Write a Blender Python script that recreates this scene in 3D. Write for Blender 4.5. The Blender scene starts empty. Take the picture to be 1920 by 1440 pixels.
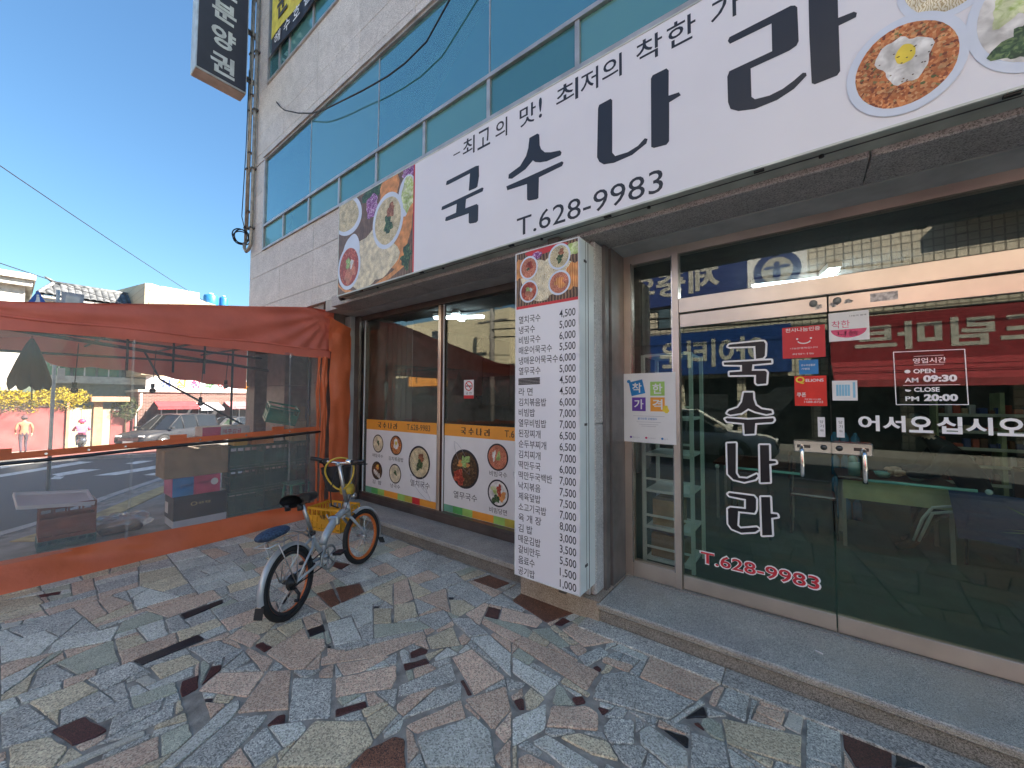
import bpy, bmesh, math, random
from mathutils import Vector, Matrix
from mathutils.geometry import tessellate_polygon, convex_hull_2d
random.seed(7)
SC = bpy.context.scene
COL = SC.collection
R = math.radians
# ---------------------------------------------------------------- camera
cam_d = bpy.data.cameras.new("camera"); cam = bpy.data.objects.new("camera", cam_d); COL.objects.link(cam)
RW = [[0.796377, -0.021796, -0.604408], [0.604791, 0.034521, 0.795636], [0.003523, -0.999166, 0.040673]]
cam.matrix_world = Matrix([[RW[i][0], -RW[i][1], -RW[i][2], (0, -3.3, 1.64)[i]] for i in range(3)] + [[0, 0, 0, 1]])
cam_d.sensor_width = 36; cam_d.lens = 13.52; cam_d.clip_start = 0.05; cam_d.clip_end = 3000
SC.camera = cam
# ---------------------------------------------------------------- light
SUN_EL, SUN_AZ = 40.0, math.degrees(math.atan2(0.80, 0.60))      # azimuth from +Y towards +X
W = bpy.data.worlds.new("World"); SC.world = W; W.use_nodes = True
wn = W.node_tree.nodes; wl = W.node_tree.links
sky = wn.new('ShaderNodeTexSky'); sky.sky_type = 'NISHITA'; sky.sun_disc = False
sky.sun_elevation = R(SUN_EL); sky.sun_rotation = R(SUN_AZ)
sky.air_density = 1.6; sky.dust_density = 0.8; sky.ozone_density = 3.0; sky.altitude = 0
tint = wn.new('ShaderNodeMix'); tint.data_type = 'RGBA'; tint.blend_type = 'MULTIPLY'; tint.inputs[0].default_value = 1; tint.inputs[7].default_value = (.44, .61, .74, 1)
wl.new(sky.outputs[0], tint.inputs[6]); wl.new(tint.outputs[2], wn['Background'].inputs[0]); wn['Background'].inputs[1].default_value = 0.05
sd = bpy.data.lights.new("sun", 'SUN'); sd.energy = 5.0; sd.angle = R(0.53); sd.color = (1.0, 0.91, 0.78)
sun = bpy.data.objects.new("sun", sd); COL.objects.link(sun)
sv = Vector((math.sin(R(SUN_AZ)) * math.cos(R(SUN_EL)), math.cos(R(SUN_AZ)) * math.cos(R(SUN_EL)), math.sin(R(SUN_EL))))
sun.rotation_euler = sv.to_track_quat('Z', 'Y').to_euler(); sun.location = (20, 20, 40)
SC.view_settings.view_transform = 'Standard'; SC.view_settings.look = 'None'
SC.view_settings.exposure = 2.68; SC.view_settings.gamma = 1.0; SC.view_settings.use_curve_mapping = False
SC.render.engine = 'CYCLES'
SC.cycles.use_denoising = True; SC.cycles.max_bounces = 10; SC.cycles.transparent_max_bounces = 14
SC.cycles.caustics_reflective = False; SC.cycles.caustics_refractive = False; SC.cycles.sample_clamp_indirect = 6

# ---------------------------------------------------------------- materials
MATS = {}
def nodes(m): return m.node_tree.nodes, m.node_tree.links
def ramp(n, stops):
    r = n.new('ShaderNodeValToRGB'); e = r.color_ramp.elements
    while len(e) < len(stops): e.new(0.5)
    for i, (p, c) in enumerate(stops):
        e[i].position = p; e[i].color = (c[0], c[1], c[2], 1) if hasattr(c, '__len__') else (c, c, c, 1)
    return r
def mat(name, col, rough=0.6, metal=0.0, var=0.12, scale=6.0, bump=0.0, bscale=None, spec=0.5, col2=None, rnd=0.0, coat=0.0):
    """plain surface with fine procedural tone variation"""
    if name in MATS: return MATS[name]
    m = bpy.data.materials.new(name); m.use_nodes = True; n, l = nodes(m); b = n['Principled BSDF']
    b.inputs['Roughness'].default_value = rough; b.inputs['Metallic'].default_value = metal
    b.inputs['Specular IOR Level'].default_value = spec; b.inputs['Coat Weight'].default_value = coat
    g = n.new('ShaderNodeNewGeometry')
    t = n.new('ShaderNodeTexNoise'); t.inputs['Scale'].default_value = scale; t.inputs['Detail'].default_value = 5
    l.new(g.outputs['Position'], t.inputs['Vector'])
    c2 = col2 or tuple(max(0, c * (1 - 2 * var)) for c in col)
    hi = col if col2 else tuple(min(1, c * (1 + var)) for c in col)
    r = ramp(n, [(0.32, c2), (0.68, hi)]); l.new(t.outputs['Fac'], r.inputs[0])
    out = r.outputs[0]
    if rnd:
        oi = n.new('ShaderNodeObjectInfo'); hs = n.new('ShaderNodeHueSaturation')
        mr = n.new('ShaderNodeMapRange'); mr.inputs[3].default_value = 1 - rnd; mr.inputs[4].default_value = 1 + rnd
        l.new(oi.outputs['Random'], mr.inputs[0]); l.new(mr.outputs[0], hs.inputs['Value']); l.new(out, hs.inputs['Color']); out = hs.outputs[0]
    l.new(out, b.inputs['Base Color'])
    if bump:
        t2 = n.new('ShaderNodeTexNoise'); t2.inputs['Scale'].default_value = bscale or scale * 8; t2.inputs['Detail'].default_value = 4
        l.new(g.outputs['Position'], t2.inputs['Vector'])
        bp = n.new('ShaderNodeBump'); bp.inputs['Strength'].default_value = bump; bp.inputs['Distance'].default_value = 0.01
        l.new(t2.outputs['Fac'], bp.inputs['Height']); l.new(bp.outputs[0], b.inputs['Normal'])
    MATS[name] = m; return m
def granite(name, base, dark, light, rough=0.55, scale=260, rnd=0.12, mottle=0.12, stain=None, stain_amt=0.5):
    if name in MATS: return MATS[name]
    m = bpy.data.materials.new(name); m.use_nodes = True; n, l = nodes(m); b = n['Principled BSDF']
    g = n.new('ShaderNodeNewGeometry')
    v = n.new('ShaderNodeTexVoronoi'); v.inputs['Scale'].default_value = scale; l.new(g.outputs['Position'], v.inputs['Vector'])
    sp = n.new('ShaderNodeSeparateColor'); l.new(v.outputs['Color'], sp.inputs[0])
    r = ramp(n, [(0.0, dark), (0.22, dark), (0.34, base), (0.72, base), (0.84, light), (1.0, light)]); l.new(sp.outputs[0], r.inputs[0])
    t = n.new('ShaderNodeTexNoise'); t.inputs['Scale'].default_value = 5; t.inputs['Detail'].default_value = 6; t.inputs['Roughness'].default_value = 0.6
    l.new(g.outputs['Position'], t.inputs['Vector'])
    mr = n.new('ShaderNodeMapRange'); mr.inputs[1].default_value = .3; mr.inputs[2].default_value = .7
    mr.inputs[3].default_value = 1 - mottle * 1.6; mr.inputs[4].default_value = 1 + mottle; l.new(t.outputs['Fac'], mr.inputs[0])
    oi = n.new('ShaderNodeObjectInfo'); mr2 = n.new('ShaderNodeMapRange'); mr2.inputs[3].default_value = 1 - rnd; mr2.inputs[4].default_value = 1 + rnd
    l.new(oi.outputs['Random'], mr2.inputs[0])
    mu = n.new('ShaderNodeMath'); mu.operation = 'MULTIPLY'; l.new(mr.outputs[0], mu.inputs[0]); l.new(mr2.outputs[0], mu.inputs[1])
    hs = n.new('ShaderNodeHueSaturation'); l.new(mu.outputs[0], hs.inputs['Value']); l.new(r.outputs[0], hs.inputs['Color'])
    out = hs.outputs[0]
    if stain:
        t3 = n.new('ShaderNodeTexNoise'); t3.inputs['Scale'].default_value = 2.3; t3.inputs['Detail'].default_value = 8; t3.inputs['Roughness'].default_value = .7
        l.new(g.outputs['Position'], t3.inputs['Vector'])
        r3 = ramp(n, [(0.5, 0.0), (0.72, stain_amt)]); l.new(t3.outputs['Fac'], r3.inputs[0])
        mx = n.new('ShaderNodeMix'); mx.data_type = 'RGBA'; l.new(r3.outputs[0], mx.inputs[0]); l.new(out, mx.inputs[6]); mx.inputs[7].default_value = (*stain, 1)
        out = mx.outputs[2]
    l.new(out, b.inputs['Base Color']); b.inputs['Roughness'].default_value = rough
    bp = n.new('ShaderNodeBump'); bp.inputs['Strength'].default_value = 0.25; bp.inputs['Distance'].default_value = 0.004
    l.new(t.outputs['Fac'], bp.inputs['Height']); l.new(bp.outputs[0], b.inputs['Normal'])
    MATS[name] = m; return m
def glass(name, tint, r0=0.06, gloss=(1, 1, 1), body=None, body_amt=0.0, rough=0.0, rmax=0.9, warp=0.0):
    """pane: clear or tinted see-through film plus mirror reflection that grows at grazing angles (works from both sides)"""
    if name in MATS: return MATS[name]
    m = bpy.data.materials.new(name); m.use_nodes = True; n, l = nodes(m); n.remove(n['Principled BSDF']); o = n['Material Output']
    tr = n.new('ShaderNodeBsdfTransparent'); tr.inputs[0].default_value = (*tint, 1)
    gl = n.new('ShaderNodeBsdfGlossy'); gl.inputs[0].default_value = (*gloss, 1); gl.inputs['Roughness'].default_value = rough
    lw = n.new('ShaderNodeLayerWeight'); lw.inputs[0].default_value = 0.5
    if warp:
        g = n.new('ShaderNodeNewGeometry'); t = n.new('ShaderNodeTexNoise'); t.inputs['Scale'].default_value = 1.1; t.inputs['Detail'].default_value = 1
        l.new(g.outputs['Position'], t.inputs['Vector']); bp = n.new('ShaderNodeBump'); bp.inputs['Strength'].default_value = warp; bp.inputs['Distance'].default_value = 0.05
        l.new(t.outputs['Fac'], bp.inputs['Height']); l.new(bp.outputs[0], gl.inputs['Normal'])
    p = n.new('ShaderNodeMath'); p.operation = 'POWER'; l.new(lw.outputs['Facing'], p.inputs[0]); p.inputs[1].default_value = 4.0
    mr = n.new('ShaderNodeMapRange'); mr.inputs[3].default_value = r0; mr.inputs[4].default_value = rmax; l.new(p.outputs[0], mr.inputs[0])
    base = tr.outputs[0]
    if body:
        df = n.new('ShaderNodeBsdfDiffuse'); df.inputs[0].default_value = (*body, 1)
        mb = n.new('ShaderNodeMixShader'); mb.inputs[0].default_value = body_amt; l.new(tr.outputs[0], mb.inputs[1]); l.new(df.outputs[0], mb.inputs[2]); base = mb.outputs[0]
    ms = n.new('ShaderNodeMixShader'); l.new(mr.outputs[0], ms.inputs[0]); l.new(base, ms.inputs[1]); l.new(gl.outputs[0], ms.inputs[2])
    l.new(ms.outputs[0], o.inputs[0]); MATS[name] = m; return m
def emit(name, col, s):
    if name in MATS: return MATS[name]
    m = bpy.data.materials.new(name); m.use_nodes = True; b = m.node_tree.nodes['Principled BSDF']
    b.inputs['Base Color'].default_value = (*col, 1); b.inputs['Emission Color'].default_value = (*col, 1); b.inputs['Emission Strength'].default_value = s
    MATS[name] = m; return m
def cloth(name, col, trans=0.3, rough=0.5, bump=0.4, bscale=30, sheen=0.2, streak=0.10):
    if name in MATS: return MATS[name]
    m = bpy.data.materials.new(name); m.use_nodes = True; n, l = nodes(m); b = n['Principled BSDF']; o = n['Material Output']
    g = n.new('ShaderNodeNewGeometry'); t = n.new('ShaderNodeTexNoise'); t.inputs['Scale'].default_value = 1.7; t.inputs['Detail'].default_value = 7
    l.new(g.outputs['Position'], t.inputs['Vector'])
    r = ramp(n, [(0.3, tuple(c * (1 - streak * 2) for c in col)), (0.7, tuple(min(1, c * (1 + streak) + .01) for c in col))]); l.new(t.outputs['Fac'], r.inputs[0])
    l.new(r.outputs[0], b.inputs['Base Color']); b.inputs['Roughness'].default_value = rough
    tl = n.new('ShaderNodeBsdfTranslucent'); l.new(r.outputs[0], tl.inputs[0])
    t2 = n.new('ShaderNodeTexNoise'); t2.inputs['Scale'].default_value = bscale; t2.inputs['Detail'].default_value = 3; l.new(g.outputs['Position'], t2.inputs['Vector'])
    bp = n.new('ShaderNodeBump'); bp.inputs['Strength'].default_value = bump; bp.inputs['Distance'].default_value = 0.01
    l.new(t2.outputs['Fac'], bp.inputs['Height']); l.new(bp.outputs[0], b.inputs['Normal'])
    ms = n.new('ShaderNodeMixShader'); ms.inputs[0].default_value = trans; l.new(b.outputs[0], ms.inputs[1]); l.new(tl.outputs[0], ms.inputs[2])
    l.new(ms.outputs[0], o.inputs[0]); MATS[name] = m; return m
def foodmat(name, stops, scale=30, kind='wave', dist=12, rough=0.45):
    """printed food: strands (wave) or grains (voronoi) or mottled (noise)"""
    if name in MATS: return MATS[name]
    m = bpy.data.materials.new(name); m.use_nodes = True; n, l = nodes(m); b = n['Principled BSDF']; g = n.new('ShaderNodeNewGeometry')
    if kind == 'wave':
        t = n.new('ShaderNodeTexWave'); t.inputs['Scale'].default_value = scale; t.inputs['Distortion'].default_value = dist
        t.inputs['Detail'].default_value = 2; t.inputs['Detail Scale'].default_value = 1.2; src = t.outputs['Fac']
    elif kind == 'grain':
        t = n.new('ShaderNodeTexVoronoi'); t.inputs['Scale'].default_value = scale
        s = n.new('ShaderNodeSeparateColor'); l.new(t.outputs['Color'], s.inputs[0]); src = s.outputs[0]
    else:
        t = n.new('ShaderNodeTexNoise'); t.inputs['Scale'].default_value = scale; t.inputs['Detail'].default_value = 6; t.inputs['Distortion'].default_value = dist * .1; src = t.outputs['Fac']
    l.new(g.outputs['Position'], t.inputs['Vector']); r = ramp(n, stops); l.new(src, r.inputs[0])
    t2 = n.new('ShaderNodeTexNoise'); t2.inputs['Scale'].default_value = 14; l.new(g.outputs['Position'], t2.inputs['Vector'])
    mr = n.new('ShaderNodeMapRange'); mr.inputs[1].default_value = .3; mr.inputs[2].default_value = .7; mr.inputs[3].default_value = .65; mr.inputs[4].default_value = 1.2; l.new(t2.outputs['Fac'], mr.inputs[0])
    hs = n.new('ShaderNodeHueSaturation'); l.new(mr.outputs[0], hs.inputs['Value']); l.new(r.outputs[0], hs.inputs['Color'])
    l.new(hs.outputs[0], b.inputs['Base Color']); b.inputs['Roughness'].default_value = rough; MATS[name] = m; return m
def gridmat(name, col, joint, sx, sz, rough=0.4, wid=0.04, axes='XZ', rnd=0.05):
    """small facade tiles too far to tell apart: colour only"""
    if name in MATS: return MATS[name]
    m = bpy.data.materials.new(name); m.use_nodes = True; n, l = nodes(m); b = n['Principled BSDF']
    g = n.new('ShaderNodeNewGeometry'); s = n.new('ShaderNodeSeparateXYZ'); l.new(g.outputs['Position'], s.inputs[0]); c = n.new('ShaderNodeCombineXYZ')
    l.new(s.outputs[axes[0]], c.inputs[0]); l.new(s.outputs[axes[1]], c.inputs[1])
    t = n.new('ShaderNodeTexBrick'); t.offset = 0.0 if rnd < .2 else .5; t.inputs['Scale'].default_value = 1; t.inputs['Brick Width'].default_value = sx; t.inputs['Row Height'].default_value = sz
    t.inputs['Mortar Size'].default_value = wid * min(sx, sz); t.inputs['Color1'].default_value = (*col, 1)
    t.inputs['Color2'].default_value = (*[q * (1 - rnd * 2) for q in col], 1); t.inputs['Mortar'].default_value = (*joint, 1)
    l.new(c.outputs[0], t.inputs['Vector']); l.new(t.outputs[0], b.inputs['Base Color']); b.inputs['Roughness'].default_value = rough
    MATS[name] = m; return m

# ---------------------------------------------------------------- mesh builder
def origin(o):
    v = Vector((0, 0, 0))
    while o is not None: v += o.location; o = o.parent
    return v
class MB:
    def __init__(s): s.v = []; s.f = []; s.m = []; s.sm = []
    def add(s, vs, fs, mi=0, smooth=False, M=None):
        b = len(s.v)
        s.v += [tuple(M @ Vector(v)) if M is not None else tuple(v) for v in vs]
        for f in fs: s.f.append(tuple(b + i for i in f)); s.m.append(mi); s.sm.append(smooth)
        return s
    def box(s, x0, x1, y0, y1, z0, z1, mi=0, M=None, bev=0.0):
        if bev <= 0:
            return s.add([(x0, y0, z0), (x1, y0, z0), (x1, y1, z0), (x0, y1, z0), (x0, y0, z1), (x1, y0, z1), (x1, y1, z1), (x0, y1, z1)],
                  [(0, 3, 2, 1), (4, 5, 6, 7), (0, 1, 5, 4), (1, 2, 6, 5), (2, 3, 7, 6), (3, 0, 4, 7)], mi, False, M)
        c = [((x0 + x1) / 2, (y0 + y1) / 2, (z0 + z1) / 2)][0]; h = ((x1 - x0) / 2, (y1 - y0) / 2, (z1 - z0) / 2); bev = min(bev, min(h) * .9)
        vs = []; idx = {}
        for sx in (-1, 1):
            for sy in (-1, 1):
                for sz in (-1, 1):
                    sg = (sx, sy, sz)
                    for a in range(3):
                        p = [c[k] + sg[k] * (h[k] if k == a else h[k] - bev) for k in range(3)]
                        idx[(sg, a)] = len(vs); vs.append(tuple(p))
        fs = []
        for a in range(3):
            b_, c_ = (a + 1) % 3, (a + 2) % 3
            for sa in (-1, 1):
                q = []
                for (i, j) in ((-1, -1), (1, -1), (1, 1), (-1, 1)):
                    g = [0, 0, 0]; g[a] = sa; g[b_] = i; g[c_] = j; q.append(idx[(tuple(g), a)])
                fs.append(tuple(q if sa > 0 else q[::-1]))
            for i in (-1, 1):
                for j in (-1, 1):
                    g1 = [0, 0, 0]; g2 = [0, 0, 0]; g1[a] = -1; g2[a] = 1
                    for g in (g1, g2): g[b_] = i; g[c_] = j
                    q = [idx[(tuple(g1), b_)], idx[(tuple(g2), b_)], idx[(tuple(g2), c_)], idx[(tuple(g1), c_)]]
                    fs.append(tuple(q if i * j < 0 else q[::-1]))
        for sx in (-1, 1):
            for sy in (-1, 1):
                for sz in (-1, 1):
                    q = [idx[((sx, sy, sz), a)] for a in range(3)]; fs.append(tuple(q if sx * sy * sz > 0 else q[::-1]))
        return s.add(vs, fs, mi, False, M)
    def tube(s, pts, r, n=8, mi=0, M=None, cap=True, closed=False, smooth=True):
        pts = [Vector(p) for p in pts]; rs = r if hasattr(r, '__len__') else [r] * len(pts); k = len(pts); vs = []; fs = []
        ref = None
        for i, p in enumerate(pts):
            if closed: d = pts[(i + 1) % k] - pts[i - 1]
            else: d = pts[min(i + 1, k - 1)] - pts[max(i - 1, 0)]
            d.normalize()
            if ref is None: ref = Vector((0, 0, 1)) if abs(d.z) < .9 else Vector((1, 0, 0))
            a = d.cross(ref)
            if a.length < 1e-4: a = d.orthogonal()
            a.normalize(); b = a.cross(d); ref = b
            for j in range(n):
                t = 2 * math.pi * j / n; vs.append(p + (a * math.cos(t) + b * math.sin(t)) * rs[i])
        for i in range(k if closed else k - 1):
            i2 = (i + 1) % k
            for j in range(n): fs.append((i * n + j, i * n + (j + 1) % n, i2 * n + (j + 1) % n, i2 * n + j))
        if cap and not closed: fs.append(tuple(range(n))[::-1]); fs.append(tuple((k - 1) * n + j for j in range(n)))
        return s.add(vs, fs, mi, smooth, M)
    def cyl(s, p, q, r, n=16, mi=0, M=None, smooth=True): return s.tube([p, q], r, n, mi, M, smooth=smooth)
    def lathe(s, prof, n=24, mi=0, M=None, c=(0, 0, 0), smooth=True):
        vs = []; fs = []
        for (r, z) in prof:
            for j in range(n): t = 2 * math.pi * j / n; vs.append((c[0] + r * math.cos(t), c[1] + r * math.sin(t), c[2] + z))
        for i in range(len(prof) - 1):
            for j in range(n): fs.append((i * n + j, i * n + (j + 1) % n, (i + 1) * n + (j + 1) % n, (i + 1) * n + j))
        return s.add(vs, fs, mi, smooth, M)
    def ball(s, c, r, n=12, mi=0, M=None):
        r = r if hasattr(r, '__len__') else (r, r, r); vs = []; fs = []; k = n // 2
        for i in range(k + 1):
            a = math.pi * i / k
            for j in range(n): t = 2 * math.pi * j / n; vs.append((c[0] + r[0] * math.sin(a) * math.cos(t), c[1] + r[1] * math.sin(a) * math.sin(t), c[2] + r[2] * math.cos(a)))
        for i in range(k):
            for j in range(n): fs.append((i * n + j, (i + 1) * n + j, (i + 1) * n + (j + 1) % n, i * n + (j + 1) % n))
        return s.add(vs, fs, mi, True, M)
    def poly(s, pts2, f, mi=0):
        """flat polygon; f maps (a,b)->xyz"""
        tri = tessellate_polygon([[Vector((p[0], p[1], 0)) for p in pts2]])
        vs = [f(*p) for p in pts2]; fs = []
        ar = sum(pts2[i - 1][0] * pts2[i][1] - pts2[i][0] * pts2[i - 1][1] for i in range(len(pts2)))
        for t in tri:
            a, b, c = (pts2[i] for i in t); w = (b[0] - a[0]) * (c[1] - a[1]) - (b[1] - a[1]) * (c[0] - a[0])
            fs.append(tuple(t) if w > 0 else tuple(t)[::-1])
        return s.add(vs, fs, mi)
    def grid(s, fn, nu, nv, mi=0, smooth=True, M=None):
        vs = [fn(i / nu, j / nv) for j in range(nv + 1) for i in range(nu + 1)]
        fs = [(j * (nu + 1) + i, j * (nu + 1) + i + 1, (j + 1) * (nu + 1) + i + 1, (j + 1) * (nu + 1) + i) for j in range(nv) for i in range(nu)]
        return s.add(vs, fs, mi, smooth, M)
    def prism(s, pts, z0, z1, mi=0, bev=0.0, M=None, tilt=(0, 0)):
        """vertical prism over polygon pts (ccw), optional chamfer"""
        n = len(pts); cx = sum(p[0] for p in pts) / n; cy = sum(p[1] for p in pts) / n
        zt = lambda p: z1 + tilt[0] * (p[0] - cx) + tilt[1] * (p[1] - cy)
        vs = [(p[0], p[1], z0) for p in pts] + [(p[0], p[1], zt(p) - bev) for p in pts]
        fs = [(i, (i + 1) % n, n + (i + 1) % n, n + i) for i in range(n)]
        if bev > 0:
            ins = []
            for p in pts:
                d = math.hypot(p[0] - cx, p[1] - cy) or 1; k = max(0, 1 - bev * 1.3 / d); q = (cx + (p[0] - cx) * k, cy + (p[1] - cy) * k); ins.append(q)
            vs += [(q[0], q[1], zt(q)) for q in ins]
            fs += [(n + i, n + (i + 1) % n, 2 * n + (i + 1) % n, 2 * n + i) for i in range(n)] + [tuple(2 * n + i for i in range(n))]
        else: fs.append(tuple(n + i for i in range(n)))
        return s.add(vs, fs, mi, False, M)
    def build(s, name, m, parent=None, local=False, **props):
        me = bpy.data.meshes.new(name); off = Vector((0, 0, 0)) if (local or parent is None) else origin(parent)
        me.from_pydata([tuple(Vector(v) - off) for v in s.v], [], s.f)
        for x in (m if isinstance(m, (list, tuple)) else [m]): me.materials.append(x)
        me.polygons.foreach_set('material_index', s.m); me.polygons.foreach_set('use_smooth', s.sm); me.update()
        o = bpy.data.objects.new(name, me); COL.objects.link(o); o.parent = parent
        for k, v in props.items(): o[k] = v
        return o
def thing(name, label, cat, loc=(0, 0, 0), rz=0.0, group=None):
    o = bpy.data.objects.new(name, None); COL.objects.link(o); o.location = loc; o.rotation_euler = (0, 0, rz); o.empty_display_size = .1
    o['label'] = label; o['category'] = cat
    if group: o['group'] = group
    return o
def struct(o): o['kind'] = 'structure'; return o
def tag(o, label, cat, group=None):
    o['label'] = label; o['category'] = cat
    if group: o['group'] = group
    return o
def copy_tree(o, parent=None):
    c = o.copy(); COL.objects.link(c); c.parent = parent
    for ch in list(o.children): copy_tree(ch, c)
    return c
# text -------------------------------------------------------------
FACE = {'-y': (lambda o, a, b, d: (o[0] + a, o[1] - d, o[2] + b)), '+y': (lambda o, a, b, d: (o[0] - a, o[1] + d, o[2] + b)),
        '+x': (lambda o, a, b, d: (o[0] + d, o[1] + a, o[2] + b)), 'up': (lambda o, a, b, d: (o[0] + a, o[1] + b, o[2] + d))}
TXC = {}
def txmesh(body, off=0.0):
    k = (body, off)
    if k in TXC: return TXC[k]
    c = bpy.data.curves.new('t', 'FONT'); c.body = body; c.size = 1; c.offset = off; c.resolution_u = 3; c.fill_mode = 'FRONT'
    o = bpy.data.objects.new('t', c); COL.objects.link(o); bpy.context.view_layer.update()
    dg = bpy.context.evaluated_depsgraph_get(); me = bpy.data.meshes.new_from_object(o.evaluated_get(dg))
    vs = [tuple(v.co) for v in me.vertices]; fs = [tuple(p.vertices) for p in me.polygons if p.area > 1e-9]
    bpy.data.objects.remove(o); bpy.data.curves.remove(c); bpy.data.meshes.remove(me)
    xs = [v[0] for v in vs]; ys = [v[1] for v in vs]; bb = (min(xs), max(xs), min(ys), max(ys))
    TXC[k] = (vs, fs, bb); return TXC[k]
def text(b, body, o, w, h, face='-y', d=0.0, off=0.0, mi=0, skew=0.0):
    """text fitted to the box w x h with its lower left corner at o"""
    vs, fs, bb = txmesh(body, off); sx = w / (bb[1] - bb[0]); sy = h / (bb[3] - bb[2]) if h else sx; F = FACE[face]
    b.add([F(o, (v[0] - bb[0]) * sx, (v[1] - bb[2]) * sy + skew * (v[0] - bb[0]) * sx, d) for v in vs], fs, mi)
def disc(b, c, rx, ry, face='-y', d=0.0, mi=0, n=28, a0=0, a1=360, rag=0.0):
    F = FACE[face]; pts = []; ph = [random.uniform(0, 6.28) for _ in range(4)]; n = max(n, 34) if rag else n
    for i in range(n):
        t = R(a0 + (a1 - a0) * i / (n if a1 - a0 == 360 else n - 1)); k = 1 + rag * (.6 * math.sin(2 * t + ph[0]) + .6 * math.sin(3 * t + ph[1]) + .45 * math.sin(5 * t + ph[2]) + .3 * math.sin(9 * t + ph[3]))
        pts.append((rx * k * math.cos(t), ry * k * math.sin(t)))
    b.poly(pts, lambda p, q: F(c, p, q, d), mi)
def rect(b, c, x0, x1, z0, z1, face='-y', d=0.0, mi=0):
    F = FACE[face]; b.add([F(c, x0, z0, d), F(c, x1, z0, d), F(c, x1, z1, d), F(c, x0, z1, d)], [(0, 1, 2, 3)], mi)
def fatline(b, pts, w, c, face, d, mi, dd=0.00004):
    """outline of a polygon as overlapping strokes, each a hair above the one before"""
    F = FACE[face]; k = 0
    for i in range(len(pts)):
        a, e = Vector(pts[i - 1]), Vector(pts[i]); v = (e - a)
        if v.length > 1e-6:
            nn = Vector((-v.y, v.x)).normalized() * w; q = [a + nn, a - nn, e - nn, e + nn]
            b.add([F(c, p.x, p.y, d + k * dd) for p in q], [(0, 1, 2, 3)], mi); k += 1
        b.add([F(c, e.x + w * math.cos(t * math.pi / 5), e.y + w * math.sin(t * math.pi / 5), d + k * dd) for t in range(10)], [tuple(range(10))], mi); k += 1
def nz(x, y, z=0.0, s=1.0):
    from mathutils import noise
    return noise.noise(Vector((x * s, y * s, z * s)))

# traced outlines in metres: sign letters, door letters, paving stones
LOGO= [[(-2.711,3.707),(-2.698,3.742),(-2.316,3.749),(-2.281,3.739),(-2.278,3.642),(-2.298,3.551),(-2.323,3.545),(-2.405,3.548),(-2.39,3.707),(-2.679,3.7)],[(-2.769,3.479),(-2.76,3.51),(-2.242,3.524),(-2.223,3.514),(-2.234,3.487),(-2.438,3.482),(-2.446,3.398),(-2.305,3.395),(-2.284,3.376),(-2.287,3.237),(-2.311,3.226),(-2.385,3.237),(-2.402,3.251),(-2.403,3.338),(-2.693,3.348),(-2.715,3.358),(-2.706,3.389),(-2.567,3.393),(-2.559,3.476),(-2.75,3.474)],[(-1.731,3.763),(-1.654,3.767),(-1.635,3.75),(-1.631,3.661),(-1.618,3.625),(-1.584,3.586),(-1.529,3.564),(-1.446,3.546),(-1.432,3.523),(-1.44,3.505),(-1.566,3.506),(-1.628,3.521),(-1.673,3.541),(-1.696,3.563),(-1.77,3.517),(-1.907,3.487),(-1.946,3.501),(-1.942,3.536),(-1.824,3.565),(-1.764,3.626),(-1.742,3.684)],[(-1.967,3.442),(-1.757,3.445),(-1.429,3.454),(-1.415,3.438),(-1.429,3.417),(-1.638,3.403),(-1.643,3.237),(-1.659,3.232),(-1.737,3.245),(-1.753,3.261),(-1.754,3.389),(-1.956,3.404)],[(-1.133,3.731),(-1.124,3.752),(-1.038,3.756),(-1.026,3.739),(-1.029,3.364),(-1.008,3.331),(-0.919,3.323),(-0.849,3.339),(-0.803,3.372),(-0.784,3.359),(-0.793,3.332),(-0.888,3.292),(-1.016,3.286),(-1.092,3.303),(-1.126,3.335),(-1.143,3.375)],[(-0.759,3.757),(-0.747,3.774),(-0.66,3.774),(-0.646,3.752),(-0.649,3.587),(-0.587,3.579),(-0.576,3.554),(-0.646,3.541),(-0.65,3.288),(-0.666,3.272),(-0.745,3.282),(-0.762,3.296)],[(-0.313,3.754),(-0.304,3.773),(-0.013,3.778),(0.006,3.768),(0.016,3.751),(0.018,3.561),(0.008,3.542),(-0.023,3.532),(-0.202,3.528),(-0.201,3.361),(-0.185,3.339),(-0.117,3.327),(-0.057,3.335),(-0.008,3.356),(0.031,3.379),(0.045,3.372),(0.047,3.355),(-0.008,3.31),(-0.083,3.285),(-0.186,3.283),(-0.267,3.308),(-0.306,3.339),(-0.318,3.385),(-0.319,3.54),(-0.308,3.568),(-0.1,3.572),(-0.099,3.731),(-0.302,3.731)],[(0.065,3.883),(0.07,3.888),(0.174,3.885),(0.182,3.87),(0.18,3.59),(0.24,3.585),(0.251,3.572),(0.247,3.552),(0.181,3.548),(0.181,3.308),(0.169,3.292),(0.08,3.291),(0.067,3.303),(0.063,3.577)]]
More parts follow.
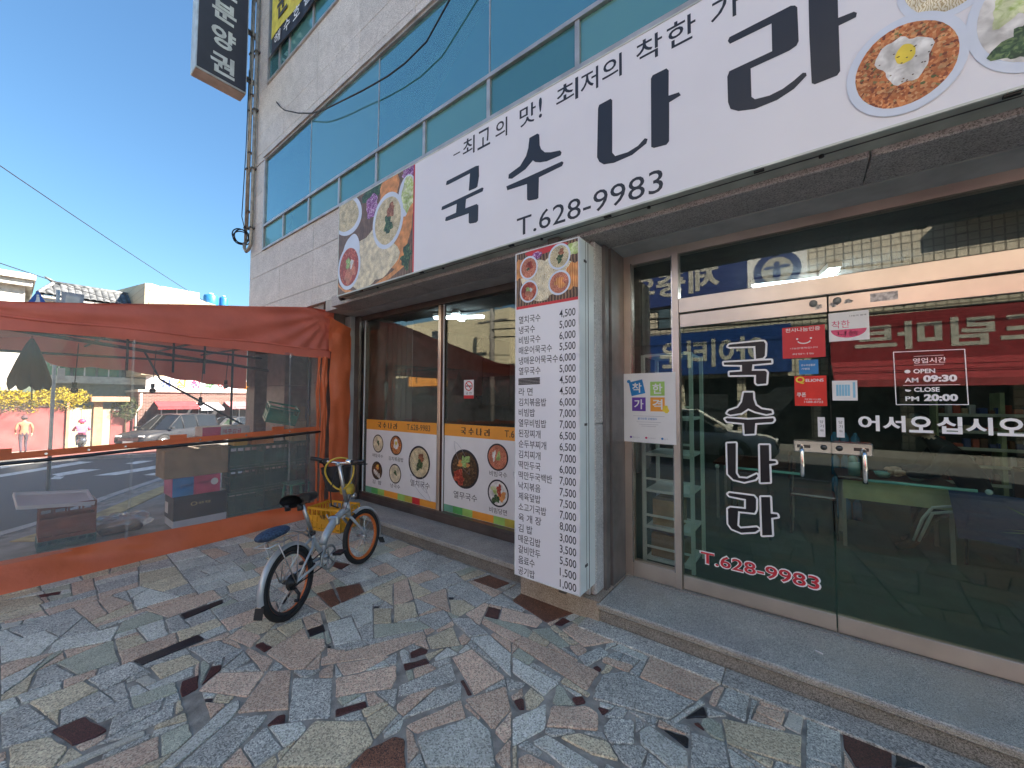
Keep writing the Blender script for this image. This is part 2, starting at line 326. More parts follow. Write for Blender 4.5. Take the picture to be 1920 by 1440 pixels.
DOORG= [[(-0.451,2.048),(-0.44,2.061),(-0.247,2.068),(-0.223,2.066),(-0.214,2.048),(-0.219,1.964),(-0.23,1.948),(-0.273,1.943),(-0.276,2.036),(-0.441,2.043)],[(-0.481,1.928),(-0.182,1.928),(-0.181,1.909),(-0.296,1.903),(-0.301,1.857),(-0.218,1.854),(-0.209,1.84),(-0.215,1.762),(-0.267,1.758),(-0.277,1.769),(-0.275,1.826),(-0.444,1.829),(-0.444,1.852),(-0.363,1.855),(-0.362,1.902),(-0.479,1.91)],[(-0.353,1.698),(-0.297,1.698),(-0.295,1.65),(-0.282,1.605),(-0.247,1.578),(-0.187,1.568),(-0.184,1.551),(-0.219,1.543),(-0.285,1.56),(-0.328,1.582),(-0.373,1.547),(-0.444,1.533),(-0.465,1.544),(-0.454,1.562),(-0.393,1.587),(-0.367,1.627)],[(-0.479,1.501),(-0.465,1.507),(-0.33,1.5),(-0.178,1.516),(-0.174,1.502),(-0.184,1.488),(-0.287,1.476),(-0.293,1.4),(-0.354,1.393),(-0.357,1.473),(-0.466,1.482)],[(-0.469,1.317),(-0.412,1.324),(-0.416,1.102),(-0.397,1.07),(-0.343,1.071),(-0.284,1.11),(-0.278,1.096),(-0.294,1.072),(-0.363,1.044),(-0.432,1.054),(-0.467,1.09)],[(-0.261,1.32),(-0.207,1.324),(-0.207,1.214),(-0.171,1.215),(-0.167,1.202),(-0.208,1.19),(-0.206,1.064),(-0.262,1.054)],[(-0.47,0.94),(-0.459,0.951),(-0.306,0.951),(-0.292,0.933),(-0.294,0.855),(-0.304,0.831),(-0.406,0.825),(-0.413,0.721),(-0.393,0.703),(-0.291,0.732),(-0.277,0.721),(-0.302,0.697),(-0.389,0.673),(-0.449,0.689),(-0.471,0.721),(-0.472,0.83),(-0.456,0.844),(-0.356,0.85),(-0.355,0.921),(-0.46,0.928)],[(-0.261,0.951),(-0.208,0.959),(-0.206,0.844),(-0.169,0.845),(-0.165,0.829),(-0.204,0.814),(-0.201,0.696),(-0.259,0.681)]]
TRACED= [('k',[(-3.815,-2.445),(-3.826,-2.167),(-3.757,-2.182),(-3.709,-2.44)]),('k',[(-3.383,-2.764),(-3.396,-2.429),(-3.29,-2.415),(-3.281,-2.738)]),('k',[(-2.855,-1.95),(-2.826,-1.837),(-2.735,-1.87),(-2.752,-1.979)]),('k',[(-2.654,-2.589),(-2.616,-2.548),(-2.588,-2.567),(-2.627,-2.592)]),('k',[(-2.576,-1.945),(-2.542,-1.927),(-2.522,-1.946),(-2.548,-1.959)]),('k',[(-2.395,-1.016),(-2.345,-0.989),(-2.332,-1.017),(-2.367,-1.038)]),('k',[(-2.761,-1.476),(-2.719,-1.443),(-2.703,-1.471),(-2.733,-1.494)]),('r',[(-2.914,-2.626),(-2.899,-2.545),(-2.771,-2.58),(-2.76,-2.659),(-2.832,-2.653)]),('r',[(-2.936,-2.481),(-2.901,-2.43),(-2.85,-2.451),(-2.777,-2.572)]),('r',[(-2.956,-2.245),(-2.954,-2.19),(-2.836,-2.17),(-2.819,-2.231)]),('r',[(-2.079,-1.656),(-2.06,-1.573),(-1.999,-1.561),(-1.979,-1.596),(-2.019,-1.692)]),('r',[(-2.019,-1.753),(-1.945,-1.625),(-1.894,-1.642),(-1.96,-1.782)]),('r',[(-1.644,-1.637),(-1.629,-1.612),(-1.501,-1.669),(-1.524,-1.694)]),('r',[(-2.017,-2.188),(-1.937,-2.051),(-1.89,-2.072),(-1.964,-2.216)]),('r',[(-2.189,-2.46),(-2.216,-2.388),(-2.191,-2.354),(-2.127,-2.386)]),('r',[(-3.002,-3.112),(-3.0,-2.993),(-2.781,-2.933),(-2.771,-2.973),(-2.788,-3.053),(-2.877,-3.072)]),('r',[(-1.97,-1.048),(-2.037,-0.923),(-1.924,-0.895),(-1.855,-1.013)]),('b',[(-3.319,-1.656),(-3.293,-1.52),(-3.008,-1.605),(-3.005,-1.694)]),('b',[(-3.293,-1.508),(-3.19,-1.33),(-3.014,-1.393),(-2.983,-1.48),(-3.0,-1.609)]),('b',[(-2.442,-0.676),(-2.387,-0.499),(-2.133,-0.502),(-2.166,-0.668)]),('r',[(-3.839,-1.245),(-3.637,-1.169),(-3.589,-1.284),(-3.758,-1.301)]),('r',[(-5.132,-3.082),(-5.078,-2.955),(-4.997,-2.967),(-5.047,-3.071)]),('b',[(-1.652,-2.321),(-1.674,-2.223),(-1.626,-2.095),(-1.572,-2.073),(-1.445,-2.163)]),('c',[(-2.689,-3.115),(-2.642,-2.823),(-2.592,-2.826),(-2.633,-3.072)]),('c',[(-3.149,-2.792),(-3.149,-2.729),(-3.03,-2.701),(-3.029,-2.766)]),('c',[(-4.684,-3.267),(-4.639,-3.16),(-4.562,-3.173),(-4.567,-3.266)]),('g',[(-3.459,-2.975),(-3.497,-2.826),(-3.214,-2.695),(-3.177,-2.917)]),('t',[(-3.412,-3.182),(-3.439,-2.987),(-3.198,-2.92),(-3.155,-3.118)]),('g',[(-2.373,-2.25),(-2.434,-2.216),(-2.248,-2.073),(-1.981,-2.229),(-2.128,-2.373)]),('p',[(-2.241,-2.068),(-2.045,-1.773),(-1.949,-1.844),(-1.902,-1.914),(-2.093,-2.147)]),('p',[(-2.703,-2.338),(-2.892,-2.124),(-2.88,-2.078),(-2.648,-1.918),(-2.556,-1.955),(-2.454,-2.147)]),('p',[(-2.751,-2.591),(-2.848,-2.478),(-2.62,-2.289),(-2.471,-2.436)]),('p',[(-2.396,-2.515),(-2.614,-2.284),(-2.512,-2.191),(-2.204,-2.335)]),('t',[(-1.916,-2.523),(-2.029,-2.287),(-1.824,-2.129),(-1.677,-2.172),(-1.666,-2.332)]),('l',[(-1.537,-2.037),(-1.408,-1.769),(-1.274,-1.788),(-1.13,-1.921),(-1.375,-2.109)]),('g',[(-3.271,-2.522),(-3.207,-2.366),(-2.972,-2.308),(-2.987,-2.481)]),('l',[(-2.827,-1.817),(-2.761,-1.657),(-2.432,-1.77),(-2.535,-1.921)]),('t',[(-2.752,-1.533),(-2.65,-1.381),(-2.448,-1.525),(-2.58,-1.648)]),('t',[(-2.649,-1.369),(-2.557,-1.232),(-2.362,-1.349),(-2.44,-1.519)]),('p',[(-2.479,-2.029),(-2.185,-1.446),(-2.11,-1.485),(-2.175,-1.779),(-2.412,-2.07)]),('g',[(-1.889,-1.878),(-1.794,-1.55),(-1.652,-1.644),(-1.82,-1.938)]),('g',[(-1.87,-2.101),(-1.62,-1.632),(-1.534,-1.73),(-1.683,-2.022),(-1.795,-2.148)]),('p',[(-1.828,-1.529),(-1.784,-1.379),(-1.437,-1.451),(-1.501,-1.681)]),('l',[(-1.877,-1.306),(-1.791,-1.195),(-1.544,-1.262),(-1.414,-1.434)]),('t',[(-2.238,-1.426),(-2.131,-1.239),(-1.859,-1.402),(-1.952,-1.575)]),('g',[(-2.157,-1.214),(-1.915,-1.05),(-1.779,-1.194),(-1.798,-1.389)]),('l',[(-4.283,-3.265),(-4.314,-3.072),(-4.101,-3.016),(-3.928,-3.109),(-4.005,-3.263)]),('l',[(-4.085,-3.041),(-3.975,-2.742),(-3.779,-2.805),(-3.791,-3.114)]),('p',[(-4.084,-2.582),(-4.085,-2.161),(-3.862,-2.157),(-3.835,-2.505)]),('l',[(-4.299,-2.625),(-4.451,-2.611),(-4.55,-2.489),(-4.158,-2.359),(-4.175,-2.628)]),('g',[(-2.713,-2.966),(-2.747,-2.684),(-2.638,-2.712),(-2.612,-2.813),(-2.712,-3.0)]),('l',[(-2.324,-2.835),(-2.508,-2.524),(-2.494,-2.467),(-2.39,-2.5),(-2.267,-2.792)]),('g',[(-2.258,-2.785),(-2.392,-2.523),(-2.259,-2.41),(-2.209,-2.465),(-2.108,-2.67)]),('p',[(-3.199,-2.323),(-3.252,-2.227),(-3.02,-2.166),(-2.939,-2.266)]),('t',[(-3.227,-2.71),(-3.19,-2.526),(-3.035,-2.503),(-3.041,-2.695)]),('l',[(-3.762,-3.262),(-3.867,-3.079),(-3.674,-3.168),(-3.562,-3.261)]),('g',[(-3.53,-3.261),(-3.446,-3.172),(-3.118,-3.058),(-3.145,-3.259)]),('t',[(-3.02,-3.236),(-2.95,-3.11),(-2.792,-3.061),(-2.689,-3.115),(-2.848,-3.236)]),('p',[(-2.557,-2.982),(-2.54,-2.787),(-2.382,-2.815),(-2.408,-2.9),(-2.595,-3.043)]),('p',[(-1.635,-2.025),(-1.534,-1.73),(-1.424,-1.802),(-1.555,-2.023)]),('p',[(-1.522,-1.721),(-1.397,-1.501),(-1.272,-1.621),(-1.263,-1.78)]),('l',[(-1.717,-2.108),(-1.675,-1.995),(-1.63,-2.061),(-1.654,-2.136)]),('g',[(-0.987,-1.212),(-1.0,-1.074),(-0.907,-0.973),(-0.506,-0.965),(-0.587,-1.182),(-0.965,-1.293)]),('p',[(-0.815,-1.001),(-0.825,-0.726),(-0.403,-0.699),(-0.418,-0.944)]),('p',[(-0.824,-0.588),(-0.806,-0.495),(-0.093,-0.474),(-0.102,-0.608),(-0.237,-0.637)]),('g',[(-0.413,-0.94),(-0.396,-0.746),(-0.271,-0.688),(-0.27,-0.959)]),('p',[(-0.238,-0.783),(-0.219,-0.623),(-0.101,-0.631),(-0.121,-0.76)]),('k',[(-0.535,-1.131),(-0.466,-0.965),(-0.433,-1.042),(-0.484,-1.071)]),('r',[(-0.491,-1.128),(-0.466,-1.099),(-0.414,-1.148)]),('k',[(-0.612,-1.257),(-0.481,-1.219),(-0.465,-1.305)]),('l',[(-0.691,-1.341),(-0.667,-1.273),(-0.47,-1.309),(-0.444,-1.396),(-0.515,-1.451),(-0.66,-1.411)]),('g',[(-0.485,-1.184),(-0.338,-1.146),(-0.298,-1.284),(-0.444,-1.396)]),('t',[(-0.431,-1.02),(-0.042,-0.882),(-0.042,-1.088),(-0.304,-1.156),(-0.422,-1.135)]),('c',[(-0.123,-0.867),(-0.1,-0.689),(-0.031,-0.692),(-0.047,-0.877)]),('g',[(-0.031,-0.703),(0.109,-0.669),(0.101,-0.979),(-0.032,-1.016)]),('r',[(0.111,-0.727),(0.18,-0.674),(0.298,-0.712),(0.281,-0.841),(0.148,-0.943),(0.109,-0.839)]),('k',[(0.299,-0.72),(0.443,-0.717),(0.283,-0.839)]),('r',[(0.574,-0.501),(0.664,-0.45),(0.652,-0.557),(0.576,-0.615)]),('g',[(0.121,-0.639),(0.574,-0.484),(0.538,-0.644),(0.452,-0.71),(0.117,-0.706)]),('p',[(-1.071,-1.603),(-1.121,-1.471),(-0.961,-1.349),(-0.893,-1.363),(-0.848,-1.462)]),('g',[(-0.844,-1.439),(-0.833,-1.349),(-0.729,-1.29),(-0.68,-1.426),(-0.771,-1.496)]),('t',[(-0.996,-1.613),(-0.924,-1.529),(-0.411,-1.371),(-0.601,-1.516),(-0.818,-1.601)]),('l',[(-1.083,-1.716),(-1.045,-1.632),(-0.752,-1.632),(-0.884,-1.733)]),('p',[(-1.608,-1.173),(-1.593,-1.07),(-1.017,-1.073),(-1.014,-1.258)]),('l',[(-1.526,-1.281),(-1.165,-1.296),(-1.184,-1.438),(-1.439,-1.396)]),('r',[(-1.499,-0.816),(-1.488,-0.699),(-1.415,-0.7),(-1.439,-0.804)]),('r',[(-1.076,-1.06),(-1.058,-1.022),(-0.996,-1.043),(-1.006,-1.098)]),('r',[(-1.304,-1.566),(-1.267,-1.513),(-1.213,-1.576),(-1.241,-1.597)]),('r',[(-0.927,-1.323),(-0.854,-1.3),(-0.87,-1.367)]),('r',[(-1.062,-1.356),(-1.016,-1.304),(-0.975,-1.337),(-1.013,-1.388)]),('b',[(-1.943,-0.732),(-1.954,-0.487),(-1.419,-0.506),(-1.547,-0.832)]),('o',[(-1.593,-0.972),(-1.505,-0.863),(-1.28,-0.957),(-1.322,-1.024)]),('o',[(-1.431,-0.7),(-1.435,-0.543),(-0.824,-0.497),(-0.832,-0.647),(-1.076,-0.728)]),('g',[(-1.194,-1.026),(-1.118,-0.85),(-1.035,-0.871),(-1.102,-1.08)]),('l',[(-1.063,-0.825),(-1.024,-0.717),(-0.825,-0.642),(-0.831,-0.811)]),('p',[(-1.063,-1.05),(-1.058,-0.922),(-0.872,-0.888),(-0.885,-0.986)]),('p',[(-1.419,-0.838),(-1.391,-0.712),(-1.041,-0.72),(-1.203,-0.915)]),('g',[(-0.814,-0.651),(-0.249,-0.646),(-0.251,-0.698),(-0.808,-0.697)]),('l',[(-1.238,-1.66),(-1.147,-1.469),(-1.062,-1.606),(-1.137,-1.794)]),('p',[(-1.084,-1.822),(-1.061,-1.77),(-0.903,-1.748),(-1.054,-1.863)]),('g',[(-0.031,-0.504),(0.144,-0.443),(0.11,-0.647),(-0.089,-0.669)])]
# ================================================================ SETTING
CLS = {'k': granite('black_stone', (0.016, 0.016, 0.020), (0.008, 0.008, 0.010), (0.030, 0.030, 0.035), .35),
 'r': granite('dark_red_stone', (0.085, 0.026, 0.024), (0.030, 0.012, 0.012), (0.130, 0.045, 0.040), .45),
 'b': granite('brown_stone', (0.200, 0.085, 0.050), (0.050, 0.030, 0.025), (0.300, 0.140, 0.090), .5),
 'c': granite('cream_stone', (0.567, 0.553, 0.459), (0.432, 0.419, 0.365), (0.702, 0.675, 0.594), .55),
 'g': granite('blue_grey_granite', (0.463, 0.467, 0.420), (0.232, 0.235, 0.215), (0.718, 0.719, 0.638), .5, scale=165, stain=(.24, .23, .2), stain_amt=.3),
 'l': granite('light_grey_granite', (0.614, 0.630, 0.542), (0.345, 0.354, 0.308), (0.780, 0.780, 0.727), .5, scale=165, stain=(.3, .28, .24), stain_amt=.3),
 'p': granite('pink_granite', (0.672, 0.483, 0.354), (0.381, 0.273, 0.205), (0.780, 0.655, 0.492), .52, scale=165, stain=(.28, .24, .2), stain_amt=.35),
 't': granite('tan_granite', (0.625, 0.532, 0.365), (0.351, 0.299, 0.207), (0.780, 0.711, 0.505), .52, scale=165, stain=(.28, .25, .2), stain_amt=.3),
 'o': granite('greenish_granite', (0.429, 0.451, 0.353), (0.258, 0.275, 0.218), (0.593, 0.603, 0.476), .55, rnd=.1)}
M_mortar = mat('mortar', (.33, .31, .27), .95, var=.25, scale=9, bump=.6)
M_asph = mat('asphalt', (.085, .088, .095), .9, var=.18, scale=30, bump=.5, bscale=180)
M_wpaint = mat('road_paint', (.62, .63, .62), .75, var=.22, scale=7, bump=.2)
M_pinkpave = gridmat('red_block_paving', (.26, .10, .09), (.18, .10, .08), .2, .1, .9, .05, 'XY', .15)
M_conc = mat('concrete', (.34, .33, .30), .9, var=.18, scale=4, bump=.4)
M_kerb = granite('kerb_granite', (0.420, 0.420, 0.410), (0.200, 0.200, 0.200), (0.550, 0.550, 0.550), .7)
def rz(x): return -0.12 + (0.045 * (max(x, -42) + 9) if x < -9 else 0)
def strip(b, xs, y0, y1, dz, mi=0):
    for a, c in zip(xs, xs[1:]): b.add([(a, y0, rz(a) + dz), (c, y0, rz(c) + dz), (c, y1, rz(c) + dz), (a, y1, rz(a) + dz)], [(0, 1, 2, 3)], mi)
b = MB(); strip(b, [-90, -42, -30, -20, -15, -12, -9, 0, 20, 90], -90, 120, 0); struct(b.build('road', M_asph))
b = MB(); b.add([(-900, -900, -1.75), (900, -900, -1.75), (900, 900, -1.75), (-900, 900, -1.75)], [(0, 1, 2, 3)]); struct(b.build('ground', mat('far_ground', (.2, .19, .17), .95)))
PV = [(40, -6.85), (40, .3), (-8.2, .3), (-8.2, 40), (-11.2, 40), (-11.2, -.7), (-10.4, -1.3), (-9.3, -2.1), (-8.0, -2.9), (-7.5, -3.45), (-7.3, -4.4), (-7.0, -5.6), (-6.2, -6.5), (-5.0, -6.85)]
b = MB(); b.poly(PV[::-1], lambda x, y: (x, y, -.006)); pav = struct(b.build('pavement', M_mortar))
ke = [(-5.0, -6.85), (-6.2, -6.5), (-7.0, -5.6), (-7.3, -4.4), (-7.5, -3.45), (-8.0, -2.9), (-9.3, -2.1), (-10.4, -1.3), (-11.2, -.7), (-11.2, 6)]
b = MB(); b.box(-5.0, 40, -7.0, -6.85, -.6, 0); b.box(-11.35, -11.2, 6, 40, -.6, 0); kerb = struct(b.build('kerb', M_kerb))
for (x0, y0), (x1, y1) in zip(ke, ke[1:]):
    L = math.hypot(x1 - x0, y1 - y0); k = max(1, round(L / .95)); dx, dy = (x1 - x0) / L, (y1 - y0) / L; nx, ny = (dy, -dx)
    if nx * (-20) + ny * (-10) < 0: nx, ny = -nx, -ny
    for i in range(k):
        a, c = L * i / k + .004, L * (i + 1) / k - .004; w = .17
        q = [(x0 + dx * a, y0 + dy * a), (x0 + dx * c, y0 + dy * c), (x0 + dx * c + nx * w, y0 + dy * c + ny * w), (x0 + dx * a + nx * w, y0 + dy * a + ny * w)]
        ar = sum(q[j - 1][0] * q[j][1] - q[j][0] * q[j - 1][1] for j in range(4))
        b = MB(); b.prism(q if ar > 0 else q[::-1], -.4, .004, 0, .012); b.build('kerb_stone', M_kerb, kerb)
# yellow tactile strip behind the kerb
tac = MB()
for (x0, y0), (x1, y1) in zip(ke[2:7], ke[3:8]):
    L = math.hypot(x1 - x0, y1 - y0); dx, dy = (x1 - x0) / L, (y1 - y0) / L; nx, ny = -dy, dx
    if nx * 20 + ny * 10 < 0: nx, ny = -nx, -ny
    q = [(x0 + nx * .35, y0 + ny * .35), (x1 + nx * .35, y1 + ny * .35), (x1 + nx * .65, y1 + ny * .65), (x0 + nx * .65, y0 + ny * .65)]
    ar = sum(q[j - 1][0] * q[j][1] - q[j][0] * q[j - 1][1] for j in range(4)); tac.prism(q if ar > 0 else q[::-1], -.01, .008)
tac.build('tactile_strip', mat('yellow_tactile', (.55, .44, .20), .8, var=.2), pav)
b = MB(); b.poly([(-11.1, 14), (-11.1, -.6), (-10.4, -1.15), (-9.2, -1.95), (-7.9, -2.75), (-7.35, -3.4), (-7.15, -4.4), (-6.9, -5.5), (-6.1, -6.4), (-6.1, -.5), (-8.2, -.5), (-8.2, 14)], lambda x, y: (x, y, -.002))
b.build('concrete_apron', M_conc, pav)
# ---- crazy paving
def area(p): return .5 * sum(p[i - 1][0] * p[i][1] - p[i][0] * p[i - 1][1] for i in range(len(p)))
def clip(p, a, bb, keep=1):
    """part of convex p on the left of a->b (keep=1) or right (-1)"""
    out = []; f = lambda q: keep * ((bb[0] - a[0]) * (q[1] - a[1]) - (bb[1] - a[1]) * (q[0] - a[0]))
    for i in range(len(p)):
        s, e = p[i - 1], p[i]; fs, fe = f(s), f(e)
        if (fs >= 0) != (fe >= 0): t = fs / (fs - fe); out.append((s[0] + (e[0] - s[0]) * t, s[1] + (e[1] - s[1]) * t))
        if fe >= 0: out.append(e)
    return out
def hull(p):
    idx = convex_hull_2d([Vector(q) for q in p]); h = [tuple(p[i]) for i in idx]; return h if area(h) > 0 else h[::-1]
def minus(p, q):
    out = []; cur = p
    for i in range(len(q)):
        a, c = q[i - 1], q[i]; o = clip(cur, a, c, -1)
        if len(o) > 2 and abs(area(o)) > 1e-5: out.append(o)
        cur = clip(cur, a, c, 1)
        if len(cur) < 3 or abs(area(cur)) < 1e-6: break
    return out
def overlap(p, q):
    cur = p
    for i in range(len(q)):
        cur = clip(cur, q[i - 1], q[i], 1)
        if len(cur) < 3: return 0
    return abs(area(cur))
placed = []
for c, p in TRACED:
    h = hull(p); h = [q for q in h]; ps = [h]
    for _, o in placed:
        nx_ = []
        for x in ps:
            if overlap(x, o) > 1e-5: nx_ += minus(x, o)
            else: nx_.append(x)
        ps = nx_
    if ps:
        m_ = max(ps, key=lambda z: abs(area(z)))
        if abs(area(m_)) > .0006: placed.append((c, m_))
def split(p, out):
    A = abs(area(p)); tgt = random.choice([.045, .06, .08, .11, .14, .18])
    if A < tgt: out.append(p); return
    best = max(((p[i - 1], p[i]) for i in range(len(p))), key=lambda t: (t[0][0] - t[1][0]) ** 2 + (t[0][1] - t[1][1]) ** 2)
    dx, dy = best[1][0] - best[0][0], best[1][1] - best[0][1]; L = math.hypot(dx, dy); wid = A / L
    ang = math.atan2(dy, dx) + (math.pi / 2 if L / wid > random.uniform(1.0, 2.2) else 0) + random.uniform(-.16, .16)
    ang0 = ang
    cm = (sum(q[0] for q in p) / len(p), sum(q[1] for q in p) / len(p)); t = random.uniform(-.14, .14); c = (cm[0] + dx * t, cm[1] + dy * t)
    for k_ in range(12):
        e = (c[0] + math.cos(ang), c[1] + math.sin(ang)); a1, a2 = clip(p, c, e, 1), clip(p, c, e, -1)
        if len(a1) > 2 and len(a2) > 2 and min(abs(area(a1)), abs(area(a2))) > .25 * A: break
        ang = ang0 + random.uniform(-.6, .6); c = (sum(q[0] for q in p) / len(p) + random.uniform(-.1, .1) * wid, sum(q[1] for q in p) / len(p) + random.uniform(-.1, .1) * wid)
    else: out.append(p); return
    split(a1, out); split(a2, out)
cells = []
split([(-6.1, -6.55), (2.6, -6.55), (2.6, -.75), (-1.35, -.75), (-1.35, -.475), (-5.48, -.475), (-6.1, -.475)], cells)
cells = [c for c in cells if not (sum(q[0] for q in c) / len(c) < -5.62 and False)]
fin = []
for cpoly in cells:
    ps = [cpoly]
    for _, o in placed:
        nn = []
        for x in ps:
            if overlap(x, o) > 1e-5: nn += minus(x, o)
            else: nn.append(x)
        ps = nn
    for x in ps: fin.append((random.choices('glpto', [33, 20, 25, 16, 6])[0], x))
stones = placed + fin
def inset(p, d):
    n = len(p); q = p
    for i in range(n):
        a, c = p[i - 1], p[i]; L = math.hypot(c[0] - a[0], c[1] - a[1])
        if L < 1e-5: continue
        nx, ny = -(c[1] - a[1]) / L, (c[0] - a[0]) / L
        q = clip(q, (a[0] + nx * d, a[1] + ny * d), (c[0] + nx * d, c[1] + ny * d), 1)
        if len(q) < 3: return None
    return q
def rough_up(p):
    out = []
    for i in range(len(p)):
        a, m_, c = p[i - 1], p[i], p[(i + 1) % len(p)]
        la, lc = math.dist(a, m_), math.dist(c, m_); r1 = min(random.uniform(.003, .016), la * .13); r2 = min(random.uniform(.003, .016), lc * .13)
        out.append((m_[0] + (a[0] - m_[0]) * r1 / la, m_[1] + (a[1] - m_[1]) * r1 / la)); out.append((m_[0] + (c[0] - m_[0]) * r2 / lc, m_[1] + (c[1] - m_[1]) * r2 / lc))
        if lc > .09:
            for t in ([.5] if lc < .2 else [.33, .67]):
                j = random.uniform(-.0055, .001); nx, ny = -(c[1] - m_[1]) / lc, (c[0] - m_[0]) / lc
                out.append((m_[0] + (c[0] - m_[0]) * t + nx * -j, m_[1] + (c[1] - m_[1]) * t + ny * -j))
    return out
todo = []
for c, p in stones:
    if area(p) < 0: p = p[::-1]
    q = inset(p, random.uniform(.0028, .0052))
    if not q or abs(area(q)) < (.0019 if (c, p) not in placed else .0004): continue
    per = sum(math.dist(q[i - 1], q[i]) for i in range(len(q)))
    if 4 * math.pi * abs(area(q)) / per ** 2 < (.26 if (c, p) not in placed else .05): continue
    cx, cy = sum(t[0] for t in q) / len(q), sum(t[1] for t in q) / len(q)
    d = math.dist((cx, cy, 0), (0, -3.3, 1.64)); fwd = (cx * -.604 + (cy + 3.3) * .796 + 1.64 * -.04)
    vis = abs(area(q)) / d ** 3 if fwd > .25 and cy > -4.2 else 0
    todo.append((vis, c, rough_up(q)))
todo.sort(key=lambda t: -t[0])
rest = {k: MB() for k in CLS}
for i, (v, c, q) in enumerate(todo):
    tl = (random.uniform(-.008, .008), random.uniform(-.008, .008)); h = random.uniform(-.001, .003)
    if i < 294:
        s = MB(); s.prism(q, -.03, h, 0, .003, tilt=tl); s.build('paving_stone', CLS[c], pav)
    else: rest[c].prism(q, -.03, h, 0, .003, tilt=tl)
big = MB(); km = list(CLS); 
for k in km: big.add(rest[k].v, rest[k].f, km.index(k))
big.build('paving_stones', [CLS[k] for k in km], pav, kind='stuff')
b = MB(); strip(b, [-9, 0, 2.6, 40], -4.7, -4.7, 0)
b = MB(); b.box(2.6, 40, -6.8, -.65, -.003, 0.0); b.build('plain_slabs', CLS['l'], pav)
for a_, c_ in ((-1.34, -.42), (-.415, .62), (.625, 1.5), (1.505, 2.59)):
    b = MB(); b.box(a_, c_, -.745, -.585, -.02, .012, bev=.004); b.build('edge_slab', CLS['g'], pav)
# ---- crosswalk
cw = MB()
for q in [[(-22.23, -3.33), (-23.63, -2.63), (-22.82, -2.3), (-20.6, -3.32)], [(-18.01, -3.32), (-20.88, -1.6), (-20.03, -1.34), (-17.15, -3.31)], [(-16.41, -2.46), (-17.22, -1.84), (-16.45, -1.53), (-15.56, -2.39)],
          [(-14.71, -1.85), (-16.16, -.1), (-15.11, -.2), (-14.2, -1.5)], [(-17.83, -.84), (-18.49, -.42), (-17.98, -.1), (-17.17, -.71)], [(-13.45, -1.12), (-14.2, -.1), (-13.2, -.3), (-12.8, -.9)],
          [(-15.06, -2.57), (-15.68, -2.45), (-15.31, -2.3), (-14.68, -2.41)], [(-20.2, -5.6), (-24.0, -3.4), (-23.0, -3.2), (-19.2, -5.3)], [(-17.4, -5.2), (-19.6, -3.6), (-18.6, -3.4), (-16.4, -4.9)]]:
    cx, cy = sum(p[0] for p in q) / 4, sum(p[1] for p in q) / 4
    q = sorted(q, key=lambda p: math.atan2(p[1] - cy, p[0] - cx)); m_ = len(cw.v); cw.add([(x, y, rz(x) + .012) for x, y in q], [(0, 1, 2, 3)])
struct(cw.build('crosswalk', M_wpaint))
# ---- far pavement
far = [(-34, -13), (-23.7, -3.3), (-19.75, .5), (-18.6, 4), (-18, 14), (-18, 60), (-45, 60), (-45, -13)]
def farpoly(pts, dz, name, m, par=None):
    b = MB(); xs = [-45, -42] + list(range(-40, -17, 2))
    pts = pts if area(pts) > 0 else pts[::-1]
    tri = tessellate_polygon([[Vector((p[0], p[1], 0)) for p in pts]])
    for t in tri:
        T = [pts[i] for i in t]; T = T if area(T) > 0 else T[::-1]
        for x0, x1 in zip(xs, xs[1:]):
            c = clip(clip(T, (x0, 0), (x0, -1), 1), (x1, 0), (x1, 1), 1)
            if len(c) > 2: b.add([(x, y, rz(x) + dz) for x, y in c], [tuple(range(len(c)))])
    return b.build(name, m, par)
struct(farpoly(far, .10, 'far_pavement', mat('far_concrete', (.27, .25, .22), .9, var=.15, scale=3)))
struct(farpoly([(-33, -12.6), (-23.9, -3.3), (-20.0, .6), (-18.8, 4), (-18.2, 14), (-21.5, 14), (-22, 5), (-23.4, 1.4), (-27.4, -2.4), (-34, -9)], .115, 'red_pavement_band', M_pinkpave))
b = MB()
for (x0, y0), (x1, y1) in zip(far[:5], far[1:6]):
    d = Vector((x1 - x0, y1 - y0)).normalized(); nx, ny = d.y * .15, -d.x * .15
    b.add([(x0, y0, rz(x0) - .3), (x1, y1, rz(x1) - .3), (x1, y1, rz(x1) + .12), (x0, y0, rz(x0) + .12), (x1 - nx, y1 - ny, rz(x1) + .12), (x0 - nx, y0 - ny, rz(x0) + .12)], [(0, 1, 2, 3), (3, 2, 4, 5)])
struct(b.build('far_kerb', M_kerb))
b = MB(); b.box(-16, 60, -15, -12.2, -.3, .0); struct(b.build('opposite_pavement', mat('dark_paving', (.16, .15, .14), .9)))

# ================================================================ SHOP BUILDING
M_gran = granite('facade_granite', (0.658, 0.606, 0.546), (0.386, 0.361, 0.329), (0.780, 0.764, 0.700), .5, scale=190, rnd=.05, mottle=.08, stain=(.33, .30, .25), stain_amt=.35)
M_granp = granite('lintel_granite', (.42, .39, .375), (.22, .205, .195), (.54, .51, .49), .5, scale=190, rnd=.04)
M_step = granite('step_granite', (0.436, 0.438, 0.410), (0.193, 0.197, 0.187), (0.685, 0.674, 0.612), .5, scale=300, rnd=.05, stain=(.40, .37, .31), stain_amt=.85)
M_sill = granite('sill_granite', (0.363, 0.358, 0.330), (0.208, 0.210, 0.198), (0.515, 0.504, 0.469), .6, scale=280, rnd=.05, stain=(.36, .34, .29), stain_amt=.6)
M_tanst = granite('tan_plinth', (0.400, 0.340, 0.270), (0.220, 0.180, 0.140), (0.500, 0.440, 0.360), .6, scale=240, rnd=.05)
M_pil = granite('pillar_granite', (0.540, 0.536, 0.524), (0.324, 0.328, 0.326), (0.756, 0.745, 0.723), .5, scale=260, rnd=.04)
M_core = mat('dark_joint', (.10, .095, .09), .9)
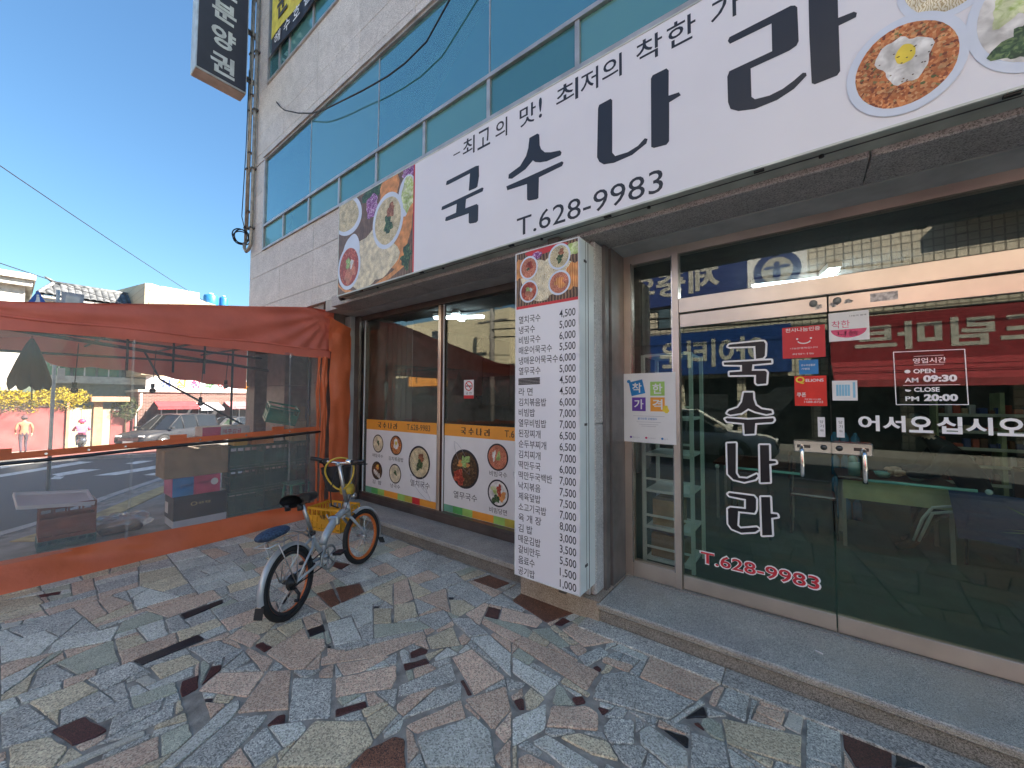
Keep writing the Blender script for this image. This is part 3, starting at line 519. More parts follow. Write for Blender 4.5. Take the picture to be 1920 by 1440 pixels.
M_brown = mat('brown_aluminium', (.10, .062, .05), .32, .75, var=.15, scale=3)
M_steel = mat('brushed_steel', (.70, .61, .53), .30, .82, var=.10, scale=2.5)
M_steel2 = mat('bright_steel', (.75, .73, .70), .16, 1.0, var=.05)
M_alum = mat('grey_aluminium', (.48, .46, .44), .4, .5)
M_soff = mat('soffit_paint', (.46, .46, .45), .5, var=.1)
M_black = mat('black_rubber', (.012, .012, .013), .6)
M_bluegl = None
bld = thing('shop_building', 'granite faced street building with teal ribbon windows above the glass fronted noodle shop', 'building', (0, 0, 0))
b = MB(); b.box(-8.36, 16, -.50, 12, 3.05, 13.2); b.box(-8.36, -5.6, .9, 12, -.1, 3.05); b.box(3.2, 16, .6, 12, -.1, 3.05); b.box(-5.6, 3.2, 6.0, 12, -.1, 3.05)
b.box(-5.6, -5.47, 0.05, 6, -.1, 3.05); b.box(-8.4, 16.2, -.6, 12.1, 13.2, 13.5); b.build('wall', M_gran, bld)
# granite cladding panels
def panels(x0, x1, zs, first=-8.25, pitch=1.18, m=None):
    xs = [x0]; x = first
    while x < x1 - .08:
        if x > x0 + .08: xs.append(x)
        x += pitch
    xs.append(x1)
    for za, zb in zip(zs, zs[1:]):
        for xa, xb in zip(xs, xs[1:]):
            j = random.uniform(-.0012, .0012)
            p = MB(); p.box(xa + .0025, xb - .0025, -.55 + j, -.502, za + .0025, zb - .0025, bev=.002); p.build('granite_panel', m or M_gran, bld)
panels(-8.4, 3.55, [3.05, 3.31, 3.9, 4.33]); panels(-8.4, 4.7, [6.07, 6.24, 6.64, 7.46])
b = MB(); b.box(3.55, 16, -.55, -.502, 3.05, 4.33); b.box(4.7, 16, -.55, -.502, 6.07, 7.46); b.box(-8.4, 16, -.55, -.502, 9.53, 13.2); b.build('plain_cladding', M_gran, bld)
for za, zb in ((4.33, 4.90), (4.90, 5.48), (5.48, 6.05), (7.46, 8.2), (8.2, 8.9), (8.9, 9.5)):
    p = MB(); p.box(-8.4, -7.803, -.55, -.502, za + .0025, zb - .0025, bev=.002); p.build('granite_panel', M_gran, bld)
# ribbon windows
M_wgl = [glass('teal_coated_glass_%s' % n_, (.05, .12, .13), r_, (.74, .92, .93), c_, .92, 0.02, .92, warp=.35) for n_, r_, c_ in (('a', .30, (.06, .20, .22)), ('b', .26, (.10, .26, .28)), ('c', .33, (.04, .15, .17)))]
M_wgl2 = [glass('teal_lower_glass_%s' % n_, (.05, .12, .12), .20, (.66, .88, .86), c_, .92, 0.05, .9, warp=.4) for n_, c_ in (('a', (.08, .23, .22)), ('b', (.12, .29, .27)), ('c', (.06, .18, .18)))]
def ribbon(zb, zt, zh, upx, lowx, xe):
    f = MB()
    for (a, c) in ((zb, zb + .035), (zt - .02, zt + .02), (zh - .035, zh)): f.box(-7.80, xe, -.575, -.50, a, c)
    f.box(-7.80, -7.76, -.572, -.50, zb + .035, zh - .035); f.build('window_rail', M_alum, bld)
    sh = MB(); sh.box(-7.8, xe, -.60, -.50, zh, zh + .02); sh.build('window_drip_edge', mat('pale_sill', (.6, .58, .55), .5), bld)
    for xs, za, zc, mm, w in ((lowx, zb + .037, zt - .022, M_wgl2, .022), (upx, zt + .022, zh - .037, M_wgl, .009)):
        pts = [-7.76] + xs + [xe]
        for a, c in zip(pts, pts[1:]):
            p = MB(); p.box(a + w, c - w, -.545, -.535, za, zc); p.build('window_pane', random.choice(mm), bld)
            if c != xe:
                p = MB(); p.box(c - w + .001, c + w - .001, -.566 if w > .01 else -.55, -.50, za, zc); p.build('mullion', M_alum, bld)
lowx = [-6.95, -6.05, -5.15, -4.25, -3.33, -2.38, -1.42, -.5, .45, 1.4, 2.35]
upx = [-6.05, -4.24, -2.38, -.5, 1.4]
ribbon(4.33, 4.78, 6.05, upx, lowx, 3.3); ribbon(7.46, 7.95, 9.5, [-6.9] + upx[1:], [-7.3, -6.9] + lowx[1:], 3.3)
b = MB(); b.box(3.3, 16, -.54, -.50, 4.33, 6.05); b.box(3.3, 16, -.54, -.50, 7.46, 9.5); b.build('far_window_band', M_wgl[0], bld)
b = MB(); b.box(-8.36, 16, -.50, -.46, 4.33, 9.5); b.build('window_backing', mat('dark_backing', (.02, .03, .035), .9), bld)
# ground floor: lintel, soffit
xs = [-5.14, -3.4, -1.55, .3, 2.1, 3.9]
for a, c in zip(xs, xs[1:]):
    p = MB(); p.box(a + .003, c - .003, -.64, -.50, 2.9, 3.048, bev=.006); p.build('lintel_stone', M_granp, bld)
    p = MB(); p.box(a + .003, c - .003, -.50, -.30, 2.905, 2.93); p.build('soffit_stone', M_granp, bld)
p = MB(); p.box(-5.46, 3.9, -.29, .06, 2.90, 3.04); p.box(-5.46, 3.9, -.30, -.29, 2.96, 3.0); p.build('soffit', M_soff, bld)
p = MB(); p.box(-5.47, -5.14, -.55, -.30, 2.9, 3.05); p.build('lintel_end', mat('cream_block', (.5, .48, .43), .7), bld)
p = MB(); p.box(3.9, 16, -.6, .6, 2.9, 3.05); p.box(3.1, 3.9, -.55, .6, 0, 2.9); p.box(5, 16, .2, .6, 0, 2.9); p.build('far_pier', M_gran, bld)
# left jamb, pillars
p = MB(); p.box(-5.62, -5.455, -.17, .05, 0, 2.9, bev=.004); p.build('jamb', mat('pale_jamb', (.40, .42, .42), .55, var=.06), bld)
for (a, c, y0) in ((-8.4, -8.0, -.55), (-7.45, -6.75, -.55), (-5.95, -5.63, -.50)):
    z = 0
    for zz in (.62, 1.24, 1.86, 2.48, 3.05):
        p = MB(); p.box(a, c, y0, .88, z + .002, zz - .002, bev=.004); p.build('pier_block', mat('brownish_granite', (.24, .215, .20), .5, var=.12, scale=9), bld); z = zz
p = MB(); p.box(-8.0, -7.45, .2, .3, 0, 3.0); p.box(-6.75, -5.95, .2, .3, 0, 3.0); p.build('shutter', mat('dark_shutter', (.045, .042, .05), .5, .3), bld)
for (x0, x1, y0, m_) in ((-1.93, -1.335, -.55, M_pil),):
    z = .15
    for zz in (1.45, 2.9):
        p = MB(); p.box(x0, x1, y0, .05, z + .001, zz - .002, bev=.003); p.build('pillar_stone', m_, bld)
        p = MB(); p.box(x1 + .001, x1 + .045, y0 + .012, .049, z + .001, zz - .002, bev=.012); p.build('pillar_moulding', m_, bld); z = zz
p = MB(); p.box(-1.289, -1.25, -.30, .05, .151, 2.9); p.box(-1.289, -1.262, -.40, -.33, .151, 2.9); p.build('pillar_trim', mat('trim_metal', (.20, .19, .185), .45, .4), bld)
p = MB(); p.box(-1.95, -1.24, -.60, .0, 0, .149); p.build('pillar_base', M_tanst, bld)
# window sill (left) and step (right)
p = MB(); p.box(-5.45, -1.96, -.47, .05, .10, .15, bev=.006); p.build('sill_slab', M_sill, bld)
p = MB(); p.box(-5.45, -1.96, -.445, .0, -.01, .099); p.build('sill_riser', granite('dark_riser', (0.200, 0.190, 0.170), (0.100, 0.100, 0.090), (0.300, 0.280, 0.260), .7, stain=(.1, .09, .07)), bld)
for a, c in ((-1.238, 1.62), (1.625, 3.9)):
    p = MB(); p.box(a, c, -.62, -.05, .105, .15, bev=.008); p.build('step_slab', M_step, bld)
p = MB(); p.box(-1.25, 3.9, -.626, -.60, .120, .146, bev=.005); p.build('step_nosing', granite('worn_nosing', (.40, .37, .32), (.22, .2, .17), (.5, .47, .41), .7, stain=(.22, .2, .16)), bld)
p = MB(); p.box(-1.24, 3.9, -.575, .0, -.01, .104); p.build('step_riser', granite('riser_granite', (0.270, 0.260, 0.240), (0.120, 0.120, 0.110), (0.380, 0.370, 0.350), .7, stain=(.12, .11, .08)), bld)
p = MB(); p.box(-1.24, 3.9, -.05, .05, .10, .1515); p.build('threshold_slab', M_sill, bld)
p = MB(); p.grid(lambda u, v: (-.05 + .22 * u + .01 * math.sin(v * 9), -.60 - .045 * v - .01 * math.sin(u * 11), .006 + .006 * math.sin(u * 3.14) * math.sin(v * 3.14)), 10, 4)
p.build('moss', mat('moss', (.035, .05, .015), .95, bump=.8, bscale=200), pav, kind='stuff')

# ---- interior
inn = thing('shop_interior', 'dim room behind the shop glass with green grey floor and plain walls', 'room', (0, 3, .15))
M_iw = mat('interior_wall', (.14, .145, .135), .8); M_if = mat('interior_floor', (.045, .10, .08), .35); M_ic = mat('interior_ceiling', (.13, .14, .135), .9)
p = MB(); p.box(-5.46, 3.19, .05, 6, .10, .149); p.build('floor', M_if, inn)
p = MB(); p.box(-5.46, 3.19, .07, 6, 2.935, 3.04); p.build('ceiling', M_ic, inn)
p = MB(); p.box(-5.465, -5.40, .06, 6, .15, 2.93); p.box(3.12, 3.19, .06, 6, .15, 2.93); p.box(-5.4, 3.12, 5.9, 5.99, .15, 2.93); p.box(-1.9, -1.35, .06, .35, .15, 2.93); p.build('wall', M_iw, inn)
p = MB()
p.grid(lambda u, v: (-5.22 + .62 * u, .30 + .035 * math.sin(u * 34), .5 + 2.3 * v), 60, 2); p.build('curtain', cloth('grey_curtain', (.30, .32, .31), .3), inn)
def cross_light(name, x, y, lab, k=1.0):
    t = thing(name, lab, 'ceiling light', (x, y, 2.93), 0, 'ceiling lights in the shop')
    p = MB(); p.box(-.62*k, .62*k, -.05, .05, -.06, -.01); p.box(-.05, .05, -.34*k, .34*k, -.06, -.01); p.build('housing', mat('white_plastic', (.75, .76, .76), .4), t, local=True)
    p = MB(); p.box(-.60*k, .60*k, -.04, .04, -.09, -.061); p.box(-.04, .04, -.32*k, -.041, -.09, -.061); p.box(-.04, .04, .041, .32*k, -.09, -.061); p.build('tube', emit('cool_tube', (.80, .93, 1), 4.0), t, local=True); return t
l1 = cross_light('ceiling_light', -4.05, .72, 'lit cross shaped tube light seen through the left shop window', .62); l1.rotation_euler = (0, 0, R(30))
l2 = cross_light('ceiling_light', .18, 1.62, 'lit cross shaped tube light seen above the glass doors'); l2.rotation_euler = (0, 0, R(12))
# ================================================================ SHOPFRONT
M_clear = glass('shop_glass', (.84, .87, .86), .06, (1, .98, .92), warp=.005)
M_door = glass('green_door_glass', (.68, .79, .75), .05, (1, .98, .92), warp=.008)
WH = mat('white_print', (.80, .80, .84), .32, var=.02, scale=1.3); WP = mat('white_vinyl', (.78, .79, .80), .4, var=.02)
BK = mat('black_print', (.018, .02, .03), .4, var=.02); RD = mat('red_print', (.62, .03, .04), .4, var=.04); OR = mat('orange_print', (.85, .36, .05), .45, var=.03)
GY = mat('grey_print', (.45, .45, .50), .5); MGRN = mat('green_print', (.10, .42, .12), .45); MLG = mat('lime_print', (.36, .62, .15), .45); MTEAL = mat('teal_print', (.16, .42, .30), .45)
MOL = mat('olive_print', (.55, .47, .08), .45); BLU = mat('blue_print', (.02, .22, .55), .4); PUR = mat('purple_print', (.13, .05, .36), .4); CY = mat('cyan_print', (.25, .55, .75), .4)
YE = mat('yellow_print', (.85, .66, .06), .45); PK = mat('pink_print', (.62, .07, .17), .4)
# food prints
F_nood = foodmat('print_noodles', [(.0, (.28, .20, .08)), (.35, (.55, .45, .22)), (.7, (.78, .70, .44)), (1, (.86, .80, .6))], 48, 'wave', 16)
F_pale = foodmat('print_pale_noodles', [(.0, (.48, .36, .18)), (.3, (.75, .66, .42)), (1, (.88, .84, .68))], 30, 'wave', 12)
F_red = foodmat('print_red_soup', [(.25, (.14, .015, .015)), (.5, (.40, .05, .03)), (.62, (.60, .15, .08)), (.75, (.75, .45, .35))], 22, 'noise', 14)
F_redn = foodmat('print_red_noodles', [(.0, (.30, .04, .02)), (.5, (.62, .16, .07)), (1, (.80, .42, .28))], 46, 'wave', 16)
F_rice = foodmat('print_fried_rice', [(.0, (.16, .03, .01)), (.25, (.48, .13, .03)), (.6, (.60, .21, .06)), (.9, (.74, .38, .16)), (1, (.08, .12, .03))], 88, 'grain')
F_green = foodmat('print_greens', [(.3, (.01, .03, .015)), (.5, (.03, .08, .03)), (.66, (.14, .22, .08))], 34, 'noise', 16)
F_herb = foodmat('print_herbs', [(.3, (.10, .25, .05)), (.6, (.45, .62, .22)), (.75, (.8, .85, .6))], 40, 'noise', 14)
F_dark = foodmat('print_dark_broth', [(.3, (.015, .01, .008)), (.5, (.08, .04, .02)), (.7, (.22, .14, .06))], 30, 'noise', 8)
F_board = foodmat('print_basket', [(.0, (.05, .025, .02)), (.5, (.17, .09, .055)), (1, (.30, .18, .10))], 12, 'wave', 3)
F_carrot = foodmat('print_carrot', [(.0, (.55, .14, .02)), (.5, (.75, .28, .06)), (1, (.85, .5, .2))], 22, 'wave', 1)
F_cabb = foodmat('print_cabbage', [(.35, (.12, .02, .14)), (.5, (.35, .10, .34)), (.65, (.75, .6, .75))], 40, 'noise', 12)
F_lime = foodmat('print_radish', [(.35, (.35, .50, .10)), (.6, (.75, .80, .5))], 26, 'noise', 6)
F_white = foodmat('print_white_food', [(.3, (.55, .53, .5)), (.6, (.85, .84, .8))], 16, 'noise', 8)
F_meat = foodmat('print_mince', [(.3, (.10, .03, .02)), (.5, (.35, .12, .06)), (.68, (.55, .30, .16))], 60, 'noise', 10)
FOOD = [mat('plate_rim', (.66, .73, .84), .35, var=.03), BK, F_nood, F_pale, F_red, F_redn, F_rice, F_green, F_herb, F_dark, F_board, F_carrot, F_cabb, F_lime, F_white, F_meat, YE, RD, GY]
FI = {k: i for i, k in enumerate(['w', 'k', 'nood', 'pale', 'red', 'redn', 'rice', 'green', 'herb', 'dark', 'board', 'carrot', 'cabb', 'lime', 'white', 'meat', 'y', 'r', 'gy'])}
def blob(b, o, x, z, rx, rz_, key, d, rag=.12, n=22, face='-y'): disc(b, (o[0] + x, o[1], o[2] + z), rx, rz_, face, d, FI[key], n, rag=rag)
def dish(b, o, x, z, r, kind, d=.0012, rim='k', face='-y', rx=None):
    rx = rx or r; B_ = lambda X, Z, RX, RZ, k, dd, rag=.12: blob(b, o, x + X * rx, z + Z * r, RX * rx, RZ * r, k, d + dd, rag, 24, face)
    blob(b, o, x, z, rx, r, rim, d, 0, 36, face)
    base = {'noodle': 'nood', 'redsoup': 'red', 'egg': 'rice', 'rednood': 'redn', 'seaweed': 'dark', 'pale': 'pale', 'mixed': 'white', 'roll': 'dark', 'kimchi': 'redn', 'orange': 'redn'}[kind]
    k = .88 if rim == 'k' else .84
    B_(0, 0, k, k, base, .0005, .01)
    if kind == 'noodle': B_(.05, -.15, .28, .30, 'green', .001, .3); B_(.2, .32, .26, .22, 'meat', .0014, .25)
    if kind == 'redsoup': B_(.1, -.2, .5, .45, 'redn', .001, .3); B_(-.05, .18, .24, .2, 'herb', .0014, .35); B_(.25, .1, .12, .2, 'white', .0018, .3)
    if kind in ('egg',): B_(.0, .12, .42, .50, 'white', .001, .16); B_(.02, .22, .17, .19, 'y', .0014, .05)
    if kind == 'rednood': B_(.05, -.3, .5, .38, 'redn', .001, .3); B_(.1, .05, .2, .3, 'herb', .0014, .3); B_(-.35, .1, .18, .3, 'white', .0012, .4)
    if kind == 'kimchi': B_(.1, .2, .4, .3, 'red', .001, .3); B_(-.05, -.1, .16, .12, 'green', .0014, .3)
    if kind == 'seaweed': B_(.1, -.1, .5, .55, 'dark', .001, .3); B_(-.4, -.45, .4, .35, 'red', .0012, .25); B_(-.1, .25, .35, .2, 'carrot', .0014, .3); B_(.05, .42, .3, .25, 'herb', .0018, .4)
    if kind == 'pale': B_(.05, .1, .22, .25, 'green', .001, .35)
    if kind == 'mixed': B_(.35, -.2, .35, .35, 'carrot', .001, .25); B_(-.2, -.45, .35, .3, 'green', .0012, .3); B_(-.3, .2, .3, .3, 'lime', .0012, .3); B_(.1, .25, .25, .35, 'red', .0016, .3)
    if kind == 'roll':
        B_(.1, .4, .35, .25, 'carrot', .001, .2); B_(.15, .5, .15, .12, 'y', .0012, .1)
        for q in range(4): B_(-.45 + q * .3, -.15 - q * .13, .16, .3, 'white', .0014 + q * .0002, .05)
    if kind == 'orange': B_(.05, .0, .45, .4, 'carrot', .001, .35)
def sv_frame(b, x0, x1, z0, z1, w, y0, y1, mi=0):
    b.box(x0, x1, y0, y1, z0, z0 + w, mi); b.box(x0, x1, y0, y1, z1 - w, z1, mi); b.box(x0, x0 + w, y0, y1, z0 + w, z1 - w, mi); b.box(x1 - w, x1, y0, y1, z0 + w, z1 - w, mi)
# ---- left window
p = MB(); sv_frame(p, -5.452, -1.93, .152, 2.898, .07, -.06, .05); p.box(-5.452, -5.33, -.10, -.061, .152, 2.898); p.box(-5.378, -1.935, -.055, .045, .223, .268)
wf = p.build('window_frame', mat('window_frame_metal', (.21, .175, .16), .28, .8, var=.12, scale=3), bld)
for x0, x1, y in ((-5.29, -3.66, -.012), (-3.60, -1.96, .016)):
    p = MB(); p.box(x0, x1, y - .004, y + .004, .27, 2.825); g_ = p.build('window_pane', M_clear, wf)
p = MB(); p.box(-3.66, -3.612, -.03, .0, .27, 2.828, bev=.004); p.build('sash_stile', M_steel, wf)
for q in ((-3.612, -3.575, -.02, .03), (-5.322, -5.292, -.03, .02)): p = MB(); p.box(*q, .27, 2.828); p.build('sash_stile', M_brown, wf)
for q in ((-3.574, -3.562, -.018, -.002), (-5.292, -5.282, -.034, -.018)): p = MB(); p.box(*q, .27, 2.828); p.build('white_seal', WP, wf)
# ---- banners on the glass
def small_logo(b, x, z, h, w, mi=1, d=.001, y=-.017):
    xs = [(-2.78, -2.21), (-1.98, -1.41), (-1.15, -.70), (-.45, .13)]
    gl = [LOGO[0:2], LOGO[2:4], LOGO[4:6], LOGO[6:8]]
    for i, g in enumerate(gl):
        pts = [q for s_ in g for q in s_]; x0, x1 = min(q[0] for q in pts), max(q[0] for q in pts); z0, z1 = min(q[1] for q in pts), max(q[1] for q in pts)
        cw_ = w / 4
        for s_ in g: b.poly([(x + i * cw_ + (q[0] - x0) / (x1 - x0) * cw_ * .72, z + (q[1] - z0) / (z1 - z0) * h) for q in s_], lambda a, c: (a, y - d, c), mi)
def banner(x0, x1, y, name, lab, dishes, texts, zt=1.342, tel=True):
    t = thing(name, lab, 'window banner', ((x0 + x1) / 2, y, .27), 0, 'printed banners on the shop window'); M_ = [WP, BK, OR, GY, MTEAL, MGRN, MLG, YE, RD, MOL]
    p = MB(); p.box(x0, x1, y - .0015, y, .272, zt, 0); p.build('sheet', WP, t)
    p = MB(); rect(p, (0, y, 0), x0, x1, zt - .145, zt, d=.0022, mi=2)
    k = [4, 5, 6, 2, 2, 6, 9, 8, 2, 2]; w = (x1 - x0) / len(k)
    for i, c in enumerate(k): rect(p, (0, y, 0), x0 + i * w, x0 + (i + 1) * w, .275, .36, d=.0022, mi=c)
    small_logo(p, x0 + .28, zt - .115, .082, .50, 1, .003, y)
    text(p, 'T.628-9983', (x0 + .95, y, zt - .11), .47, .075, d=.003, mi=1)
    for (s, x, z, w_, h_) in texts: text(p, s, (x - w_ / 2, y, z), w_, h_, d=.003, mi=1, off=.0)
    p.build('lettering', M_, t)
    # faint anchovy drawing
    p = MB(); F = lambda a, c, d: (a, y - d, c)
    for (cx_, cz_, L_, an) in ((x1 - .35, .66, .55, -50), (x0 + .30, .95, .45, -55) if x0 > -4 else (x1 - .30, .50, .5, -35)):
        for s_ in (-1, 1):
            pts = [Vector((cx_ + math.cos(R(an)) * L_ * (t_ - .5) - math.sin(R(an)) * s_ * .06 * math.sin(math.pi * t_) ** .7, y - .0026, cz_ + math.sin(R(an)) * L_ * (t_ - .5) + math.cos(R(an)) * s_ * .06 * math.sin(math.pi * t_) ** .7)) for t_ in [i / 12 for i in range(13)]]
            p.tube(pts, .0025, 4)
    p.build('fish_drawing', GY, t)
    p = MB()
    for (x, z, r, kd) in dishes: dish(p, (0, y, 0), x, z, r, kd, .0032)
    p.build('food_print', FOOD, t); return t
banner(-5.215, -3.672, -.018, 'window_banner', 'printed banner with five round dishes on the left sliding pane beside the bicycle',
  [(-4.918, 1.0, .13, 'pale'), (-4.495, 1.005, .135, 'egg'), (-4.933, .612, .13, 'roll'), (-4.506, .616, .135, 'pale'), (-4.002, .82, .215, 'noodle')],
  [('매밀국수', -4.92, .80, .26, .05), ('김치볶음밥', -4.495, .79, .33, .055), ('김  밥', -4.93, .42, .22, .055), ('냉국수', -4.50, .42, .22, .055), ('멸치국수', -3.98, .50, .38, .085)])
banner(-3.56, -1.965, .010, 'window_banner', 'printed banner with one big and two small dishes on the pane behind the menu board',
  [(-3.212, .82, .23, 'seaweed'), (-2.709, 1.005, .15, 'rednood'), (-2.70, .612, .15, 'mixed')],
  [('열무국수', -3.20, .46, .38, .085), ('비빔국수', -2.70, .79, .25, .06), ('비빔당면', -2.70, .39, .25, .06)])
t = thing('no_smoking_sticker', 'small white no smoking notice with a red ring and red foot on the window', 'sticker', (-3.155, .010, 1.65))
p = MB(); p.box(-3.235, -3.075, .0085, .0100, 1.652, 1.872); p.build('sheet', WP, t)
p = MB(); disc(p, (-3.155, .0085, 1.80), .062, .058, d=.0006, mi=0); disc(p, (-3.155, .0085, 1.80), .050, .046, d=.0012, mi=1); rect(p, (0, .0085, 0), -3.20, -3.11, 1.793, 1.805, d=.0018, mi=2); rect(p, (0, .0085, 0), -3.235, -3.075, 1.652, 1.69, d=.0006, mi=0)
fatline(p, [(-3.195, 1.835), (-3.115, 1.765)], .006, (0, .0085, 0), '-y', .0022, 0); text(p, '금 연', (-3.20, .0085, 1.70), .09, .03, d=.0006, mi=2); p.build('lettering', [RD, WP, BK], t)
# ---- door bay
p = MB()
p.box(-1.249, -1.185, -.03, .05, .152, 2.9); p.box(-.845, -.795, -.035, .05, .152, 2.9); p.box(1.075, 1.13, -.035, .05, .152, 2.9); p.box(2.9, 3.09, -.03, .05, .152, 2.9)
p.box(-1.184, -.846, -.028, .05, .152, .28, bev=.003); p.box(-1.184, -.846, -.028, .05, 2.82, 2.9); p.box(-.794, 1.074, -.028, .05, 2.835, 2.9); p.box(1.131, 2.899, -.028, .05, .152, .28); p.box(1.131, 2.899, -.028, .05, 2.83, 2.9)
df = p.build('door_frame', M_steel, bld)
p = MB(); p.box(-.794, 1.074, -.032, .05, 2.345, 2.462, bev=.003); p.build('transom_rail', M_steel, df)
p = MB(); p.box(-.794, 1.074, .004, .012, 2.463, 2.834); p.build('transom_pane', M_clear, df)
p = MB(); p.box(-1.184, -.846, .004, .012, .281, 2.819); p.build('sidelight_pane', M_clear, df); p = MB(); p.box(1.131, 2.899, .004, .012, .281, 2.829); p.build('sidelight_pane', M_clear, df)
for q in ((-1.187, -1.178, -.036, -.029), (-.849, -.842, -.036, -.0285)): p = MB(); p.box(*q, .27, 2.83); p.build('glazing_bead', M_steel2, df)
def door(x0, x1, hx, sgn):
    p = MB(); p.box(x0, x1, -.006, .006, .262, 2.228); d = p.build('door', M_door, bld)
    p = MB(); p.box(x0, x1, -.022, .022, 2.228, 2.332, bev=.002); p.build('top_rail', M_steel, d)
    p = MB(); p.box(x0, x1, -.022, .022, .160, .262, bev=.002); p.build('bottom_rail', M_steel, d)
    a, c = (hx - .10, hx + .10); p = MB(); p.box(a, c, -.05, -.0061, 1.295, 1.375, bev=.006); hb = p.build('lock_case', M_steel2, d)
    p = MB(); p.box(hx - sgn * .045 - .035, hx - sgn * .045 + .035, -.0515, -.0501, 1.325, 1.345); p.cyl((hx + sgn * .06, -.0502, 1.335), (hx + sgn * .06, -.054, 1.335), .018, 12); p.build('keyhole', mat('dark_chrome', (.1, .1, .1), .3, .9), hb)
    X = hx - sgn * .055; p = MB(); p.tube([(X, -.045, 1.335), (X, -.085, 1.33), (X, -.10, 1.30), (X, -.10, 1.16), (X, -.092, 1.135)], .013, 10); p.build('handle', M_steel2, d); 
    return d
dl = door(-.788, .134, .035, 1); dr_ = door(.142, 1.068, .232, -1)
for x in (.062, .185): p = MB(); p.cyl((x, -.0221, 2.305 - .01), (x, -.035, 2.305 - .01), .022, 16, 0); p.build('door_bumper', mat('grey_plastic', (.25, .26, .25), .5), df)
# lettering on the left door
p = MB(); z_ = 0
for s_ in DOORG: fatline(p, s_, .0125, (0, -.0065, 0), '-y', .0006, 0)
for s_ in DOORG: p.poly(s_, lambda a, c: (a, -.0065 - .0022, c), 1)
for s_ in DOORG: p.poly(s_, lambda a, c: (a, -.0063, c), 0)
text(p, 'T.628-9983', (-.672, -.0065, .38), .735, .105, d=.0008, off=.045, mi=0); text(p, 'T.628-9983', (-.662, -.0065, .39), .715, .085, d=.0018, off=.012, mi=2)
p.build('lettering', [mat('white_letters', (.88, .90, .92), .4, var=.0), mat('black_letters', (.01, .01, .014), .35), mat('crimson_letters', (.60, .03, .05), .4)], dl)
# right door lettering
p = MB(); y = -.0065
xx = [.272, .383, .50, .608, .722, .832, .94]
for ch, x in zip('어서오십시오', [.270, .384, .498, .612, .724, .838]): text(p, ch, (x, y, 1.452), .100, .098, d=.0008, off=.03, mi=0)
fatline(p, [(.447, 1.618), (.738, 1.621), (.733, 1.936), (.443, 1.940)], .0022, (0, y, 0), '-y', .0006, 0)
text(p, '영업시간', (.525, y, 1.865), .135, .032, d=.0008, off=.01, mi=0); fatline(p, [(.53, 1.908), (.65, 1.908)], .001, (0, y, 0), '-y', .0006, 0); fatline(p, [(.53, 1.855), (.65, 1.855)], .001, (0, y, 0), '-y', .0006, 0)
text(p, 'OPEN', (.525, y, 1.805), .09, .027, d=.0008, off=.03, mi=0); text(p, 'AM', (.487, y, 1.752), .058, .028, d=.0008, off=.025, mi=0); text(p, '09:30', (.565, y, 1.752), .135, .042, d=.0008, off=.05, mi=0)
fatline(p, [(.48, 1.735), (.71, 1.735)], .0012, (0, y, 0), '-y', .0006, 0)
text(p, 'CLOSE', (.525, y, 1.695), .105, .027, d=.0008, off=.03, mi=0); text(p, 'PM', (.487, y, 1.64), .058, .028, d=.0008, off=.025, mi=0); text(p, '20:00', (.565, y, 1.64), .135, .042, d=.0008, off=.05, mi=0)
disc(p, (.500, y, 1.818), .013, .011, d=.0008, mi=0); disc(p, (.500, y, 1.706), .013, .010, d=.0008, mi=0, a0=150, a1=360)
p.build('lettering', [mat('white_letters', (.8, .84, .86), .4)], dr_)
# stickers on the doors
def sticker(name, lab, x0, x1, z0, z1, col, fn=None, rnd=.0, y=-.0065):
    t = thing(name, lab, 'sticker', ((x0 + x1) / 2, y, z0)); p = MB(); p.box(x0, x1, y - .0008, y, z0, z1); p.build('sheet', col, t)
    if fn: p = MB(); fn(p, lambda s, x, z, w, h, mi, off=0: text(p, s, (x, y - .0008, z), w, h, d=.0004, off=off, mi=mi)); p.build('lettering', [WP, RD, BLU, BK, YE, PK, MGRN, CY], t)
    return t
Y0 = -.0073
def f1(p, T): T('천사나눔인증', -.095, 2.115, .19, .028, 0, .01); [disc(p, (x, Y0, 2.065), .006, .006, d=.0004, mi=0) for x in (-.03, .045)]; [disc(p, (.007 + .034 * math.cos(R(a)), Y0, 2.052 + .020 * math.sin(R(a))), .004, .004, d=.0004 + a * 1e-6, mi=0, n=8) for a in range(200, 341, 10)]; T('나눔은행복입니다', -.07, 1.995, .15, .012, 0); T('희망나눔', -.06, 1.955, .12, .012, 0)
sticker('charity_sticker', 'square red sticker with a smiling face on the left glass door', -.114, .120, 1.933, 2.150, RD, f1)
sticker('card_sticker', 'small blue sticker between the two red ones on the left door', -.024, .080, 1.820, 1.918, BLU, lambda p, T: (T('온누리상품권', -.012, 1.875, .075, .014, 0, .01), T('가맹점', -.012, 1.85, .045, .014, 0, .01)))
def f2(p, T): T('Q', -.045, 1.755, .05, .05, 4, .03); T('ELIONS', .01, 1.768, .095, .02, 0, .02); T('쿠폰', -.04, 1.665, .05, .03, 0, .02); T('1588-8722', .0, 1.625, .10, .014, 0); T('적립사용', .0, 1.645, .09, .010, 0)
sticker('coupon_sticker', 'red sticker with a yellow letter and white print low on the left door', -.052, .120, 1.605, 1.808, mat('bright_red_print', (.75, .03, .02), .4), f2)
def f3(p, T): T('착한', .155, 2.115, .09, .05, 5, .0); disc(p, (.238, Y0, 2.105), .088, .055, d=.0004, mi=5, a0=180, a1=360); T('나눔', .185, 2.063, .10, .034, 0, .0); T('나눔과 함께', .245, 2.185, .08, .010, 3)
sticker('bowl_sticker', 'white sticker with a pink bowl at the top of the right glass door', .140, .338, 2.030, 2.219, WP, f3)
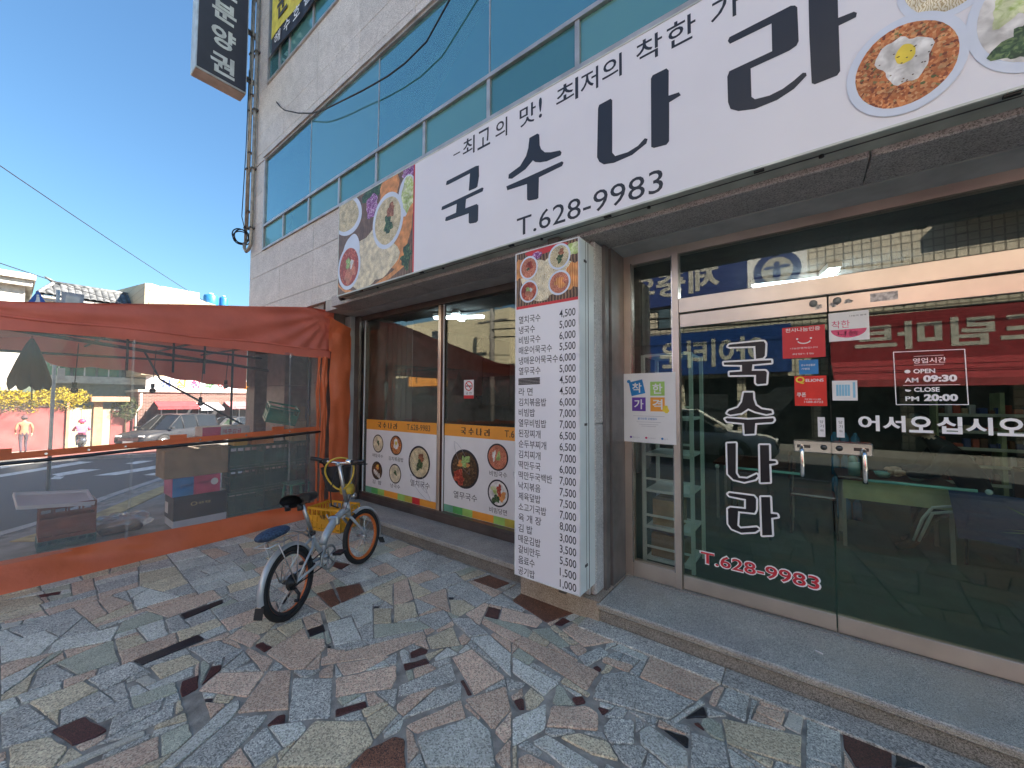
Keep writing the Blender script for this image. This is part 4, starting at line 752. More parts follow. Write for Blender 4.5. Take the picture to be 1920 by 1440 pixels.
def f4(p, T):
    for i in range(5): rect(p, (0, Y0, 0), .168 + i * .014, .180 + i * .014, 1.672, 1.745, d=.0004, mi=7)
    rect(p, (0, Y0, 0), .25, .262, 1.66, 1.76, d=.0004, mi=7)
sticker('blue_paper_sticker', 'crumpled white paper sticker with pale blue print on the right door', .148, .272, 1.642, 1.772, WP, f4)
def fp(x): return lambda p, T: (T('당', x + .012, 1.49, .018, .02, 3), T('기', x + .012, 1.462, .018, .02, 3), T('세요', x + .012, 1.435, .018, .016, 3))
sticker('push_sticker', 'narrow white pull label above the handle of the left door', .068, .106, 1.400, 1.531, WP, fp(.068))
sticker('push_sticker', 'narrow white pull label above the handle of the right door', .164, .203, 1.402, 1.531, WP, fp(.164))
p = MB(); p.box(.345, .47, -.0232, -.0222, 2.262, 2.315); t = tag(p.build('metal_plate', mat('scuffed_plate', (.42, .43, .44), .4, .5, var=.3, scale=40), None), 'scuffed metal label on the top rail of the right door', 'label plate')
for i, (x, z, w) in enumerate(((.085, 2.272, .05), (.17, 2.275, .05), (.24, 2.285, .035))):
    p = MB(); disc(p, (x, -.0221, z), w / 2, .016, d=.0004, n=14, rag=.3); tag(p.build('sticker_remnant', mat('torn_paper', (.45, .44, .42), .8, var=.4, scale=60)), ('torn sticker remnant left of the door gap on the top rail', 'torn sticker remnant just right of the door gap', 'bluish torn sticker remnant beside the metal label')[i], 'sticker remnant')
# ---- price poster
t = thing('poster', 'white poster with four coloured squares reading good price beside the glass doors', 'poster', (-1.045, -.04, 1.285))
p = MB(); p.box(-1.262, -.822, -.044, -.038, 1.282, 1.868, bev=.002); p.build('board', WP, t)
p = MB(); y = -.0445; o = (0, y, 0)
def sq(cx_, cz_, s, mi, a=0):
    c_, s_ = math.cos(R(a)), math.sin(R(a)); q = [(cx_ + c_ * u - s_ * v, cz_ + s_ * u + c_ * v) for u, v in ((-s, -s), (s, -s), (s, s), (-s, s))]; p.poly(q, lambda a_, c2: (a_, y - .0006, c2), mi)
sq(-1.135, 1.745, .060, 1, 12); sq(-.965, 1.735, .058, 2); sq(-1.12, 1.605, .058, 3); sq(-.965, 1.605, .058, 4)
for ch, x, z in (('착', -1.135, 1.745), ('한', -.965, 1.735), ('가', -1.12, 1.605), ('격', -.965, 1.605)): text(p, ch, (x - .04, y, z - .042), .08, .084, d=.0012, off=.02, mi=0)
disc(p, (-1.205, y, 1.80), .016, .014, d=.0006, mi=1); disc(p, (-.90, y, 1.565), .026, .03, d=.0016, mi=5, rag=.15); text(p, '물가안정 모범업소', (-1.13, y, 1.475), .16, .018, d=.0006, off=.01, mi=1)
for zz, w in ((1.505, .26), (1.455, .2), (1.435, .16), (1.42, .12)): rect(p, o, -1.04 - w / 2, -1.04 + w / 2, zz, zz + .003, d=.0006, mi=6)
for x, mi, s_ in ((-1.19, 3, '행정안전부'), (-1.06, 7, '부산광역시'), (-.93, 1, '남구')): disc(p, (x, y, 1.325), .010, .009, d=.0006, mi=mi); text(p, s_, (x + .015, y, 1.318), .06 if len(s_) > 3 else .03, .011, d=.0006, mi=6)
p.build('lettering', [WP, BLU, MLG, PUR, OR, YE, GY, PK], t)
# ================================================================ MAIN SIGN
sg = thing('shop_sign', 'long white fascia sign with big black Korean letters and food photographs above the shop', 'shop sign', (-.7, -.7, 2.94))
M_case = mat('sign_case', (.46, .49, .43), .45, .2, var=.12)
p = MB(); p.box(-4.69, 3.3, -.792, -.56, 2.935, 4.105, bev=.004); p.build('case', M_case, sg)
p = MB(); sv_frame(p, -4.69, 3.3, 2.935, 4.105, .012, -.802, -.7921); p.build('trim', mat('pale_trim', (.62, .66, .60), .4), sg)
p = MB(); p.box(-4.677, 3.287, -.7985, -.7925, 2.948, 4.092); p.build('face', WH, sg)
p = MB()
for x in (-4.2, -3.1, -1.95, -1.1, -.2, .7, 1.6): p.box(x, x + .05, -.79, -.77, 2.925, 2.9345); p.cyl((x + .3, -.74, 2.936), (x + .3, -.74, 2.922), .012, 8)
p.build('bolt', M_black, sg)
p = MB(); p.box(-4.69, 3.3, -.745, -.738, 2.931, 2.9345); p.build('seam', M_core, sg)
Y = -.7985; o = (0, Y, 0); p = MB()
for s_ in LOGO: p.poly(s_, lambda a, c: (a, Y - .0012, c), 0)
text(p, 'T.628-9983', (-1.855, Y, 2.978), 1.165, .152, d=.0012, off=.0, mi=0)
for s_, x, w in (('-', -2.61, .09), ('최', -2.485, .15), ('고', -2.30, .15), ('의', -2.09, .13), ('맛', -1.83, .16), ('!', -1.64, .03), ('최', -1.48, .19), ('저', -1.27, .14), ('의', -1.10, .145), ('착', -.855, .17), ('한', -.655, .17), ('가', -.40, .16), ('격', -.21, .17), ('-', .0, .09)):
    text(p, s_, (x, Y, 3.955 if s_ == '-' else 3.885), w, .012 if s_ == '-' else .165, d=.0012, off=.008, mi=0)
p.build('lettering', BK, sg)
p = MB(); x0, x1, z0, z1 = -4.675, -3.20, 2.95, 4.09
rect(p, o, x0, x1, z0, z1, d=.0008, mi=FI['board']); rect(p, o, x1, x1 + .022, z0, z1, d=.0008, mi=FI['r'])
B_ = lambda x, z, a, c, k, d, rag=.1, n=26: disc(p, (x, Y, z), a, c, d=d, mi=FI[k], n=n, rag=rag)
CNT = [0]
def clipd(x, z, a, c, k, d, rag=0.06, n=34, rot=0):
    CNT[0] += 1; d = d * .25 + CNT[0] % 26 * .00009 + .0006
    pts = []; ph = [random.uniform(0, 6.28) for _ in range(3)]
    for i in range(n):
        t_ = 2 * math.pi * i / n; q = 1 + rag * (.7 * math.sin(2 * t_ + ph[0]) + .6 * math.sin(4 * t_ + ph[1]) + .5 * math.sin(7 * t_ + ph[2])); u, v = a * q * math.cos(t_), c * q * math.sin(t_); cr, sr = math.cos(R(rot)), math.sin(R(rot)); pts.append((x + u * cr - v * sr, z + u * sr + v * cr))
    for aa, bb in (((x0, z0), (x1, z0)), ((x1, z0), (x1, z1)), ((x1, z1), (x0, z1)), ((x0, z1), (x0, z0))): pts = clip(pts, aa, bb, 1)
    if len(pts) > 2: p.poly(pts, lambda q1, q2: (q1, Y - d, q2), FI[k])
CNT[0] = 0
clipd(-4.0, 3.2, .75, .30, 'carrot', .0012, .05); clipd(-4.05, 3.22, .70, .28, 'board', .0015, .04)
clipd(-4.50, 3.93, .35, .25, 'w', .0012, .0, rot=-20); clipd(-4.52, 3.94, .30, .20, 'nood', .0015, .02, rot=-20)
clipd(-3.95, 4.05, .22, .10, 'green', .0015, .15); clipd(-3.62, 3.98, .16, .20, 'carrot', .0018, .1, rot=-30); clipd(-3.95, 3.88, .13, .13, 'cabb', .002, .15); clipd(-3.28, 4.05, .12, .06, 'cabb', .002, .15)
clipd(-3.30, 3.78, .16, .24, 'w', .0018, .0); clipd(-3.28, 3.80, .12, .19, 'lime', .0021, .08)
clipd(-3.38, 3.35, .13, .30, 'carrot', .0018, .2, rot=-20); clipd(-3.30, 3.14, .10, .10, 'green', .002, .35)
clipd(-3.90, 3.28, .42, .32, 'pale', .0024, .12); clipd(-3.72, 3.32, .20, .20, 'pale', .0027, .08); clipd(-4.12, 3.06, .28, .12, 'pale', .0029, .1); clipd(-3.55, 3.5, .14, .14, 'pale', .0029, .1)
clipd(-4.40, 3.36, .20, .30, 'w', .003, .02, rot=-15); dish(p, o, -3.64, 3.62, .315, 'noodle', .0044, 'w', rx=.285); dish(p, o, -4.42, 3.26, .28, 'redsoup', .0044, 'w', rx=.255)
# photographs at the right end
dish(p, o, .408, 3.215, .232, 'egg', .0050, 'w', rx=.205); dish(p, o, .80, 3.25, .26, 'mixed', .0030, 'w', rx=.20); dish(p, o, .56, 3.56, .20, 'pale', .0018, 'w', rx=.17); dish(p, o, 1.35, 3.72, .26, 'redsoup', .0018, 'w'); dish(p, o, 1.6, 3.28, .28, 'noodle', .0050, 'w')
clipd2 = [disc(p, (.408 + random.uniform(-.09, .09), Y, 3.235 + random.uniform(-.11, .12)), .004, .003, d=.0072, mi=FI['dark'], n=6) for _ in range(28)]
p.build('food_print', FOOD, sg)
# ================================================================ MENU BOARD
mb = thing('menu_board', 'tall white menu board with food photograph and black price list on the stone pillar', 'menu board', (-1.58, -.7, .25))
p = MB(); p.box(-1.868, -1.288, -.79, -.553, .252, 2.838, bev=.003); p.build('case', mat('white_case', (.76, .82, .80), .35, var=.03), mb)
p = MB(); sv_frame(p, -1.868, -1.288, .252, 2.838, .008, -.8, -.7901); p.build('trim', mat('white_trim', (.78, .80, .80), .4), mb)
p = MB(); p.box(-1.859, -1.297, -.797, -.7902, .261, 2.829); p.build('face', WH, mb)
p = MB()
for z in (2.67, 1.45, .43): p.box(-1.2878, -1.284, -.725, -.685, z, z + .018)
p.box(-1.2878, -1.2865, -.66, -.652, .26, 2.83); p.box(-1.2878, -1.2865, -.7, -.696, .26, 2.83); p.box(-1.50, -1.44, -.74, -.66, .20, .2518); p.box(-1.62, -1.52, -.70, -.58, 2.839, 2.93); p.build('bracket', M_core, mb)
Y = -.797; o = (0, Y, 0); p = MB(); x0, x1, z0, z1 = -1.858, -1.298, 2.395, 2.828
rect(p, o, x0, x1, z0, z1, d=.0006, mi=FI['board']); rect(p, o, x0, x1, z0 - .022, z0, d=.0006, mi=FI['r'])
CNT[0] = 0
clipd(-1.60, 2.57, .22, .17, 'pale', .0010, .1); clipd(-1.50, 2.66, .14, .08, 'pale', .0012, .1); clipd(-1.58, 2.81, .18, .03, 'r', .0010, .1); clipd(-1.33, 2.76, .06, .05, 'lime', .0012, .1); clipd(-1.83, 2.70, .06, .08, 'carrot', .001, .2); clipd(-1.66, 2.78, .05, .03, 'cabb', .0012)
clipd(-1.34, 2.56, .07, .10, 'carrot', .0012, .2); clipd(-1.45, 2.42, .12, .03, 'board', .0014, .1)
dish(p, o, -1.735, 2.695, .095, 'kimchi', .0030, 'w', rx=.087); dish(p, o, -1.455, 2.725, .10, 'noodle', .0030, 'w', rx=.097); dish(p, o, -1.735, 2.505, .09, 'redsoup', .0030, 'w', rx=.087); dish(p, o, -1.455, 2.525, .095, 'orange', .0030, 'w', rx=.097)
p.build('food_print', FOOD, mb)
MENU = [('멸치국수', '4,500'), ('냉국수', '5,000'), ('비빔국수', '6,000'), ('매운어묵국수', '5,500'), ('냉매운어묵국수', '6,000'), ('열무국수', '5,000'), (None, '4,500'), ('라 면', '4,500'), ('김치볶음밥', '6,000'), ('비빔밥', '7,000'), ('열무비빔밥', '7,000'), ('된장찌개', '6,500'), ('순두부찌개', '6,500'), ('김치찌개', '7,000'), ('떡만두국', '6,000'), ('떡만두국백반', '7,000'), ('낙지볶음', '7,500'), ('제육덮밥', '7,500'), ('소고기국밥', '7,000'), ('육 개 장', '8,000'), ('김 밥', '3,000'), ('매운김밥', '3,500'), ('갈비만두', '5,500'), ('음료수', '1,500'), ('공기밥', '1,000')]
p = MB()
for i, (nm, pr) in enumerate(MENU):
    z = 2.283 - i * .0828
    if nm: text(p, nm, (-1.832, Y, z - .031), .052 * len(nm.replace(' ', '')) + .03 * nm.count(' '), .062, d=.0008, off=.006, mi=0)
    else:
        for k in range(5): fatline(p, [(-1.832, z - .024 + k * .011), (-1.632, z - .020 + k * .011)], .0045, o, '-y', .0008 + k * .0003, 0)
    text(p, pr, (-1.455, Y, z - .033), .135, .066, d=.0008, off=.008, mi=0)
p.build('lettering', BK, mb)
# small dome light / camera at the sign's end
cc = thing('security_camera', 'small black camera under the left end of the long sign', 'camera', (-4.78, -.60, 2.98))
p = MB(); p.box(-4.80, -4.76, -.60, -.551, 2.95, 3.08); p.build('bracket', M_black, cc)
p = MB(); p.cyl((-4.86, -.66, 2.975), (-4.74, -.64, 2.985), .035, 14); p.build('body', M_black, cc)
# ================================================================ CORNER PIPES, BLADE SIGN, BANNER, CABLES
M_pipe = mat('weathered_pipe', (.36, .33, .27), .45, .3, var=.2, scale=12)
def pipe(name, lab, x, y, r, z0, z1, u=None):
    t = thing(name, lab, 'pipe', (x, y, z0)); p = MB(); pts = [(x, y, z1), (x, y, z0)]
    if u: pts += [(x - .02 + u * .03, y - .02, z0 - .10), (x + u * .09, y - .04, z0 - .13), (x + u * .16, y - .05, z0 - .05), (x + u * .17, y - .05, z0 + .05)]
    p.tube(pts, r, 12); p.build('tube', M_pipe, t)
    z = z0 + .3
    while z < z1:
        p = MB(); p.box(x - r - .01, x + r + .01, y - r - .008, -.551 if y > -.7 else y + r + .05, z, z + .03); p.build('clamp', M_core, t); z += 1.15
    return t
pipe('conduit', 'pale vertical conduit nearest the window on the building corner, bent at its foot', -8.25, -.60, .030, 4.55, 11.2, -1)
pipe('conduit', 'thin dark conduit between the two pale ones on the building corner', -8.385, -.62, .018, 4.9, 11.2)
pipe('conduit', 'outer pale conduit beside the blade sign on the building corner', -8.46, -.62, .026, 4.6, 11.2)
ck = MB(); ck.tube([(-8.42 + .02 * math.sin(R(a)) - (a % 720) * .00004, -.70 + .13 * math.cos(R(a)) + .02 * math.sin(R(a * .33)), 4.70 + .125 * math.sin(R(a)) + .02 * math.cos(R(a * .4))) for a in range(0, 1081, 20)], .011, 6)
ck.tube([(-8.36, -.66, 4.8), (-8.44, -.70, 5.1), (-8.40, -.68, 6.4), (-8.43, -.66, 8)], .008, 5)
tag(ck.build('cable_coil', M_black), 'black cable coiled at the foot of the corner conduits', 'cable coil')
bs = thing('blade_sign', 'black projecting sign with pale vertical Korean letters high on the building corner', 'projecting sign', (-8.4, -1.1, 7.4))
p = MB(); p.box(-8.62, -8.302, -1.50, -.735, 7.42, 11.4, bev=.006); p.build('case', mat('pale_blue_case', (.50, .58, .62), .45), bs)
p = MB(); p.box(-8.3015, -8.295, -1.485, -.75, 7.44, 11.38); p.build('face', mat('dark_face', (.035, .038, .055), .4, var=.05), bs)
p = MB(); p.box(-8.60, -8.33, -1.49, -.74, 7.405, 7.4195); p.build('underside', mat('tan_underside', (.36, .27, .22), .6), bs)
p = MB()
for ch, z in (('권', 7.52), ('양', 8.02), ('분', 8.52), ('인', 9.02), ('파', 9.6)): text(p, ch, (-8.295, -1.30, z), .37, .38, face='+x', d=.0015, off=.035)
p.build('lettering', mat('pale_letters', (.62, .66, .64), .5), bs)
p = MB()
for z in (7.75, 8.7): 
    for yy in (0, .06): p.box(-8.44, -8.40, -.735, -.56, z + yy, z + yy + .03)
p.build('bracket', M_core, bs)
bn = thing('window_banner', 'yellow and black cloth banner with Korean letters over the third floor window', 'banner', (-6.6, -.6, 7.85))
p = MB(); p.grid(lambda u, v: (-7.56 + 5.0 * u, -.60 - .012 * math.sin(u * 22), 7.84 + 2.2 * v), 30, 4); p.build('cloth', mat('black_banner', (.03, .032, .045), .6), bn)
p = MB(); p.grid(lambda u, v: (-7.55 + 4.9 * u, -.602 - .012 * math.sin(u * 22) - .006, 8.14 + 1.85 * v), 30, 4); p.build('yellow_panel', mat('yellow_banner', (.70, .60, .08), .6), bn)
p = MB()
for ch, x in zip('해수호텔', (-7.36, -6.98, -6.62, -6.24)): text(p, ch, (x, -.625, 7.89), .24, .20, d=.004, off=.01, mi=0)
text(p, '분양', (-7.28, -.625, 8.30), .95, .60, d=.004, off=.02, mi=1); p.build('lettering', [WP, mat('dark_letters', (.06, .06, .05), .6)], bn)
def cable(name, lab, a, c, sag, r=.008, n=24, mm=None, parent=None):
    a, c = Vector(a), Vector(c); p = MB(); p.tube([a.lerp(c, i / n) - Vector((0, 0, sag * 4 * (i / n) * (1 - i / n))) for i in range(n + 1)], r, 5)
    return tag(p.build(name, mm or M_black), lab, 'cable')
p = MB(); p.tube([(-7.37, -.56, 6.92), (-7.1, -.6, 6.68), (-6.84, -.63, 6.48), (-6.25, -.66, 6.14), (-5.8, -.66, 5.93), (-5.47, -.66, 5.82), (-4.43, -.66, 5.60), (-3.9, -.66, 5.51), (-3.56, -.66, 5.49), (-3.19, -.66, 5.53), (-2.82, -.67, 5.76), (-2.3, -.72, 6.2), (-1.4, -.9, 7.2)], .010, 6); tag(p.build('overhead_cable', M_black), 'black cable sagging from the granite wall across the teal windows', 'cable')
cable('overhead_cable', 'thin cable slanting down the left sky above the tent, upper of the pair', (-12, -7, 8.3), (-60, 22, 9.5), .9, .014)
cable('overhead_cable', 'thin cable low in the left sky above the tiled roof, lower of the pair', (-14, -7, 5.6), (-60, 22, 9.0), .6, .014)
# ================================================================ TENT
M_tarp = cloth('orange_tarpaulin', (.74, .17, .06), .22, .42, .5, 18); M_tarpr = cloth('roof_tarpaulin', (.80, .20, .13), .26, .5, .4, 14)
M_pole = mat('tent_pole', (.05, .05, .055), .4, .6); M_film = glass('clear_vinyl', (.91, .89, .88), .04, (1, 1, 1), (.80, .78, .77), .135, .06, .6, warp=.5)
M_filmw = glass('vinyl_seam', (.88, .88, .88), .08, (1, 1, 1), (.8, .8, .8), .16, .1, .6)
tt = thing('vinyl_tent', 'orange tarpaulin tent with clear vinyl front standing against the building', 'tent', (-6.9, -2.3, 0))
TOP = lambda y: min(2.47 + (.175 if y > -3.36 else .03) * (y + 3.36), 2.93)
def wr(y, z): return .03 * nz(y * .9 + z * 1.5, z * .8 - y * .4, 1) + .020 * nz(y * 1.2, z * 2.2, 3) + .012 * nz(y * 3 + z * 4, z * 3 - y, 9) 
def fold(y, z):
    d = math.hypot(y + .40, z - 2.92); a = math.atan2(z - 2.92, y + .40); return .045 * math.exp(-d * 1.3) * math.sin(a * 24 + 2 * nz(y, z, 4)) + .014 * math.sin((y + z * .8) * 9) * nz(y * 2, z, 5)
p = MB(); p.grid(lambda u, v: (-5.50 + wr(-6.2 + 5.8 * u, 2.33 + v) * .8 + fold(-6.2 + 5.8 * u, 2.33 + v * (TOP(-6.2 + 5.8 * u) - 2.33)), -6.2 + 5.8 * u, 2.335 + v * (TOP(-6.2 + 5.8 * u) - 2.335) + .012 * nz(u * 9, v, 1) * v), 130, 14)
p.build('gable', M_tarpr, tt)
p = MB(); zb = lambda y: 2.235 + .012 * math.sin(y * 2.1) + .006 * nz(y * 5, 1)
p.grid(lambda u, v: (-5.482 + .010 * math.sin(u * 40 + v) * (1 - v) + .006 * nz(u * 14, v, 2), -6.2 + 5.74 * u, zb(-6.2 + 5.74 * u) * (1 - v) + 2.350 * v), 110, 4)
p.tube([(-5.488, -6.2 + 5.75 * i / 40, 2.348 + .008 * math.sin(i * .8)) for i in range(41)], .013, 6); p.build('valance', M_tarpr, tt)
p = MB(); p.grid(lambda u, v: (-5.5 - 3.3 * u, -6.2 + 5.8 * v, TOP(-6.2 + 5.8 * v) + .0 - .10 * math.sin(math.pi * u) * math.sin(math.pi * ((v * 3) % 1)) * .5 + .02 * nz(u * 5, v * 5, 4)), 24, 30); p.build('roof', M_tarpr, tt)
def hem(y): return min(2.30, 2.62 + (y + 3.3) * -1.3) if y < -2.92 else 2.13 - .02 * (y + 2.9) - .075 * max(0, y + 2.2) ** 1.0 * 1.9 - .0
p = MB(); p.grid(lambda u, v: (-8.7 + .03 * math.sin(u * 60), -6.2 + 5.75 * u, TOP(-6.2 + 5.75 * u) * (1 - v) + v * (max(hem(-6.2 + 5.75 * u), 1.74) - .03 * abs(math.sin(u * 44)))), 150, 5); p.build('far_valance', M_tarpr, tt)
p = MB(); p.grid(lambda u, v: (-5.497 + .018 * nz(u * 4, v * 3, 6) + .010 * nz(u * 22, v * 5, 2) + .012 * math.sin(u * 17 + 2 * v) * (1 - v), -6.2 + 5.59 * u, .21 * (1 - v) + 2.26 * v), 70, 24); p.build('clear_panel', M_film, tt)
for y, z0, z1 in ((-2.53, .21, 2.24), (-1.02, .25, 2.24)):
    p = MB(); p.grid(lambda u, v: (-5.468, y + .022 * u + .03 * math.sin(v * 4) * (1 - v), z0 + (z1 - z0) * v), 2, 14); p.build('vinyl_seam', M_filmw, tt)
p = MB()
def skirt(u, v):
    y = -6.2 + 5.82 * u; top = .245 - .018 * (y + 3.3) if y < -.9 else .20; f = math.sin(y * 3.1 + v * 2.2) * .03 + .012 * math.sin(y * 17 + v * 6) * max(0, nz(y * 1.3, 4)) * 2 + .018 * math.sin(y * 9 + 3 * v) * nz(y, v, 7) * 2
    return (-5.49 + (1 - v) ** 1.3 * (.10 + .05 * math.sin(y * 1.7)) + f * (.4 + v * (1 - v) * 3), y, .004 + top * v + .012 * nz(y * 3, 2) * v)
p.grid(skirt, 150, 12); p.build('skirt', M_tarp, tt)
zbar = lambda y: 1.105 + .034 * (y + 3.3)
p = MB(); p.grid(lambda u, v: (-5.462 + .004 * math.sin(u * 50), -6.2 + 5.6 * u, zbar(-6.2 + 5.6 * u) + .058 * v), 60, 2)
for y in (-3.32, -2.14, -1.14): p.box(-5.468, -5.455, y - .07, y + .07, zbar(y) + .04, zbar(y) + .10)
p.build('cross_band', M_tarp, tt)
p = MB(); p.tube([(-5.44, -6.2 + 5.6 * i / 20, zbar(-6.2 + 5.6 * i / 20) - .022 + .006 * math.sin(i)) for i in range(21)], .016, 8); p.build('cross_pole', M_pole, tt)
p = MB()
for y in (-3.7, -3.06, -2.8, -2.55, -1.95, -1.5, -1.0): disc(p, (-5.455, y, zbar(y) + .025), .010, .010, '+x', .004, n=10)
p.build('eyelet', M_steel2, tt)
def vstrip(y0, y1, z0, z1, x=-5.46, nm='side_strip', k=.02):
    p = MB(); p.grid(lambda u, v: (x + k * math.sin(math.pi * u) + .03 * nz(u * 3, v * 9, y0) + k * .5 * math.sin(v * 7 + u * 3) + (.018 * math.sin((u + v * 3.2) * 13) * nz(u, v * 5, 3) * 2 if k > .03 else 0), y0 + (y1 - y0) * u + .006 * math.sin(v * 14), z0 + (z1 - z0) * v), 10, 50); p.build(nm, M_tarp, tt)
vstrip(-.655, -.615, .16, 2.24); vstrip(-.60, -.515, .16, 2.24, -5.452); vstrip(-.47, -.165, .02, 2.6, -5.45, 'corner_flap', .022)
p = MB(); p.grid(lambda u, v: (-5.45 + -.0 + .02 * math.sin(math.pi * u) * (1 - v) + .03 * math.sin(u * 9 - v * 5) * v * (1 - v) * 2, -.50 + .335 * u, 2.33 + v * (.50 - .12 * u)), 16, 16); p.build('corner_flap', M_tarp, tt)
p = MB()
for x, y in ((-5.60, -6.1), (-5.60, -.70), (-8.6, -.72)): p.cyl((x, y, 0 if x > -6 else -.02), (x, y, TOP(y) - .05), .02, 8)
for y in (-6.1, -.72): p.cyl((-5.6, y, TOP(y) - .08), (-8.6, y, TOP(y) - .08), .018, 8)
for x in (-5.6, -8.6): p.cyl((x, -6.1, 2.25), (x, -.72, 2.30), .018, 8)
p.cyl((-7, -6.0, 2.72), (-7, -.7, 2.10), .022, 8); p.cyl((-7.3, -6.0, 2.6), (-7.3, -.7, 2.32), .018, 8); p.cyl((-7, -2.03, 1.9), (-7, -1.04, 1.23), .014, 8); p.cyl((-7, -2.2, 2.27), (-7, -2.03, 1.9), .012, 6)
for y in (-3.4, -2.6, -1.8, -1.2): p.cyl((-5.6, y, 2.36), (-8.6, y, 2.42), .015, 6)
for y in (-2.36, -1.9, -1.55): p.cyl((-7, y, 2.0), (-7, y, 2.62), .014, 6)
p.build('frame', M_pole, tt)
# things hung in the tent
def bulb(y, z, x, lab, clear=False):
    t = thing('hanging_bulb', lab, 'light bulb', (x, y, z), 0, 'unlit bulbs hanging in the tent'); p = MB(); p.cyl((x, y, z + .04), (x + .02, y + .015, 2.3), .005, 5); p.build('cord', M_black, t)
    p = MB(); p.cyl((x, y, z), (x, y, z + .06), .022, 10); p.build('socket', M_black, t)
    p = MB(); p.ball((x, y, z - .035), .036, 12); p.build('bulb', mat('milky_bulb', (.35, .33, .30), .3) if clear else mat('dark_bulb', (.03, .03, .035), .2), t)
bulb(-2.80, 1.77, -7, 'dark bulb hanging left of centre beside the folded parasol'); bulb(-2.10, 1.78, -7.01, 'dark bulb hanging at the top of the diagonal pole')
bulb(-1.58, 1.60, -7, 'dark bulb hanging in front of the lower diagonal pole'); bulb(-1.28, 1.86, -7, 'pale bulb hanging beside the stone pier', True)
um = thing('hanging_umbrella', 'half folded grey beige umbrella hanging upside down in the tent', 'umbrella', (-6.5, -3.15, 1.7)); p = MB()
def umb(u, v):
    a = 2 * math.pi * u; r = .01 + .165 * v ** .8 * (1 + .16 * abs(math.sin(4 * a)) - .10) ; r *= (1 if v < .85 else 1 - (v - .85) * 1.5); return (-6.5 + r * math.cos(a), -3.15 + r * math.sin(a), 2.27 - .50 * v - .05 * abs(math.sin(4 * a)) * v)
p.grid(umb, 96, 10); p.build('canopy', cloth('umbrella_cloth', (.085, .065, .06), .08, .7), um)
p = MB(); p.cyl((-6.5, -3.15, 2.3), (-6.5, -3.13, 1.62), .006, 6); p.build('shaft', M_steel2, um)
# ---------------------------------------------------------------- crates and boxes
def crate_mesh(L, Wd, H, rows=3, cols=5, t=.012):
    p = MB(); h = H
    for s_ in (-1, 1):
        for (ln, ax) in ((L, 0), (Wd, 1)):
            off = (Wd if ax == 0 else L) / 2 * s_
            def bx(a0, a1, z0, z1, th=t, o=0):
                lo, hi = off - s_ * th - s_ * o, off + 0 - s_ * o; lo, hi = min(lo, hi), max(lo, hi)
                if ax == 0: p.box(a0, a1, lo, hi, z0, z1)
                else: p.box(lo, hi, a0, a1, z0, z1)
            e = ln / 2 - (0 if ax == 0 else t + .0005)
            bx(-e, e, 0, h * .10); bx(-e, e, h * .90, h)
            for r_ in range(1, rows): bx(-e, e, h * (.1 + .8 * r_ / rows) - .008, h * (.1 + .8 * r_ / rows) + .008, t * .8)
            for c_ in range(cols + 1): x = -e + 2 * e * c_ / cols; bx(max(-e, x - .007), min(e, x + .007), h * .10, h * .90, t * 1.1, -.001)
            bx(-e, e, h * .12, h * .62 if ax == 0 else h * .55, t * .3, t * .6)
    p.box(-L / 2 + t, L / 2 - t, -Wd / 2 + t, Wd / 2 - t, .004, .014); return p
def crate(name, lab, m, L, Wd, H, loc, rz=0, group=None, rows=3, cols=5, tilt=None):
    t = thing(name, lab, 'crate', loc, rz, group); crate_mesh(L, Wd, H, rows, cols).build('body', m, t, local=True)
    p = MB(); p.box(-L * .16, L * .16, -Wd / 2 - .002, -Wd / 2 + .001, H * .30, H * .52); p.build('label_panel', m, t, local=True)
    if tilt: t.rotation_euler = tilt
    return t
M_gcr = mat('dark_green_plastic', (.035, .11, .085), .4, var=.15, scale=4, rnd=.2); M_bcr = mat('red_brown_plastic', (.24, .075, .05), .45, var=.15); M_ycr = mat('yellow_plastic', (.72, .36, .03), .38, var=.1); M_gbk = mat('emerald_plastic', (.02, .22, .14), .35)
proto = None; lv = ['bottom', 'middle', 'top']; cl = ['left', 'middle', 'right']
for c_ in range(3):
    for r_ in range(3):
        loc = (-6.52 + .01 * random.random(), -1.17 + .44 * c_ - (0.0), .006 + .325 * r_)
        lab = 'dark green crate, %s of the %s stack against the pier in the tent' % (lv[r_], cl[c_])
        if proto is None: proto = crate('green_crate', lab, M_gcr, .43, .31, .32, loc, R(90), 'dark green crates stacked in the tent'); o = proto
        else: o = copy_tree(proto); o.location = loc; o['label'] = lab
        o.rotation_euler = (0, 0, R(90 + random.uniform(-2, 2)))
crate('brown_crate', 'tall red brown plastic crate standing alone behind the vinyl', M_bcr, .42, .34, .37, (-6.68, -2.83, .105), R(90), rows=5, cols=4)
crate('green_crate', 'low dark green crate under the red brown crate', mat('teal_plastic', (.05, .16, .15), .4), .43, .35, .095, (-6.68, -2.83, .005), R(90), rows=2, cols=6)
crate('yellow_crate', 'yellow plastic crate on the paving behind the bicycle', M_ycr, .50, .36, .28, (-4.83, -.70, .006), R(20), rows=3, cols=7)
p = MB(); text(p, '식품', (-.05, -.185, .15), .09, .05, d=.004, off=.02); yc = [o for o in bpy.data.objects if o.name.startswith('yellow_crate')][0]; p.build('lettering', BK, yc, local=True)
crate('green_basket', 'emerald green basket tipped on its side on top of the crates', M_gbk, .40, .28, .25, (-6.30, -.80, 1.30), R(80), rows=2, cols=2, tilt=(R(14), R(12), R(80)))
